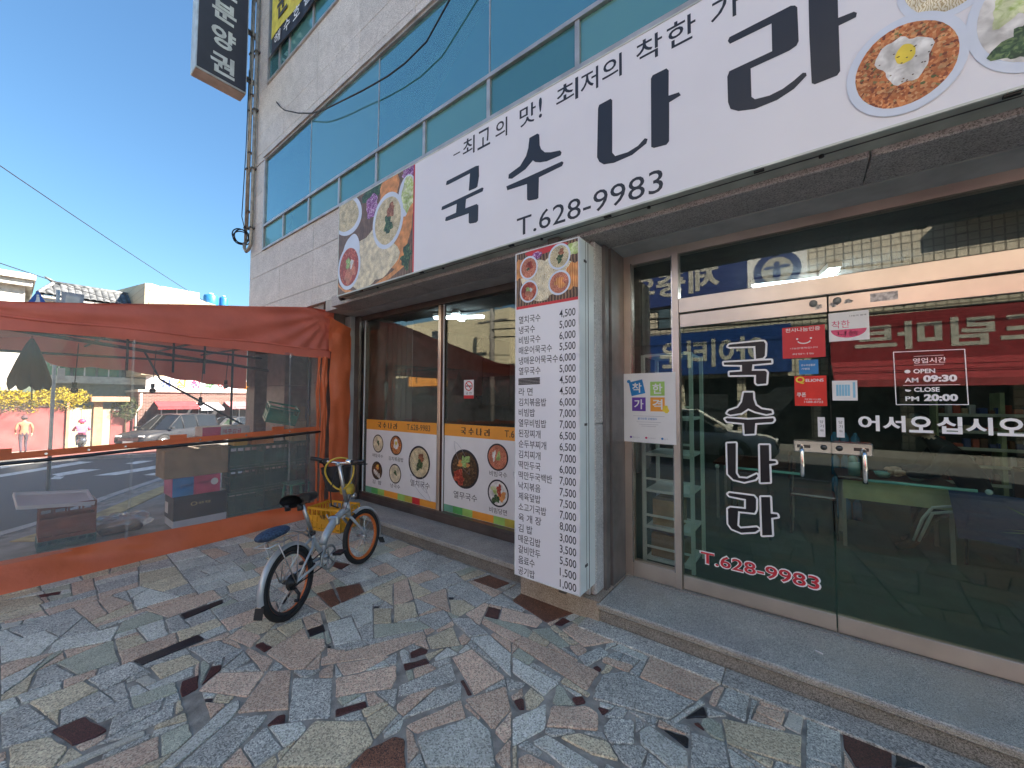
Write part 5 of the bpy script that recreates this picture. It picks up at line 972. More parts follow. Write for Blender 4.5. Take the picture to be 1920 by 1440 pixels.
def carton(name, lab, x0, x1, y0, y1, z0, z1, m, txt=None, cat='box', flap=True, extra=None, rz=0):
    t = thing(name, lab, cat, ((x0 + x1) / 2, (y0 + y1) / 2, z0)); p = MB(); p.box(x0, x1, y0, y1, z0, z1, bev=.004); p.build('body', m, t)
    if flap: p = MB(); p.box(x0 + .004, x1 - .004, (y0 + y1) / 2 - .025, (y0 + y1) / 2 + .025, z1, z1 + .0015); p.build('tape', mat('packing_tape', (.45, .36, .22), .25), t)
    if txt: p = MB(); [text(p, s_, (x1, y0 + yy, z0 + zz), w, h, face='+x', d=.001, off=.01, mi=mi) for s_, yy, zz, w, h, mi in txt]; p.build('lettering', [WP, mat('gold_print', (.55, .42, .18), .5), BK, PK], t)
    if extra: p = MB(); extra(p); p.build('print', [PK, BLU, WP, YE], t)
    if rz: t.rotation_euler = (0, 0, R(rz))
    return t
M_card = mat('cardboard', (.34, .235, .14), .85, var=.12, scale=6); M_card2 = mat('pale_cardboard', (.45, .33, .20), .85, var=.12, scale=6); M_foam = mat('foam_box', (.62, .68, .74), .8, var=.05)
carton('foam_box', 'pale blue foam box at the bottom of the box stack in the tent', -6.72, -6.31, -1.98, -1.42, .006, .10, M_foam, flap=False)
carton('black_box', 'black carton with gold print in the box stack', -6.72, -6.30, -1.985, -1.425, .101, .40, mat('black_carton', (.02, .022, .03), .45), [('O', .17, .16, .07, .05, 1), ('제주 특품', .25, .165, .13, .035, 1), ('ㅁ', -.0, -.0, .001, .001, 1)], extra=lambda p: (p.box(-6.70, -6.55, -1.9862, -1.9852, .16, .30, 2)))
def pinkp(p): p.box(-6.2995, -6.2990, -2.00, -1.79, .402, .634, 1); p.box(-6.2995, -6.2990, -1.79, -1.51, .402, .634, 0); disc(p, (-6.2988, -1.57, .54), .04, .045, '+x', .0004, 2)
carton('fruit_box', 'blue and pink printed fruit carton between black and brown boxes', -6.70, -6.30, -2.005, -1.505, .402, .636, mat('pink_carton', (.55, .12, .30), .5), [('스테비아', .08, .10, .15, .05, 0), ('스테비아', .25, .12, .16, .045, 0)], extra=pinkp)
carton('cardboard_box', 'wide plain brown cardboard box on top of the box stack', -6.72, -6.285, -2.09, -1.43, .64, .99, M_card)
carton('small_box', 'small yellow carton lying on the left green crate stack', -6.55, -6.30, -1.36, -1.20, .985, 1.12, mat('mustard_carton', (.55, .33, .06), .6))
carton('small_box', 'orange brown carton next to the yellow one on the crates', -6.60, -6.30, -1.15, -.86, .985, 1.13, mat('orange_carton', (.55, .24, .08), .6))
carton('printed_box', 'flat red and white printed box lying on the cardboard box', -6.62, -6.30, -1.72, -1.18, 1.135, 1.26, mat('white_carton', (.6, .58, .56), .5), [('제주감귤', .22, .03, .22, .06, 3)], extra=lambda p: p.box(-6.2995, -6.2985, -1.72, -1.52, 1.137, 1.258, 0), flap=False)
carton('grey_tray', 'flat grey tray lying under the printed box across the crates', -6.60, -6.32, -1.80, -.80, 1.121 + .0115, 1.134 + .0, mat('grey_tray', (.3, .3, .3), .5), flap=False)
carton('cardboard_box', 'upright cardboard box on the right crate stack by the orange strips', -6.60, -6.32, -.58, -.36, .985, 1.30, M_card2); carton('cardboard_box', 'small cardboard box on top of the upright box by the orange strips', -6.58, -6.34, -.56, -.40, 1.302, 1.52, M_card)
tr = thing('foam_tray', 'white foam tray lying tilted across the red brown crate', 'tray', (-6.66, -2.92, .50)); p = MB(); p.box(-.19, .19, -.29, .27, 0, .012); sv = .03
for a in ((-.19, .19, -.29, -.275), (-.19, .19, .255, .27)): p.box(a[0], a[1], a[2], a[3], .012, .04)
p.box(-.19, -.175, -.275, .255, .012, .04); p.box(.175, .19, -.275, .255, .012, .04); p.build('body', mat('white_foam', (.72, .75, .82), .7, var=.03), tr, local=True); tr.rotation_euler = (R(-8), R(14), R(4))
pb = thing('plastic_bag', 'crumpled clear plastic bag on the ground beside the red brown crate', 'plastic bag', (-6.75, -2.38, .01)); p = MB()
p.grid(lambda u, v: (-6.75 + (.22 * math.cos(6.283 * u)) * math.sin(math.pi * v) * (1 + .3 * nz(u * 9, v * 6)), -2.38 + (.27 * math.sin(6.283 * u)) * math.sin(math.pi * v) * (1 + .3 * nz(u * 8, v * 7, 3)), .02 + .17 * (1 - math.cos(math.pi * v)) * .55 * (1 + .35 * nz(u * 10, v * 9, 5))), 36, 18)
p.build('film', M_filmw, pb); p = MB(); p.box(-6.90, -6.62, -2.58, -2.20, .008, .10, bev=.03); p.build('contents', mat('wet_cardboard', (.17, .10, .06), .7, var=.3, scale=20), pb)
st = thing('plastic_stool', 'green plastic stool just behind the vinyl near the handlebars', 'stool', (-5.85, -.72, 0)); p = MB(); p.box(-6.0, -5.72, -.86, -.58, .42, .445, bev=.008)
p.build('seat', M_gbk, st)
for sx in (-1, 1):
    for sy in (-1, 1): p = MB(); p.tube([(-5.86 + sx * .11, -.72 + sy * .11, .42), (-5.86 + sx * .14, -.72 + sy * .14, .004)], [.02, .016], 6); p.build('leg', M_gbk, st)
# ================================================================ BICYCLE
bk = thing('folding_bicycle', 'silver folding bicycle with orange rims parked on the paving in front of the tent', 'bicycle', (-3.10, -1.95, 0), math.atan2(.885, -.465))
M_fr = mat('silver_white_paint', (.44, .47, .49), .28, .25, var=.08, scale=9, coat=.4); M_tyre = mat('tyre_rubber', (.016, .016, .017), .75); M_orim = mat('orange_rim', (.72, .17, .035), .35); M_spk = mat('spoke_steel', (.5, .5, .5), .3, .9); M_blk = mat('black_plastic', (.018, .018, .02), .4); M_cable = mat('yellow_cable', (.62, .42, .05), .4)
WR = .262
def wheel(cx, rim_m, parent, steer=0.0, hubm=None, cas=False):
    Rm = Matrix.Translation((cx, 0, WR)) @ Matrix.Rotation(steer, 4, 'Z') ; TY = .024
    p = MB(); p.tube([((WR - TY) * math.cos(a), 0, (WR - TY) * math.sin(a)) for a in [2 * math.pi * i / 48 for i in range(48)]], TY, 10, M=Rm, closed=True); ty = p.build('wheel', M_tyre, parent, local=True)
    p = MB(); n = 48; prof = [(WR - .046, -.012), (WR - .046, .012), (WR - .066, .009), (WR - .066, -.009)]; vs = []; fs = []
    for i in range(n):
        a = 2 * math.pi * i / n
        for r_, y_ in prof: vs.append((r_ * math.cos(a), y_, r_ * math.sin(a)))
    for i in range(n):
        for j in range(4): fs.append((i * 4 + j, ((i + 1) % n) * 4 + j, ((i + 1) % n) * 4 + (j + 1) % 4, i * 4 + (j + 1) % 4))
    p.add([v for v in vs], [f for k_, f in enumerate(fs) if k_ % 2 == 0], 0, False, Rm); p.add(vs, [f for k_, f in enumerate(fs) if k_ % 2], 1 if cas else 0, False, Rm); p.build('rim', [rim_m, mat('dark_rim', (.07, .07, .075), .4, .5)], ty, local=True)
    p = MB()
    for i in range(28):
        a = 2 * math.pi * i / 28; s_ = 1 if i % 2 else -1; b2 = a + s_ * (.5 if (i // 2) % 2 else -.5)
        p.tube([(.02 * math.cos(b2), s_ * .03, .02 * math.sin(b2)), ((WR - .06) * math.cos(a), 0, (WR - .06) * math.sin(a))], .0014, 4, M=Rm, smooth=False)
    p.build('spokes', M_spk, ty, local=True)
    p = MB(); p.cyl((0, -.045, 0), (0, .045, 0), .017, 12, M=Rm); p.cyl((0, -.062, 0), (0, .062, 0), .007, 8, M=Rm)
    if cas:
        for k in range(6): p.cyl((0, -.028 - .005 * k, 0), (0, -.0305 - .005 * k, 0), .045 - .005 * k, 18, M=Rm)
        p.lathe([(.06, 0), (.058, .003), (.02, .004)], 20, M=Rm @ Matrix.Translation((0, -.024, 0)) @ Matrix.Rotation(R(90), 4, 'X'))
    p.build('hub', M_blk if cas else M_spk, ty, local=True); return ty
FX = 1.0; ST = R(-8)
wheel(0, M_orim, bk, 0, cas=True); wheel(FX, M_orim, bk, ST)
def arc(cx, a0, a1, r, w, nm, M=None, m=None):
    p = MB(); n = 22; vs = []; fs = []
    for i in range(n + 1):
        a = R(a0 + (a1 - a0) * i / n); 
        for y_, dr in ((-w, -.016), (-w * .75, 0.004), (0, .010), (w * .75, .004), (w, -.016)): vs.append((cx + (r + dr) * math.cos(a), y_, WR + (r + dr) * math.sin(a)))
    for i in range(n):
        for j in range(4): q = i * 5 + j; fs.append((q, q + 1, q + 6, q + 5))
    p.add(vs, fs, 0, True, M); p.add(vs, [f[::-1] for f in fs], 0, True, (M or Matrix()) @ Matrix.Translation((0, 0, -.0015))); p.build(nm, m or M_fr, bk, local=True)
arc(0, 24, 188, .278, .021, 'mudguard')
FM = Matrix.Translation((FX, 0, 0)) @ Matrix.Rotation(ST, 4, 'Z') @ Matrix.Translation((-FX, 0, 0))
arc(FX, -18, 112, .280, .023, 'mudguard', FM)
p = MB(); p.grid(lambda u, v: (FX + .285 + .03 * v, -.035 + .07 * u, WR - .11 - .07 * v + .01 * abs(u - .5)), 4, 3, M=FM); p.grid(lambda u, v: (-.275 - .02 * v, -.035 + .07 * u, WR - .05 - .07 * v), 4, 3); p.build('mud_flap', M_blk, bk, local=True)
BB = (.40, 0, .29); HT = (.775, 0, .66); HB = (.80, 0, .52)
p = MB(); p.tube([(HB[0] - .012, 0, HB[2] + .06), (.70, 0, .585), (.58, 0, .545), (.46, 0, .465), (.395, 0, .40)], [.026, .030, .034, .034, .030], 12); p.tube([BB, (.36, 0, .36), (.30, 0, .46), (.28, 0, .53)], .020, 10); p.tube([(.47, 0, .47), (.42, 0, .37), BB], .019, 10)
p.cyl(HB, HT, .024, 12)
for s_ in (-1, 1):
    p.tube([BB, (.30, s_ * .04, .285), (0, s_ * .062, WR)], [.013, .011, .009], 8); p.tube([(.29, 0, .50), (.22, s_ * .045, .44), (0, s_ * .062, WR)], [.011, .010, .008], 8)
p.cyl((BB[0], -.045, BB[2]), (BB[0], .045, BB[2]), .023, 12); p.build('frame', M_fr, bk, local=True)
p = MB(); p.box(.555, .605, -.045, .045, .505, .585, bev=.012); p.cyl((.58, .045, .53), (.58, .075, .60), .006, 8); p.build('hinge', M_spk, bk, local=True)
p = MB(); p.tube([(.285, 0, .50), (.185, 0, .80)], .016, 10, 0); p.build('seat_post', M_spk, bk, local=True); p = MB(); p.box(.25, .30, -.024, .024, .515, .545, bev=.006); p.tube([(.27, -.02, .53), (.24, -.05, .54)], .006, 6); p.build('seat_clamp', M_blk, bk, local=True)
p = MB(); 
def sad(u, v):
    x = .34 - .28 * u; w = ((.026) + .082 * max(0, (u - .35) / .65) ** 1.1) * (1 if u < .95 else .93); a = math.pi * (v * 2 - 1); return (x, w * math.sin(a), .83 + .042 * math.cos(a) * (.8 + .4 * u) + .015 * u)
p.grid(sad, 18, 16); p.build('saddle', mat('black_leather', (.02, .02, .022), .35, bump=.2), bk, local=True)
for s_ in (-1, 1):
    p = MB(); p.cyl((.09, s_ * .055, .77), (.09, s_ * .055, .815), .022, 10); p.build('saddle_spring', M_blk, bk, local=True)
p = MB()
for s_ in (-1, 1): p.tube([(HB[0] + .004, s_ * .012, HB[2]), (HB[0] + .01, s_ * .05, HB[2] - .02), (FX - .03, s_ * .055, WR + .05), (FX, s_ * .055, WR)], [.014, .014, .011, .009], 8, M=FM)
p.build('fork', M_fr, bk, local=True)
p = MB(); p.tube([HT, (.735, 0, .82), (.70, 0, 1.02)], [.02, .018, .018], 10); p.cyl((.66, 0, 1.035), (.745, 0, 1.025), .016, 8); p.build('stem', M_spk, bk, local=True)
HM = Matrix.Translation((.70, 0, 1.04)) @ Matrix.Rotation(ST * 1.0, 4, 'Z') @ Matrix.Rotation(R(5), 4, 'X')
p = MB(); p.tube([(-.03, -.29, .035), (0, -.15, .01), (0, 0, 0), (0, .15, .01), (-.03, .29, .035)], .0115, 10, M=HM); p.build('handlebar', M_steel2, bk, local=True)
for s_ in (-1, 1):
    p = MB(); p.tube([(-.032, s_ * .30, .036), (-.018, s_ * .19, .022)], .018, 10, M=HM); p.build('grip', M_blk, bk, local=True)
    p = MB(); p.box(-.02, .03, s_ * .16 - .02, s_ * .16 + .02, -.01, .035, M=HM, bev=.006); p.tube([(.02, s_ * .17, .0), (.05, s_ * .20, -.01), (.04, s_ * .28, -.0)], .006, 6, M=HM); p.build('brake_lever', M_blk, bk, local=True)
p = MB(); p.lathe([(.0, .03), (.026, .026), (.034, .01), (.034, 0)], 18, M=HM @ Matrix.Translation((0, -.11, .015))); p.build('bell', M_steel2, bk, local=True)
p = MB()
for k, (a, c) in enumerate(((-1, .13), (1, .10))):
    p.tube([HM @ Vector((.03, a * .16, .01)), (.82 + .02 * a, a * .10, 1.00), (.86, a * .06, .88), (.80, a * .03, .72), (.70, a * .02, .57)], .0035, 5)
p.tube([(.70, .02, .55), (.5, .03, .46), (.3, .04, .33), (.04, -.06, .25)], .0035, 5); p.build('brake_cable', M_blk, bk, local=True)
p = MB(); p.tube([(.74 + .03 * math.sin(a * 2) + .03 * math.cos(a), .03 - .125 * math.cos(a), .935 + .15 * math.sin(a)) for a in [2 * math.pi * i / 30 for i in range(30)]], .0085, 8, closed=True); p.build('cable_lock', M_cable, bk, local=True)
p = MB(); p.cyl((.80, -.05, .775), (.80, .05, .775), .05, 16); p.build('lock_drum', M_cable, bk, local=True)
p = MB(); p.cyl((.825, -.03, .70), (.87, -.03, .70), .024, 12); p.build('headlight', M_spk, bk, local=True)
p = MB(); p.lathe([(.102, 0), (.102, .006), (.086, .008), (.086, 0)], 28, M=Matrix.Translation((BB[0], -.052, BB[2])) @ Matrix.Rotation(R(90), 4, 'X'))
for k in range(5): a = 2 * math.pi * k / 5 + .4; p.tube([(BB[0], -.054, BB[2]), (BB[0] + .09 * math.cos(a), -.054, BB[2] + .09 * math.sin(a))], .007, 6)
cr = p.build('chain_guard', mat('grey_guard', (.35, .37, .36), .4, .5), bk, local=True)
p = MB(); p.tube([(BB[0], -.066, BB[2]), (BB[0] + .045, -.075, BB[2] + .02)], .010, 8); p.tube([(BB[0], .066, BB[2]), (BB[0] - .045, .075, BB[2] - .02)], .010, 8); p.build('crank', M_spk, bk, local=True)
for s_, x, z in ((-1, BB[0] + .045, BB[2] + .02), (1, BB[0] - .045, BB[2] - .02)):
    p = MB(); p.box(x - .045, x + .045, s_ * .085, s_ * .165, z - .012, z + .012, bev=.004) if s_ > 0 else p.box(x - .045, x + .045, -.165, -.085, z - .012, z + .012, bev=.004); pd = p.build('pedal', M_blk, bk, local=True)
    p = MB(); p.box(x + .0451, x + .047, s_ * .125 - .025, s_ * .125 + .025, z - .006, z + .006); p.build('reflector', mat('amber', (.7, .25, .02), .2), pd, local=True)
p = MB()
for z in (.07, -.045): p.tube([(BB[0], -.045, BB[2] + z * 1.1), (0, -.045, WR + z * .7)], .005, 5)
p.tube([(.0, -.05, WR - .05), (.03, -.055, WR - .10), (.015, -.055, WR - .15), (-.01, -.055, WR - .13)], .012, 8); p.build('chain', M_blk, bk, local=True)
p = MB(); p.tube([(.33, .03, .27), (.22, .16, .10), (.16, .21, .012)], .009, 8); p.build('kickstand', M_blk, bk, local=True)
p = MB()
for s_ in (-1, 1):
    p.tube([(-.24, s_ * .06, .60), (.14, s_ * .06, .60), (.20, s_ * .03, .56), (.26, 0, .50)], .005, 6); p.tube([(-.15, s_ * .06, .60), (-.01, s_ * .068, WR)], .0045, 6); p.tube([(.05, s_ * .06, .60), (0, s_ * .068, WR)], .0045, 6)
for x in (-.24, -.1, .02, .14): p.tube([(x, -.06, .60), (x, .06, .60)], .005, 6)
p.build('rack', M_spk, bk, local=True)
bk.rotation_euler = (R(-5), 0, bk.rotation_euler[2])
M_nv = mat('navy_dotted_cloth', (.012, .02, .05), .7, var=.0, col2=(.05, .10, .17), scale=70)
rb = thing('rack_cushion', 'navy dotted cushion strapped on the rear rack of the bicycle', 'cushion', bk.location, 0); rb.rotation_euler = bk.rotation_euler
p = MB(); p.ball((-.13, 0, .665), (.145, .08, .04), 24); p.build('cover', M_nv, rb, local=True); p = MB(); p.box(-.30, -.08, -.094, -.083, .647, .657, bev=.002); p.build('strip', M_steel2, rb, local=True)
hb = thing('black_bag', 'black mesh bag hanging behind the handlebars of the bicycle', 'bag', bk.location, 0); hb.rotation_euler = bk.rotation_euler
p = MB(); p.grid(lambda u, v: (.84 + .10 * math.cos(6.283 * u) * (.8 + .35 * v) + .01 * nz(u * 9, v * 6), .13 + .13 * math.sin(6.283 * u) * (.85 + .3 * v), .78 + .21 * v + .012 * nz(u * 5, v * 5, 8)), 30, 8); p.ball((.84, .13, .785), (.085, .115, .04), 16); p.build('body', mat('black_nylon', (.02, .02, .023), .6, bump=.6, bscale=60), hb, local=True)
p = MB(); p.tube([(.80, .04, .98), (.76, .04, 1.03), (.71, .04, 1.05)], .009, 6); p.tube([(.80, .21, .98), (.76, .21, 1.04), (.71, .21, 1.06)], .009, 6); p.tube([(.77, .06, .98), (.66, .02, .95), (.60, .04, .80), (.66, .08, .66), (.72, .05, .62)], .006, 6); p.build('strap', M_black, hb, local=True)
# ================================================================ SHOP INTERIOR THINGS
M_mint = mat('mint_white_metal', (.80, .88, .84), .45, var=.04)
sh = thing('shelf_unit', 'mint white metal shelf unit inside beside the glass doors', 'shelf', (-1.0, .5, .15))
p = MB()
for x in (-1.215, -.80):
    for y in (.30, .72): p.box(x, x + .03, y, y + .03, .151, 2.06)
p.build('post', M_mint, sh)
for z in (.19, .47, .80, 1.13, 1.46, 2.04):
    p = MB(); p.box(-1.184, -.801, .301, .749, z, z + .025); p.build('shelf', M_mint, sh)
    if z < 2: p = MB(); p.box(-1.184, -.801, .302, .312, z + .11, z + .13); p.build('rail', M_mint, sh)
carton('cardboard_box', 'small cardboard box on the second shelf inside the sidelight', -1.14, -.90, .36, .60, .496, .73, M_card2, None); carton('cardboard_box', 'cardboard box on the bottom shelf inside the sidelight', -1.15, -.86, .34, .64, .216, .42, M_card)
p = MB(); p.grid(lambda u, v: (-1.16 + .32 * u, .33 + .33 * v, .425 + .035 * math.sin(u * 9) * math.sin(v * 7) + .02), 14, 10); tag(p.build('folded_sheet', cloth('grey_sheet', (.25, .25, .32), .2)), 'crumpled grey sheet over the box on the bottom shelf', 'cloth')
for x, x0, x1, lab in ((-.55, -.50, -.02, 'thin aqua bar with a white end knob inside the left glass door'), (.815, .30, .77, 'thin aqua bar with a white end knob inside the right glass door')):
    t = thing('push_bar', lab, 'push bar', (x, .05, 1.13)); p = MB(); p.ball((x, .06, 1.13), .016, 10); p.build('knob', mat('white_knob', (.8, .8, .78), .3), t)
    p = MB(); p.cyl((x0, .05, 1.132), (x1, .05, 1.132), .009, 8); p.build('bar', mat('aqua_bar', (.45, .85, .78), .25, .1), t)
def table(name, lab, x0, x1, y0, y1, z, top, ap=None):
    t = thing(name, lab, 'table', ((x0 + x1) / 2, (y0 + y1) / 2, .15)); p = MB(); p.box(x0, x1, y0, y1, z - .03, z, bev=.004); p.build('top', top, t)
    for x in (x0 + .03, x1 - .06):
        for y in (y0 + .03, y1 - .06): p = MB(); p.box(x, x + .03, y, y + .03, .15, z - .031); p.build('leg', M_alum, t)
    if ap: p = MB(); p.box(x0 + .04, x1 - .04, y0 + .01, y0 + .02, z - .22, z - .032); p.build('apron', ap, t)
M_dkt = mat('dark_red_wood', (.12, .04, .03), .3); M_bei = mat('beige_panel', (.58, .60, .34), .6)
table('dining_table', 'dark table with beige front panel behind the right glass door', .26, 1.10, 1.95, 2.6, .86, M_dkt, M_bei); table('dining_table', 'dark table deep in the room behind the left glass door', -.95, -.1, 2.2, 2.9, .86, M_dkt, None)
table('dining_table', 'dark table behind the left shop window', -4.6, -3.5, 1.6, 2.3, .86, M_dkt, M_bei); table('dining_table', 'dark table behind the menu board side of the window', -3.0, -2.2, 2.2, 2.9, .86, M_dkt, None)
def chair(x, y, rz, lab):
    t = thing('chair', lab, 'chair', (x, y, .15), rz, 'dark chairs in the shop'); p = MB(); p.box(-.2, .2, -.2, .2, .42, .45, bev=.01); p.build('seat', M_dkt, t, local=True); p = MB(); p.box(-.2, .2, .19, .215, .6, .88, bev=.01); p.build('backrest', M_dkt, t, local=True)
    for sx in (-1, 1):
        for sy in (-1, 1): p = MB(); p.tube([(sx * .17, sy * .19, .42 if sy < 0 else .86), (sx * .18, sy * .2, 0)], .012, 6); p.build('leg', M_black, t, local=True)
chair(-.5, 1.9, R(180), 'dark chair in front of the table behind the left door'); chair(-4.1, 1.3, R(180), 'dark chair before the table behind the left window'); chair(-2.6, 1.9, R(170), 'dark chair near the menu board side of the window'); chair(.05, 2.3, R(90), 'dark chair at the left end of the beige fronted table'); chair(1.35, 2.25, R(-90), 'dark chair under the seated customer')
for i, x in enumerate((.62, .86)):
    p = MB(); p.lathe([(.03, 0), (.055, .02), (.07, .06), (.066, .06), (.05, .02), (.0, .012)], 18, c=(x, 2.12, .861)); tag(p.build('bowl', mat('aqua_bowl', (.35, .55, .52), .3)), ('left small pale bowl on the beige fronted table', 'right small pale bowl on the beige fronted table')[i], 'bowl')
p = MB(); p.cyl((.40, 2.10, .861), (.40, 2.10, 1.0), .05, 14); p.ball((.39, 2.10, 1.02), (.04, .04, .05), 10); tag(p.build('utensil_holder', mat('aqua_cup', (.25, .5, .5), .3)), 'pale aqua utensil cup at the left end of the table', 'cup')
p = MB(); p.grid(lambda u, v: (1.0 + 1.7 * u, 1.55 + .25 * v + .03 * math.sin(u * 20), .50 + .36 * v - .05 * u), 40, 4); tag(p.build('blue_cloth', cloth('blue_cloth', (.02, .05, .16), .2)), 'dark blue cloth draped over a table behind the right door', 'cloth')
pl = thing('potted_plant', 'spiky green potted plant at the right edge of the glass door', 'plant', (1.42, 1.2, .15)); p = MB(); p.lathe([(.0, .01), (.11, .01), (.14, .28), (.12, .28), (.1, .26), (0, .25)], 18, c=(1.42, 1.2, .15)); p.build('pot', mat('brown_pot', (.1, .06, .04), .5), pl); p = MB()
for k in range(34):
    a = k * 2.4; e = R(8 + (k * 37) % 70); L = .24 + .08 * ((k * 7) % 3); d = Vector((math.cos(a) * math.cos(e), math.sin(a) * math.cos(e), math.sin(e))); s_ = d.cross(Vector((0, 0, 1))).normalized() * .018; o_ = Vector((1.42, 1.2, .62)); m_ = o_ + d * L * .5 + Vector((0, 0, .03)); e_ = o_ + d * L - Vector((0, 0, .03)); p.add([o_ - s_ * .4, o_ + s_ * .4, m_ + s_, m_ - s_, e_], [(0, 1, 2, 3), (3, 2, 4)])
p.build('leaves', mat('leaf_green', (.05, .20, .06), .4), pl); p = MB(); p.cyl((1.42, 1.2, .40), (1.42, 1.2, .63), .02, 8); p.build('stem', mat('bark', (.09, .06, .04), .8), pl)
rk = thing('snack_rack', 'wire snack rack with small packets at the back of the shop', 'rack', (2.0, 4.5, .15)); p = MB()
for x in (1.42, 1.98, 2.0, 2.62): p.box(x, x + .02, 4.35, 4.7, .15, 1.75)
p.build('post', M_bei, rk); 
for z in (.55, .78, 1.0, 1.22, 1.44): p = MB(); p.box(1.441, 2.64, 4.34, 4.7, z, z + .015); p.box(1.441, 2.64, 4.335, 4.3395, z, z + .04); p.build('shelf', mat('cream_shelf', (.75, .75, .62), .5), rk)
p = MB()
for z in (.566, .796, 1.016, 1.236, 1.456):
    x = 1.46
    while x < 2.6: w = random.uniform(.04, .08); y_ = random.uniform(4.37, 4.45); p.box(x, x + w, y_, y_ + .1, z, z + random.uniform(.06, .15), random.randrange(5), bev=.008); x += w + .01
p.build('packets', [mat('tan_packet', (.75, .58, .36), .4), mat('red_packet', (.6, .12, .08), .4), mat('white_packet', (.6, .6, .6), .4), mat('blue_packet', (.08, .12, .3), .4), mat('brown_packet', (.2, .09, .05), .4)], rk, kind='stuff')
bo = None
for i in range(3):
    for j in range(4):
        if bo is None: p = MB(); p.lathe([(.0, 0), (.045, 0), (.045, .2), (.02, .25), (.02, .27), (0, .27)], 10); bo = p.build('water_bottle', mat('blue_bottle', (.08, .26, .42), .25)); o_ = bo
        else: o_ = bo.copy(); COL.objects.link(o_)
        o_.location = (.30 + i * .1, 3.2, .15 + j * .272); tag(o_, '%s blue water bottle in the %s column behind the door handles' % (('lowest', 'second lowest', 'second highest', 'topmost')[j], ('left', 'middle', 'right')[i]), 'bottle', 'water bottles stacked in the shop')
tv = thing('television', 'black wall television inside the right part of the left window', 'television', (-4.75, 3.0, 2.0)); p = MB(); p.box(-5.2, -6.15, 2.98, 3.03, 1.95, 2.5, bev=.008); p.build('screen', mat('dark_screen', (.01, .01, .012), .15), tv); p = MB(); p.cyl((-4.75, 3.0, 2.5), (-4.75, 3.0, 2.93), .02, 8); p.build('ceiling_mount', M_black, tv)
fr = thing('fridge', 'pale upright fridge deep inside behind the left window', 'fridge', (-3.0, 4.8, .15)); p = MB(); p.box(-3.4, -2.7, 4.5, 5.2, .16, 2.0, bev=.02); p.build('body', mat('fridge_white', (.35, .37, .37), .35), fr); p = MB(); p.box(-3.37, -2.73, 4.49, 4.499, .9, 1.95); p.box(-3.37, -2.73, 4.49, 4.499, .2, .86); p.build('door', mat('fridge_door', (.4, .42, .42), .3), fr)

p = MB(); p.cyl((.02, -.33, .1545), (.055, -.345, .1545), .0038, 8); tag(p.build('cigarette_butt', WP), 'white cigarette butt lying on the granite step before the doors', 'cigarette butt')
# ================================================================ PEOPLE
def skin(name, bones, rad, parent=None, mats=None, pick=None, sub=1):
    """bones: list of joint-name pairs; rad: {joint: ((x,y,z), radius)}; one continuous skinned body"""
    names = list(rad); me = bpy.data.meshes.new(name); me.from_pydata([rad[n][0] for n in names], [(names.index(a), names.index(c)) for a, c in bones], [])
    o = bpy.data.objects.new(name, me); COL.objects.link(o); sk = o.modifiers.new('s', 'SKIN'); me.skin_vertices or None
    for i, n in enumerate(names):
        r = rad[n][1]; r = r if hasattr(r, '__len__') else (r, r); me.skin_vertices[0].data[i].radius = r
    me.skin_vertices[0].data[0].use_root = True
    sd_ = o.modifiers.new('u', 'SUBSURF'); sd_.levels = sub; sd_.render_levels = sub; bpy.context.view_layer.update()
    dg = bpy.context.evaluated_depsgraph_get(); m2 = bpy.data.meshes.new_from_object(o.evaluated_get(dg)); bpy.data.objects.remove(o); bpy.data.meshes.remove(me)
    for m in mats: m2.materials.append(m)
    for pl_ in m2.polygons: pl_.material_index = pick(pl_.center) if pick else 0; pl_.use_smooth = True
    r_ = bpy.data.objects.new(name, m2); COL.objects.link(r_); r_.parent = parent; return r_
M_skin = mat('skin', (.52, .32, .23), .55, var=.03); M_hair = mat('black_hair', (.015, .013, .012), .5)
def head(parent, c, r=.105, face=(0, -1), hat=None, hairm=None):
    fx, fy = face; p = MB(); p.ball(c, (r * .85, r * .85, r * 1.12), 16); p.ball((c[0] + fx * r * .85, c[1] + fy * r * .85, c[2] - .01), (.014, .014, .022), 8)
    h = p.build('head', M_skin, parent, local=True); sx, sy = -fy, fx
    for s_ in (-1, 1):
        p = MB(); p.ball((c[0] + fx * r * .78 + sx * s_ * .035, c[1] + fy * r * .78 + sy * s_ * .035, c[2] + .015), .011, 8); p.build('eye', M_hair, h, local=True)
        p = MB(); p.ball((c[0] + sx * s_ * r * .86, c[1] + sy * s_ * r * .86, c[2]), (.018, .018, .03), 8); p.build('ear', M_skin, h, local=True)
    p = MB(); p.box(c[0] + fx * r * .80 - .016, c[0] + fx * r * .80 + .016, c[1] + fy * r * .80 - .016, c[1] + fy * r * .80 + .016, c[2] - .058, c[2] - .050); p.build('mouth', mat('lips', (.3, .1, .09), .5), h, local=True)
    p = MB(); p.ball((c[0] - fx * .015, c[1] - fy * .015, c[2] + .025), (r * .92, r * .92, r * 1.05), 16); q = p.build('hair', hairm or M_hair, h, local=True); 
    me = q.data; bm = bmesh.new(); bm.from_mesh(me); bmesh.ops.delete(bm, geom=[f for f in bm.faces if (f.calc_center_median().x - c[0]) * fx + (f.calc_center_median().y - c[1]) * fy > .035 and f.calc_center_median().z < c[2] + .05 or f.calc_center_median().z < c[2] - .06], context='FACES'); bm.to_mesh(me); bm.free()
    if hat: p = MB(); p.lathe([(.0, .15), (.06, .145), (.10, .11), (.108, .05), (.17, .035), (.172, .03), (.10, .04)], 20, c=(c[0], c[1], c[2] - .0)); p.build('hat', hat, h, local=True)
    return h
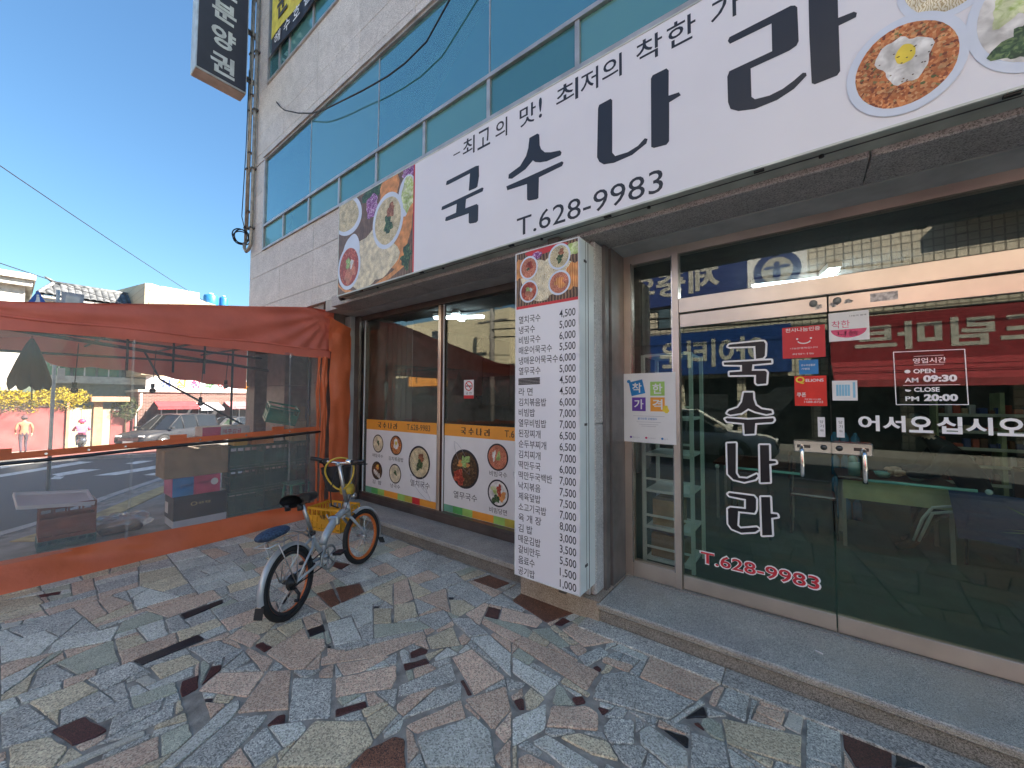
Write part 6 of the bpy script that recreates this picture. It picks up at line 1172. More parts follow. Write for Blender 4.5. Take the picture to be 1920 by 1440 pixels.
def hand(parent, c, d, m=None):
    """small relaxed hand: palm, four fingers, thumb"""
    c = Vector(c); d = Vector(d).normalized(); s_ = d.orthogonal().normalized(); p = MB(); p.tube([c, c + d * .04, c + d * .08], [.02, .032, .028], 8)
    for k, L in enumerate((.055, .065, .06, .045)): b_ = c + d * .075 + s_ * (.014 * (k - 1.5)); p.tube([b_, b_ + d * L * .6, b_ + d * L * .9 + Vector((0, 0, -.01))], [.008, .007, .005], 6)
    b_ = c + d * .03 + s_ * .025; p.tube([b_, b_ + s_ * .02 + d * .03, b_ + s_ * .015 + d * .055], [.009, .008, .006], 6); p.build('hand', m or M_skin, parent, local=True)
def walker():
    t = thing('person', 'person in a pale orange jacket and dark cap walking past the pink wall', 'person', (-29, -2.72, rz(-29) + .10), R(-80))
    J = {'pelvis': ((0, 0, .92), (.14, .11)), 'waist': ((0, 0, 1.08), (.135, .10)), 'chest': ((0, 0, 1.30), (.165, .115)), 'neck': ((0, 0, 1.45), (.07, .06)), 'top': ((0, -.01, 1.52), (.05, .05)),
         'sl': ((-.19, 0, 1.38), .065), 'el': ((-.25, .05, 1.12), .048), 'wl': ((-.25, -.05, .90), .032), 'sr': ((.19, 0, 1.38), .065), 'er': ((.25, .03, 1.12), .048), 'wr': ((.22, -.12, .95), .032),
         'hl': ((-.09, 0, .86), .09), 'kl': ((-.09, -.12, .48), .06), 'al': ((-.09, -.02, .10), .042), 'tl': ((-.09, -.16, .04), .035), 'hr': ((.09, 0, .86), .09), 'kr': ((.09, .02, .48), .06), 'ar': ((.09, .16, .11), .042), 'tr': ((.09, .06, .04), .035)}
    Bn = [('pelvis', 'waist'), ('waist', 'chest'), ('chest', 'neck'), ('neck', 'top'), ('chest', 'sl'), ('sl', 'el'), ('el', 'wl'), ('chest', 'sr'), ('sr', 'er'), ('er', 'wr'), ('pelvis', 'hl'), ('hl', 'kl'), ('kl', 'al'), ('al', 'tl'), ('pelvis', 'hr'), ('hr', 'kr'), ('kr', 'ar'), ('ar', 'tr')]
    skin('body', Bn, J, t, [mat('peach_jacket', (.36, .17, .10), .8), mat('dark_trousers', (.05, .03, .05), .8), M_skin, M_blk], lambda c: 3 if c.z < .09 else (2 if c.z > 1.46 else (1 if c.z < .90 and abs(c.x) < .21 else 0)))
    head(t, (0, -.02, 1.60), .105, (0, -1), mat('dark_cap', (.06, .02, .03), .7)); hand(t, (-.25, -.05, .90), (0, -.1, -1)); hand(t, (.22, -.12, .95), (0, -.3, -1))
    p = MB(); p.tube([(-.14, -.11, 1.38), (0, -.14, 1.2), (.15, -.12, 1.0)], .012, 6); p.build('bag_strap', M_blk, t, local=True)
walker()
def rider():
    t = thing('person', 'person in a pink jacket and pink helmet riding a scooter past the white gate', 'person', (-28.5, -.95, rz(-28.5) + .0), R(-90))
    J = {'pelvis': ((0, .12, .80), (.15, .13)), 'chest': ((0, .02, 1.16), (.17, .13)), 'neck': ((0, -.03, 1.30), (.07, .06)), 'top': ((0, -.04, 1.36), (.05, .05)), 'sl': ((-.19, 0, 1.24), .065), 'el': ((-.27, -.16, 1.06), .05), 'wl': ((-.26, -.38, 1.02), .035),
         'sr': ((.19, 0, 1.24), .065), 'er': ((.27, -.16, 1.06), .05), 'wr': ((.26, -.38, 1.02), .035), 'kl': ((-.14, -.28, .78), .075), 'al': ((-.13, -.22, .36), .05), 'tl': ((-.13, -.36, .32), .04), 'kr': ((.14, -.28, .78), .075), 'ar': ((.13, -.22, .36), .05), 'tr': ((.13, -.36, .32), .04)}
    Bn = [('pelvis', 'chest'), ('chest', 'neck'), ('neck', 'top'), ('chest', 'sl'), ('sl', 'el'), ('el', 'wl'), ('chest', 'sr'), ('sr', 'er'), ('er', 'wr'), ('pelvis', 'kl'), ('kl', 'al'), ('al', 'tl'), ('pelvis', 'kr'), ('kr', 'ar'), ('ar', 'tr')]
    skin('body', Bn, J, t, [mat('pink_jacket', (.50, .12, .22), .8), mat('navy_trousers', (.04, .04, .08), .8), M_skin], lambda c: 2 if c.z > 1.31 and abs(c.x) < .08 else (1 if c.z < .86 else 0))
    h = head(t, (0, -.06, 1.45), .10, (0, -1)); p = MB(); p.lathe([(0, .16), (.07, .15), (.125, .09), (.135, .0), (.13, -.03)], 20, c=(0, -.04, 1.46)); p.build('helmet', mat('pink_helmet', (.45, .06, .14), .3), h, local=True)
    hand(t, (-.26, -.38, 1.02), (0, -1, 0)); hand(t, (.26, -.38, 1.02), (0, -1, 0))
    s = thing('scooter', 'dark motor scooter carrying the rider in pink past the white gate', 'scooter', (-28.5, -.95, rz(-28.5)), R(-90)); Mx = mat('scooter_body', (.05, .06, .09), .3)
    for y in (-.62, .55):
        p = MB(); p.tube([(0, y + .19 * math.cos(a), .235 + .19 * math.sin(a)) for a in [2 * math.pi * i / 20 for i in range(20)]], .045, 8, closed=True); w = p.build('wheel', M_tyre, s, local=True); p = MB(); p.cyl((-.03, y, .235), (.03, y, .235), .12, 16); p.build('rim', M_spk, w, local=True)
    p = MB(); p.tube([(0, .78, .62), (0, .5, .58), (0, .15, .5), (0, -.1, .32), (0, -.36, .34)], [.08, .15, .16, .12, .10], 12); p.tube([(0, -.60, .30), (0, -.48, .62), (0, -.40, .98)], [.06, .13, .08], 12); p.build('body', Mx, s, local=True)
    p = MB(); p.box(-.12, .12, -.02, .68, .66, .73, bev=.03); p.build('seat', M_blk, s, local=True); p = MB(); p.tube([(-.30, -.38, 1.02), (0, -.42, 1.0), (.30, -.38, 1.02)], .015, 8); p.build('handlebar', M_blk, s, local=True); p = MB(); p.ball((0, -.52, .88), (.07, .05, .06), 12); p.build('headlight', WP, s, local=True)
rider()
def diner():
    t = thing('person', 'seated person in black with white striped trousers bent over the table behind the right door', 'person', (1.30, 2.20, .15))
    J = {'pelvis': ((0, 0, .55), (.15, .13)), 'waist': ((-.04, 0, .72), (.14, .12)), 'chest': ((-.22, 0, .98), (.18, .13)), 'neck': ((-.32, 0, 1.12), (.07, .06)), 'top': ((-.37, 0, 1.18), (.05, .05)), 'sl': ((-.24, -.2, 1.03), .07), 'el': ((-.36, -.28, .80), .05), 'wl': ((-.52, -.14, .78), .034), 'sr': ((-.24, .2, 1.03), .07), 'er': ((-.36, .28, .80), .05), 'wr': ((-.52, .14, .78), .034),
         'hl': ((-.05, -.1, .52), .10), 'kl': ((-.36, -.15, .46), .075), 'al': ((-.50, -.15, .12), .048), 'tl': ((-.62, -.15, .05), .04), 'hr': ((-.05, .1, .52), .10), 'kr': ((-.40, .15, .50), .075), 'ar': ((-.40, .15, .12), .048), 'tr': ((-.54, .15, .05), .04)}
    Bn = [('pelvis', 'waist'), ('waist', 'chest'), ('chest', 'neck'), ('neck', 'top'), ('chest', 'sl'), ('sl', 'el'), ('el', 'wl'), ('chest', 'sr'), ('sr', 'er'), ('er', 'wr'), ('pelvis', 'hl'), ('hl', 'kl'), ('kl', 'al'), ('al', 'tl'), ('pelvis', 'hr'), ('hr', 'kr'), ('kr', 'ar'), ('ar', 'tr')]
    skin('body', Bn, J, t, [mat('black_clothes', (.012, .012, .014), .8), M_skin], lambda c: 1 if c.z > 1.13 and c.x < -.3 and abs(c.y) < .1 else 0, 2)
    head(t, (-.42, 0, 1.25), .105, (-1, 0)); hand(t, (-.52, -.14, .78), (-1, .3, 0)); hand(t, (-.52, .14, .78), (-1, -.3, 0))
    for k in (0, 1):
        p = MB(); p.tube([(-.02, -.205, .575 - .05 * k), (-.20, -.235, .545 - .05 * k), (-.37 + .0 * k, -.232, .50 - .055 * k), (-.435 + .035 * k, -.225, .38 - .02 * k), (-.50 + .035 * k, -.212, .16)], [.014, .014, .015, .014, .011], 6); p.build('trouser_stripe', mat('white_stripe', (.75, .78, .76), .7), t, local=True)
diner()
# ================================================================ VEHICLES
def car(name, lab, cat, loc, rz_, L, Wd, H, col, suv=False, plate='12가 3456'):
    t = thing(name, lab, cat, loc, rz_); hw = Wd / 2; hl = L / 2; M_b = mat(name + '_paint_%d' % int(col[0] * 1000), col, .4, .0, var=.04, spec=.25); M_gl = glass('car_glass', (.06, .07, .08), .05, (1, 1, 1), (.02, .022, .025), .7)
    belt = H * (.58 if suv else .61); sill = H * .16
    # side profile of the lower body: (x, top z, bottom z, half width)
    st_ = [(-hl, belt * .80, sill + .18, .78), (-hl + .06, belt * .94, sill + .08, .90), (-hl + .35, belt, sill + .02, .97), (-hl * .45, belt, sill, 1), (hl * .05, belt * .985, sill, 1), (hl * .42, belt * .97, sill, 1), (hl * .60, belt * .92, sill + .01, .99), (hl - .28, belt * .84, sill + .03, .94), (hl - .07, belt * .74, sill + .05, .86), (hl, belt * .58, sill + .08, .78)]
    p = MB(); vs = []; k = 8
    for (x, zt, zb_, w) in st_:
        w *= hw; zm = zb_ + (zt - zb_) * .45
        vs += [(x, -w * .90, zb_), (x, -w, zm), (x, -w * .975, zt - (zt - zb_) * .16), (x, -w * .86, zt), (x, w * .86, zt), (x, w * .975, zt - (zt - zb_) * .16), (x, w, zm), (x, w * .90, zb_)]
    fs = []
    for i in range(len(st_) - 1):
        for j in range(k): fs.append((i * k + j, (i + 1) * k + j, (i + 1) * k + (j + 1) % k, i * k + (j + 1) % k))
    fs += [tuple(range(k)), tuple((len(st_) - 1) * k + j for j in range(k))[::-1]]; p.add(vs, fs, 0, True); bd = p.build('body', M_b, t, local=True)
    # cabin
    rr = -hl + (.12 if suv else .55); cab = [(rr, belt - .02, .80), (rr + (.22 if suv else .55), H * .955, .66), (-hl * .1, H, .68), (hl * .12, H * .985, .68), (hl * .50, belt * .97 - .01, .84)]
    def cabp(sc, dz, x0=0): return [(x, z + dz, w * hw * sc) for x, z, w in cab]
    p = MB(); q = cabp(1, 0); vs = []; 
    for x, z, w in q: vs += [(x, -w, z), (x, w, z)]
    n = len(q); bz = belt - .03; b0 = len(vs)
    for x, z, w in q: vs += [(x, -hw * .87, bz), (x, hw * .87, bz)]
    fs = [(2 * i, 2 * i + 2, 2 * i + 3, 2 * i + 1) for i in range(n - 1)] + [(b0 + 2 * i, b0 + 2 * i + 2, 2 * i + 2, 2 * i) for i in range(n - 1)] + [(2 * i + 1, 2 * i + 3, b0 + 2 * i + 3, b0 + 2 * i + 1) for i in range(n - 1)]
    p.add(vs, fs, 0, False); p.build('window_glass', M_gl, bd, local=True)
    p = MB()
    for s_ in (-1, 1):
        rail = [Vector((x, s_ * w * 1.005, z + .006)) for x, z, w in q]; p.tube(rail, .028, 6)
        for xx in ((-hl * .28, hl * .10)): 
            zz = H * .97; p.tube([(xx, s_ * hw * .68, zz), (xx - .02, s_ * hw * .885, bz)], .032, 6)
    vs = []; 
    for x, z, w in q[1:4]: vs += [(x, -w, z + .02), (x, 0, z + .045), (x, w, z + .02)]
    p.add(vs, [(3 * i + j, 3 * i + 3 + j, 3 * i + 4 + j, 3 * i + 1 + j) for i in range(2) for j in range(2)], 0, True); p.build('roof', M_b, bd, local=True)
    wr_ = .36 if suv else .33
    for x in (hl * .62, -hl * .58):
        for s_ in (-1, 1):
            y = s_ * (hw - .09); p = MB(); p.lathe([(wr_ * .62, -.10), (wr_ * .95, -.11), (wr_, -.07), (wr_, .07), (wr_ * .95, .11), (wr_ * .62, .10)], 24, M=Matrix.Translation((x, y, wr_)) @ Matrix.Rotation(R(90), 4, 'X')); w = p.build('wheel', M_tyre, t, local=True)
            p = MB(); p.cyl((x, y + s_ * .095, wr_), (x, y + s_ * .06, wr_), wr_ * .63, 20)
            for a in range(5): p.tube([(x, y + s_ * .10, wr_), (x + wr_ * .6 * math.cos(a * 1.2566), y + s_ * .10, wr_ + wr_ * .6 * math.sin(a * 1.2566))], .022, 5)
            p.build('rim', mat('alloy', (.4, .41, .42), .3, .8), w, local=True)
            p = MB(); p.lathe([(wr_ * 1.10, 0), (wr_ * 1.18, 0)], 20, M=Matrix.Translation((x, s_ * (hw * .995 + .004), wr_)) @ Matrix.Rotation(R(90), 4, 'X')); p.lathe([(0, 0), (wr_ * 1.12, 0)], 20, M=Matrix.Translation((x, s_ * (hw * .96), wr_)) @ Matrix.Rotation(R(90), 4, 'X')); p.build('wheel_arch', M_blk, bd, local=True)
    for s_ in (-1, 1):
        p = MB(); p.box(hl - .20, hl - .02, s_ * hw * .62 - .16, s_ * hw * .62 + .16, belt * .66, belt * .76, bev=.03); p.build('headlight', mat('lamp_glass', (.6, .62, .65), .1), bd, local=True)
        p = MB(); p.box(hl * .42, hl * .50, s_ * (hw + .06) - .07, s_ * (hw + .06) + .07, belt + .01, belt + .13, bev=.03); p.build('mirror', M_b, bd, local=True)
        p = MB()
        for xx in (-hl * .18, hl * .20): p.box(xx, xx + .14, s_ * hw * .995 - .012, s_ * hw * .995 + .012, belt * .80, belt * .83, bev=.005)
        p.build('door_handle', M_b, bd, local=True)
    p = MB(); p.box(hl - .09, hl + .012, -hw * .58, hw * .58, sill + .20, belt * .68, bev=.02)
    g_ = p.build('grille', mat('grille_black', (.02, .02, .022), .3, .5), bd, local=True); p = MB()
    for k_ in range(7): z = sill + .23 + k_ * (belt * .68 - sill - .26) / 7; p.box(hl + .012, hl + .02, -hw * .54, hw * .54, z, z + .012)
    p.build('grille_bar', mat('grille_chrome', (.35, .36, .38), .25, .9), g_, local=True)
    p = MB(); p.box(hl + .012, hl + .03, -.26, .26, sill + .10, sill + .21); p.build('number_plate', WP, bd, local=True)
    p = MB(); p.box(-hl * .97, hl * .97, -hw * .9, hw * .9, sill - .03, sill + .06, bev=.02); p.build('underbody', M_blk, bd, local=True)
    return t
car('parked_suv', 'dark grey SUV parked nose left in front of the red brick shop', 'SUV', (-27.7, 2.35, rz(-27.7) + .02), R(-55), 4.75, 1.9, 1.70, (.028, .03, .036), True)
car('parked_car', 'blue grey car parked just behind the dark grey SUV', 'car', (-29.5, 5.6, rz(-29.5) + .02), R(-55), 4.4, 1.8, 1.46, (.04, .05, .065))
car('white_car', 'white car parked along the far side of the main street, seen mirrored in the door', 'car', (-3.0, -9.6, -.12), 0, 4.8, 1.85, 1.45, (.62, .62, .60))
# ================================================================ BACKGROUND BEYOND THE SIDE STREET
GZ = rz(-31) + .10
M_pink = mat('pink_wall_paint', (.27, .065, .065), .8, var=.12, scale=1.5); M_brick = gridmat('red_brick', (.17, .062, .05), (.28, .23, .20), .24, .085, .8, .12, 'YZ', .3)
pw = thing('pink_wall', 'pink painted garden wall under the yellow blossom', 'wall', (-31, -5, GZ))
p = MB(); p.box(-31.2, -31, -14, -1.34, GZ - .4, 1.18); p.build('face', M_pink, pw); p = MB(); p.box(-31.25, -30.95, -14, -1.32, 1.18, 1.25); p.build('coping', mat('dark_coping', (.12, .08, .07), .8), pw)
pw2 = thing('pink_wall', 'short pink wall piece between the gate and the drainpipe', 'wall', (-31, .9, GZ)); p = MB(); p.box(-31.2, -31, .32, 1.26, GZ - .4, .95); p.build('face', M_pink, pw2); p = MB(); p.box(-31.22, -30.97, .32, 1.26, .95, 1.0); p.build('coping', M_conc, pw2)
gt = thing('white_gate', 'pale double leaf metal gate beside the pink wall', 'gate', (-31, -.7, GZ)); M_gate = mat('cream_gate', (.36, .33, .24), .5)
for a, c in ((-1.22, -.80), (-.79, -.36)):
    p = MB(); p.box(-31.05, -31.0, a, c, GZ, 1.12); l_ = p.build('leaf', M_gate, gt); p = MB()
    for k in range(4): p.box(-31.0, -30.985, a + .03 + k * .10, a + .045 + k * .10, GZ + .05, 1.05)
    p.build('bar', mat('gate_bar', (.6, .57, .45), .5), l_)
for a, c in ((-1.32, -1.225), (-.355, -.02)):
    p = MB(); p.box(-31.1, -30.9, a, c, GZ - .2, 1.42); p.build('post', mat('tan_post', (.40, .22, .13), .8), gt)
p = MB(); p.box(-31.06, -31.02, .0, .30, GZ, 1.10); p.build('side_door', M_gate, gt); p = MB(); p.box(-31.4, -30.6, -.50, 1.0, 1.43, 1.72, bev=.03); p.build('canopy', mat('orange_tan_canopy', (.50, .28, .16), .7), gt)
# forsythia
def foliage(name, parent, cx_, cy_, cz_, rx, ry, rz_, n, size, m, seed, dens=None):
    rg = random.Random(seed); p = MB()
    for _ in range(n):
        while True:
            u, v, w = rg.uniform(-1, 1), rg.uniform(-1, 1), rg.uniform(-1, 1)
            if u * u + v * v + w * w < 1 and nz(cx_ + u * rx * 1.5, cy_ + v * ry * 1.5, cz_ + w * rz_ * 2) > -.22: break
        c = Vector((cx_ + u * rx, cy_ + v * ry, cz_ + w * rz_ + .1 * nz(v * 5, u * 3))); a = Vector((rg.uniform(-1, 1), rg.uniform(-1, 1), rg.uniform(-1, 1))).normalized(); b_ = a.orthogonal().normalized(); s_ = size * rg.uniform(.6, 1.3)
        p.add([c - a * s_, c + b_ * s_ * .5, c + a * s_, c - b_ * s_ * .5], [(0, 1, 2, 3)], rg.randrange(len(m)))
    return p.build(name, m, parent)
M_y1, M_y2 = mat('yellow_blossom', (.60, .47, .01), .7), mat('pale_yellow_blossom', (.70, .60, .08), .7); M_g1, M_g2 = mat('leaf_dark', (.05, .08, .02), .8), mat('twig_brown', (.12, .08, .05), .9)
fs_ = thing('forsythia', 'yellow flowering forsythia spilling over the pink wall', 'shrub', (-31.3, -3.5, 1.2))
foliage('crown', fs_, -31.3, -4.2, 1.62, .7, 2.0, .62, 5200, .055, [M_y1, M_y2, M_y1, M_g2], 1); foliage('crown', fs_, -31.2, -1.6, 1.68, .6, 1.2, .55, 3000, .05, [M_y1, M_y2, M_y2, M_g2], 2); foliage('trailing_stems', fs_, -31.0, -3.3, 1.18, .35, 3.0, .26, 2600, .05, [M_g1, M_g2, M_y1], 3)
p = MB()
for k in range(14): y = -5.6 + k * .33; p.tube([(-31.3, y, 1.1), (-31.3 + .2 * math.sin(k), y + .1, 1.6), (-31.1, y + .3 * math.sin(k * 2), 1.9)], [.025, .015, .006], 5)
p.build('stems', M_g2, fs_)
bs2 = thing('hedge_bush', 'dark green bush with brown twigs between gate and brick shop', 'shrub', (-30.9, .95, GZ)); foliage('crown', bs2, -30.9, .85, 1.05, .5, .55, .75, 2600, .06, [M_g1, M_g1, M_g2, mat('leaf_mid', (.10, .14, .04), .8)], 4); p = MB(); p.tube([(-30.95, .9, GZ), (-30.9, .9, .6), (-30.9, .8, 1.2)], [.05, .04, .02], 6); p.build('trunk', M_g2, bs2)
dp = thing('drainpipe', 'cream drainpipe at the left corner of the red brick shop', 'pipe', (-30.7, 1.33, GZ)); p = MB(); p.tube([(-30.8, 1.30, GZ), (-30.8, 1.30, .9), (-30.8, 1.42, 1.05), (-30.8, 1.50, 1.2), (-30.8, 1.50, 1.95)], .05, 8); p.build('tube', mat('cream_pipe', (.6, .57, .48), .5), dp)
# house behind the wall (flat roofed, green awnings)
hs_ = thing('grey_house', 'low grey rendered house with green windows behind the pink wall', 'house', (-36, 0, GZ)); M_ren = mat('grey_render', (.24, .26, .26), .85, var=.1)
p = MB(); p.box(-38, -35, -2.2, 3.4, GZ - .5, 2.9); p.build('wall', M_ren, hs_); p = MB(); p.box(-38.2, -34.4, -2.6, 3.6, 2.5, 2.95, bev=.04); p.build('roof_slab', mat('pale_slab', (.45, .47, .46), .8), hs_)
for i in range(5):
    y = -1.9 + i * 1.02; p = MB(); p.box(-34.99, -34.92, y, y + .9, 3.0, 4.0); w = p.build('window', mat('green_window', (.08, .22, .15), .2) if i < 3 else mat('dark_window', (.05, .06, .07), .2), hs_); p = MB(); sv_frame(p, -34.93, -34.91, 3.0, 4.0, .04, y, y + .9); p2 = MB(); p2.box(-34.92, -34.90, y + .42, y + .48, 3.0, 4.0); p2.build('frame', WP, w)
p = MB(); p.box(-37.8, -35, -2.1, 3.3, 2.951, 5.6); p.build('upper_wall', M_ren, hs_)
# red brick shop
rs = thing('brick_shop', 'single storey red brick shop with red awnings behind the parked SUV', 'shop', (-32, 4, GZ)); 
p = MB(); p.box(-36, -31, 1.42, 16, GZ - .6, 2.02); p.build('wall', M_brick, rs); p = MB(); p.box(-36.1, -30.9, 1.36, 16, 2.02, 2.16); p.build('coping', mat('pale_coping', (.5, .46, .40), .8), rs)
for y0, y1 in ((2.4, 3.9), (4.2, 5.2), (6.0, 6.9), (7.3, 8.8), (10, 12)):
    p = MB(); p.box(-31.0, -30.93, y0, y1, GZ, 1.0); w = p.build('shopfront', mat('shop_dark', (.05, .05, .055), .2), rs); p = MB(); p.box(-30.93, -30.90, (y0 + y1) / 2 - .03, (y0 + y1) / 2 + .03, GZ, 1.0); p.box(-30.93, -30.90, y0, y0 + .05, GZ, 1.0); p.build('frame', WP, w)
p = MB(); p.box(-30.99, -30.9, 1.75, 1.95, GZ + .1, .9); p.build('door_strip', mat('dark_door', (.08, .06, .06), .5), rs)
def awning(y0, y1, z, m, lab):
    t = thing('awning', lab, 'awning', (-30.6, (y0 + y1) / 2, z)); p = MB(); p.grid(lambda u, v: (-31.0 + 1.1 * v, y0 + (y1 - y0) * u, z + .32 - .32 * v - .03 * math.sin(v * 3.14)), 12, 4); p.grid(lambda u, v: (-29.9, y0 + (y1 - y0) * u, z - .14 * v - .02 * abs(math.sin(u * 30))), 24, 1); p.build('cloth', m, t); p = MB(); [p.cyl((-31.0, y, z - .4), (-29.95, y, z), .015, 6) for y in (y0 + .05, y1 - .05)]; p.build('arm', M_steel2, t)
awning(2.1, 4.0, 1.15, mat('red_awning', (.50, .05, .06), .7), 'red awning above the SUV roof'); awning(4.1, 5.3, 1.05, mat('striped_white_awning', (.50, .52, .58), .7), 'pale bluish awning right of the red one'); awning(5.6, 7.4, 1.12, mat('pink_awning', (.60, .18, .20), .7), 'faded pink awning at the right end of the brick shop')
sn = thing('roof_signboard', 'white signboard with coloured letters along the roof of the brick shop', 'signboard', (-31, 5, 2.17)); p = MB(); p.box(-31.1, -30.95, 1.7, 9.5, 2.17, 2.95); p.build('board', WP, sn); p = MB()
for i, ch in enumerate('싱싱청과야채할인마트'): text(p, ch, (-30.95, 2.3 + i * .72, 2.28), .52, .52, face='+x', d=.01, off=.04, mi=i % 5)
p.build('lettering', [mat('letter_blue', (.08, .12, .4), .5), OR, PK, MGRN, RD], sn)
# tiled roof house
th = thing('tiled_house', 'house with grey and white tiled hip roof above the tent', 'house', (-36, 0, GZ)); p = MB(); p.box(-40, -34.6, -1.8, 3.0, 3.5, 7.6); p.build('wall', M_ren, th)
p = MB(); p.box(-40, -33.85, -2.4, 3.2, 7.30, 7.42); p.build('eave', mat('pale_eave', (.55, .55, .52), .7), th)
M_tile = mat('roof_tile', (.17, .175, .18), .6, var=.0, col2=(.025, .028, .03), scale=4.1, rnd=.3); M_tile2 = mat('pale_roof_tile', (.62, .62, .60), .5, var=.1)
tm = None
for r_ in range(6):
    for c_ in range(20):
        x = -33.9 - r_ * .28; y = -2.25 + c_ * .28 + .0; z = 7.46 + r_ * .16
        if y < -2.25 + r_ * .13: continue
        if tm is None:
            p = MB(); p.grid(lambda u, v: (.18 - .36 * v, .14 * math.cos(math.pi * u), .075 * math.sin(math.pi * u) + .20 * v), 6, 2); tl = p.build('roof_tile', M_tile, th, local=True); tm = tl.data; o = tl
        else: o = bpy.data.objects.new('roof_tile', tm); COL.objects.link(o); o.parent = th
        o.location = (x + 36, y, z - GZ)
        if (r_ * 7 + c_ * 3) % 5 in (0, 2): o.data = (th.get('_') and None) or o.data
p = MB(); p.add([(-33.8, -2.45, 7.43), (-33.8, 3.2, 7.43), (-35.5, 3.2, 8.42), (-35.5, -1.75, 8.42), (-38, -2.45, 7.43)], [(0, 1, 2, 3), (4, 0, 3)]); p.build('roof_bed', M_tile, th)
p = MB(); p.tube([(-35.5, -1.8, 8.50), (-35.5, 3.2, 8.52)], .12, 8); p.tube([(-33.8, -2.4, 7.5), (-35.5, -1.8, 8.48)], .10, 8); p.tube([(-35.5, -1.8, 8.55), (-35.5, -2.15, 8.80)], [.10, .04], 6); p.build('ridge', M_tile, th)
# beige tiled building
bt = thing('beige_building', 'cream tiled building with sloping parapet right of the tiled roof', 'building', (-36, 5, GZ)); Mb_ = gridmat('cream_tile', (.33, .28, .19), (.20, .17, .12), .9, .45, .6, .05, 'YZ')
p = MB(); p.add([(-30.2, 1.36, 3.0), (-30.2, 1.62, 3.0), (-46, 11.6, 3.0), (-46, 1.36, 3.0), (-30.2, 1.36, 8.3), (-30.2, 1.62, 8.35), (-46, 11.6, 10.3), (-46, 1.36, 10.3)], [(0, 1, 5, 4), (1, 2, 6, 5), (2, 3, 7, 6), (3, 0, 4, 7), (4, 5, 6, 7), (0, 3, 2, 1)]); p.build('wall', Mb_, bt)
for k in range(7): z = 3.6 + k * .72; f = lambda t_: (-30.2 + (-46 + 30.2) * t_ + .03, 1.62 + 9.98 * t_ - .03); a, c = f(.0), f(.995); p = MB(); p.tube([(a[0] + .02, a[1] - .03, z), (c[0] + .02, c[1] - .03, z * 1.0 + (z - 1.64) * .0)], .02, 4); p.build('course_line', mat('course', (.35, .30, .22), .8), bt)
p = MB(); p.box(-44, -40, 3.82, 6.2, 8, 10.45); wbk = tag(p.build('rooftop_block', mat('white_render', (.50, .49, .45), .8)), 'white stair block on the roof behind the cream building', 'rooftop block')
for y, r_, lab in ((7.5, .54, 'larger blue water tank on the far roof'), (8.45, .33, 'smaller blue water tank behind the large one on the far roof')):
    t = thing('water_tank', lab, 'water tank', (-42, y, 9.85)); p = MB(); p.lathe([(r_ * .96, 0), (r_, .1), (r_, .85), (r_ * .9, .98), (r_ * .35, 1.08)], 24, c=(-42, y, 9.85)); p.build('body', mat('tank_blue', (.02, .14, .34), .4), t); p = MB(); p.cyl((-42, y, 10.92), (-42, y, 11.02), r_ * .34, 14); p.build('lid', mat('tank_lid', (.45, .5, .52), .5), t)
ts = thing('tank_stand', 'pale roof slab carrying the two blue water tanks', 'roof slab', (-42, 8, 9)); p = MB(); p.box(-43, -41, 6.6, 9.6, 3, 9.84); p.build('slab', mat('white_render', (.50, .49, .45), .8), ts)
wb = thing('white_building', 'white rendered building with stepped cornice at the left edge', 'building', (-36, -7, GZ)); M_wr = mat('white_render', (.50, .49, .45), .8)
p = MB(); p.box(-42, -33.3, -16, -2.85, 2.0, 7.62); p.build('wall', M_wr, wb); p = MB(); p.box(-42, -32.9, -16, -2.62, 7.62, 7.95); p.box(-42, -32.7, -16, -2.52, 7.95, 8.25); p.build('cornice', M_wr, wb)
for k in range(3): p = MB(); p.box(-33.29, -33.25, -4.6 - k * 1.6, -3.6 - k * 1.6, 4.4, 6.0); p.build('window', mat('dark_window', (.05, .06, .07), .2), wb)
# crossing signs
M_pp = mat('pale_pole', (.5, .52, .5), .5)
pp = thing('street_pole', 'slim pale pole carrying the two road signs above the tent', 'pole', (-12.1, -2.72, rz(-12))); p = MB(); p.cyl((-12.1, -2.72, rz(-12)), (-12.1, -2.72, 3.85), .028, 8); p.build('shaft', M_pp, pp); p = MB(); p.box(-12.09, -12.07, -3.02, -2.40, 3.60, 3.63); p.build('arm', M_pp, pp)
p = MB(); p.box(-12.08, -12.0, -2.68, -2.58, 2.0, 2.25); p.build('box', M_alum, pp)
cs = thing('crosswalk_sign', 'blue triangular crosswalk sign rising above the tent', 'road sign', (-12, -2.98, 3.42))
p = MB(); p.prism([(-.16, -.10), (.16, -.10), (.0, .26)], 0, .012, M=Matrix.Translation((-12.06, -2.98, 3.52)) @ Matrix(((0, 0, 1, 0), (1, 0, 0, 0), (0, 1, 0, 0), (0, 0, 0, 1)))); pn = p.build('panel', mat('sign_blue', (.02, .10, .42), .4), cs)
p = MB(); disc(p, (-12.046, -2.98, 3.67), .018, .018, '+x', .004, n=10); p.poly([(-.015, .13), (.02, .13), (.03, .05), (.06, -.06), (.035, -.06), (.0, .02), (-.04, -.06), (-.065, -.06), (-.02, .05)], lambda a, c: (-12.042, -2.98 + a, 3.52 + c)); p.build('pictogram', WP, pn)
sb = thing('road_sign', 'grey back of a square road sign behind the tent roof edge', 'road sign', (-12.06, -2.52, 3.42)); p = MB(); p.box(-12.06, -12.045, -2.68, -2.37, 3.42, 3.82, bev=.004); sv_ = p.build('panel', mat('sign_back', (.36, .40, .44), .5), sb); p = MB(); p.box(-12.0445, -12.04, -2.62, -2.43, 3.5, 3.75); p.build('stiffener', M_alum, sv_)
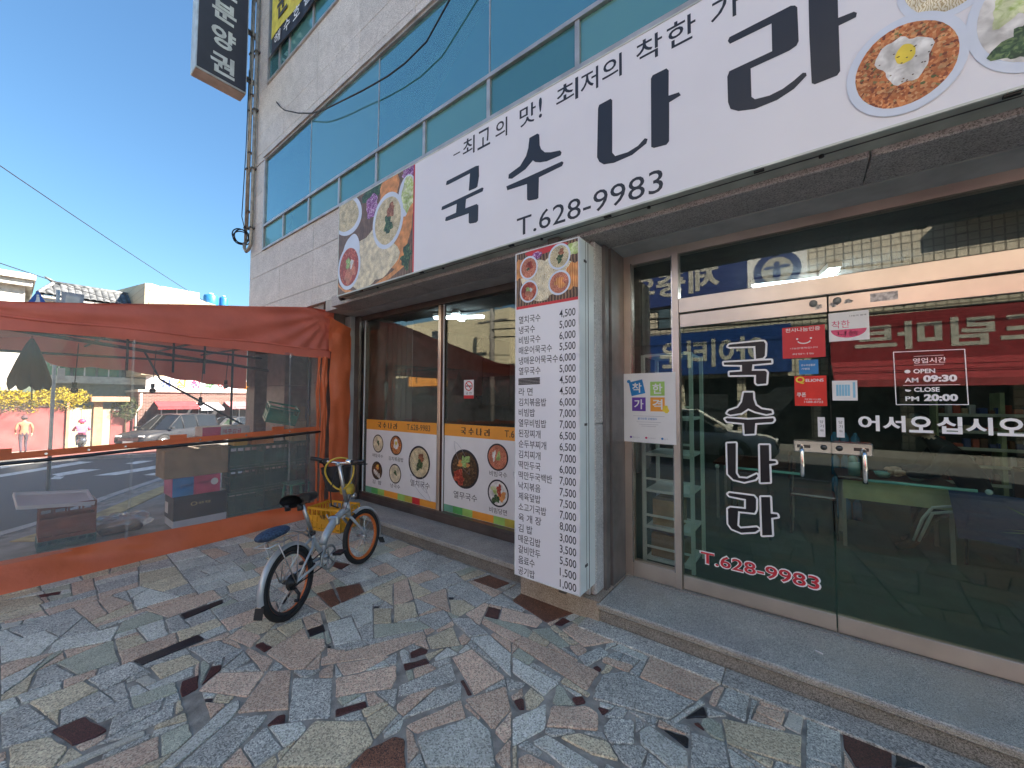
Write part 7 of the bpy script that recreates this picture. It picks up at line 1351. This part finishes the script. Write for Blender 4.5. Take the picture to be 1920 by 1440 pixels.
# ================================================================ STREET OPPOSITE (mirrored in the glass)
M_bt = gridmat('beige_facade_tile', (.58, .53, .43), (.16, .14, .11), .25, .25, .5, .09, 'XZ')
ob = thing('opposite_building', 'beige tiled street building opposite, mirrored in the shop glass', 'building', (-4, -17, 0))
p = MB(); p.box(-12.5, -2.2, -24, -15, 2.6, 9.3); p.box(-2.19, 22, -24, -15, 2.6, 12.6); p.build('wall', M_bt, ob); p = MB(); p.box(-12.5, 22, -24, -15.3, 0, 2.59); p.build('shopfront_wall', mat('dark_shopfront', (.03, .035, .04), .15), ob)
for k in range(12): x = -11.8 + k * 2.4; p = MB(); p.box(x, x + .3, -15.3, -15.02, 0, 2.59); p.build('pier', M_bt, ob)
for k in range(16): x = -11 + k * 1.9; p = MB(); p.box(x, x + 1.1, -15.0, -14.94, 4.95, 5.9); w = p.build('window', mat('blue_grey_window', (.08, .12, .15), .1), ob); p = MB(); p.box(x + .52, x + .58, -14.94, -14.92, 4.95, 5.9); p.build('frame', WP, w)
for k in range(6): x = -4 + k * 3.6; p = MB(); p.box(x, x + 2.2, -15.0, -14.94, 8.1, 9.0); w = p.build('window', mat('blue_grey_window', (.08, .12, .15), .1), ob); p = MB(); p.box(x + 1.07, x + 1.13, -14.94, -14.92, 8.1, 9.0); p.build('frame', WP, w)
p = MB(); p.box(4, 6.4, -14.99, -14.4, 7.4, 7.9); p.build('air_unit', mat('dark_unit', (.07, .1, .09), .5), ob)
def osign(x0, x1, z0, z1, y, colr, txts, lab, extra=None):
    t = thing('shop_sign', lab, 'shop sign', ((x0 + x1) / 2, y, z0)); p = MB(); p.box(x0, x1, y - .2, y, z0, z1); p.build('panel', colr, t); p = MB()
    for s_, x, z, w, h, mi in txts: text(p, s_, (x, y, z), w, h, face='+y', d=.01, off=.03, mi=mi)
    if extra: extra(p, y)
    p.build('lettering', [mat('sign_letter', (.45, .44, .40), .5), RD, mat('sign_navy', (.03, .05, .18), .4)], t)
M_nav = mat('navy_sign', (.03, .05, .18), .4)
osign(-9, -1.75, 5.95, 8.0, -14.85, M_nav, [('제중의원', -2.75, 6.35, 5.2, 1.15, 0)], 'navy clinic sign with white letters across the street')
def emb(p, y): disc(p, (-.75, y, 6.75), .78, .78, '+y', .01, 2); disc(p, (-.75, y, 6.75), .52, .52, '+y', .02, 0); disc(p, (-.75, y, 7.0), .10, .10, '+y', .03, 2); disc(p, (-.75, y, 6.65), .13, .28, '+y', .03, 2); [disc(p, (-.75 + s_ * .25, y, 6.88), .2, .06, '+y', .03 + .002 * s_, 2) for s_ in (-1, 1)]
osign(-1.74, .2, 5.9, 7.7, -14.85, WP, [], 'white clinic sign with a round navy emblem across the street', emb)
osign(-9, -.35, 2.75, 4.6, -14.7, mat('deep_blue_sign', (.015, .05, .20), .4), [('아이타운', -1.2, 3.05, 4.0, 1.2, 0), ('O', -5.6, 3.0, 1.1, 1.3, 1)], 'blue shop sign with white letters across the street')
osign(.8, 11, 3.0, 4.55, -14.6, mat('dark_red_sign', (.24, .02, .03), .45), [('드림마트', 5.75, 3.35, 4.3, .92, 0)], 'red mart sign with white letters across the street')
aw = thing('awning', 'long dark red awning under the red mart sign across the street', 'awning', (5, -14, 2.1)); p = MB(); p.grid(lambda u, v: (.8 + 10 * u, -14.6 + 1.5 * v, 3.0 - .7 * v), 10, 3); p.grid(lambda u, v: (.8 + 10 * u, -13.1, 2.3 - .22 * v), 10, 1); p.build('cloth', mat('maroon_awning', (.30, .03, .04), .7), aw); p = MB(); [p.cyl((.8 + i * 5, -15, 2.1), (.8 + i * 5, -13.15, 2.3), .02, 6) for i in range(3)]; p.build('arm', M_alum, aw)
lb = thing('pale_building', 'pale yellow building farther along the opposite side, mirrored in the left window', 'building', (-20, -20, 0)); p = MB(); p.box(-34, -14.5, -26, -15.5, 3.3, 7.4); p.build('wall', mat('pale_yellow_render', (.55, .50, .36), .8), lb); p = MB(); p.box(-34, -14.5, -26, -15.8, -1, 3.29); p.build('shopfront_wall', mat('dark_shopfront', (.03, .035, .04), .15), lb)
for k in range(5): p = MB(); p.box(-32 + k * 2.6, -30.6 + k * 2.6, -15.5, -15.44, 5, 6.6); p.build('window', mat('dark_window', (.05, .06, .07), .2), lb)
p = MB(); p.box(-24, -20, -15.5, -15.3, 2.6, 3.8); p.build('orange_sign', OR, lb)
up = thing('utility_pole', 'concrete utility pole with crossarms across the street, mirrored in the left window', 'utility pole', (-13.3, -12.4, 0)); p = MB(); p.tube([(-13.3, -12.4, 0), (-13.3, -12.4, 10)], [.17, .11], 12); p.build('shaft', mat('pole_concrete', (.2, .19, .18), .9), up)
p = MB()
for z in (8.9, 8.2, 5.8): p.box(-14.3, -12.3, -12.46, -12.34, z, z + .1)
p.build('crossarm', M_core, up); p = MB(); p.cyl((-12.9, -12.4, 6.6), (-12.9, -12.4, 7.6), .25, 14); p.cyl((-13.7, -12.4, 6.6), (-13.7, -12.4, 7.6), .25, 14); p.build('transformer', M_alum, up)
for i, (z, dy) in enumerate(((8.95, 0), (8.25, .2), (5.85, -.1), (5.4, .1), (5.0, .0))): cable('overhead_cable', ['topmost', 'second', 'third', 'fourth', 'lowest'][i] + ' of the cables strung along the opposite pavement', (-13.3, -12.4 + dy, z), (26, -12.4 + dy, z - .2), .7, .02 if i < 2 else .035)
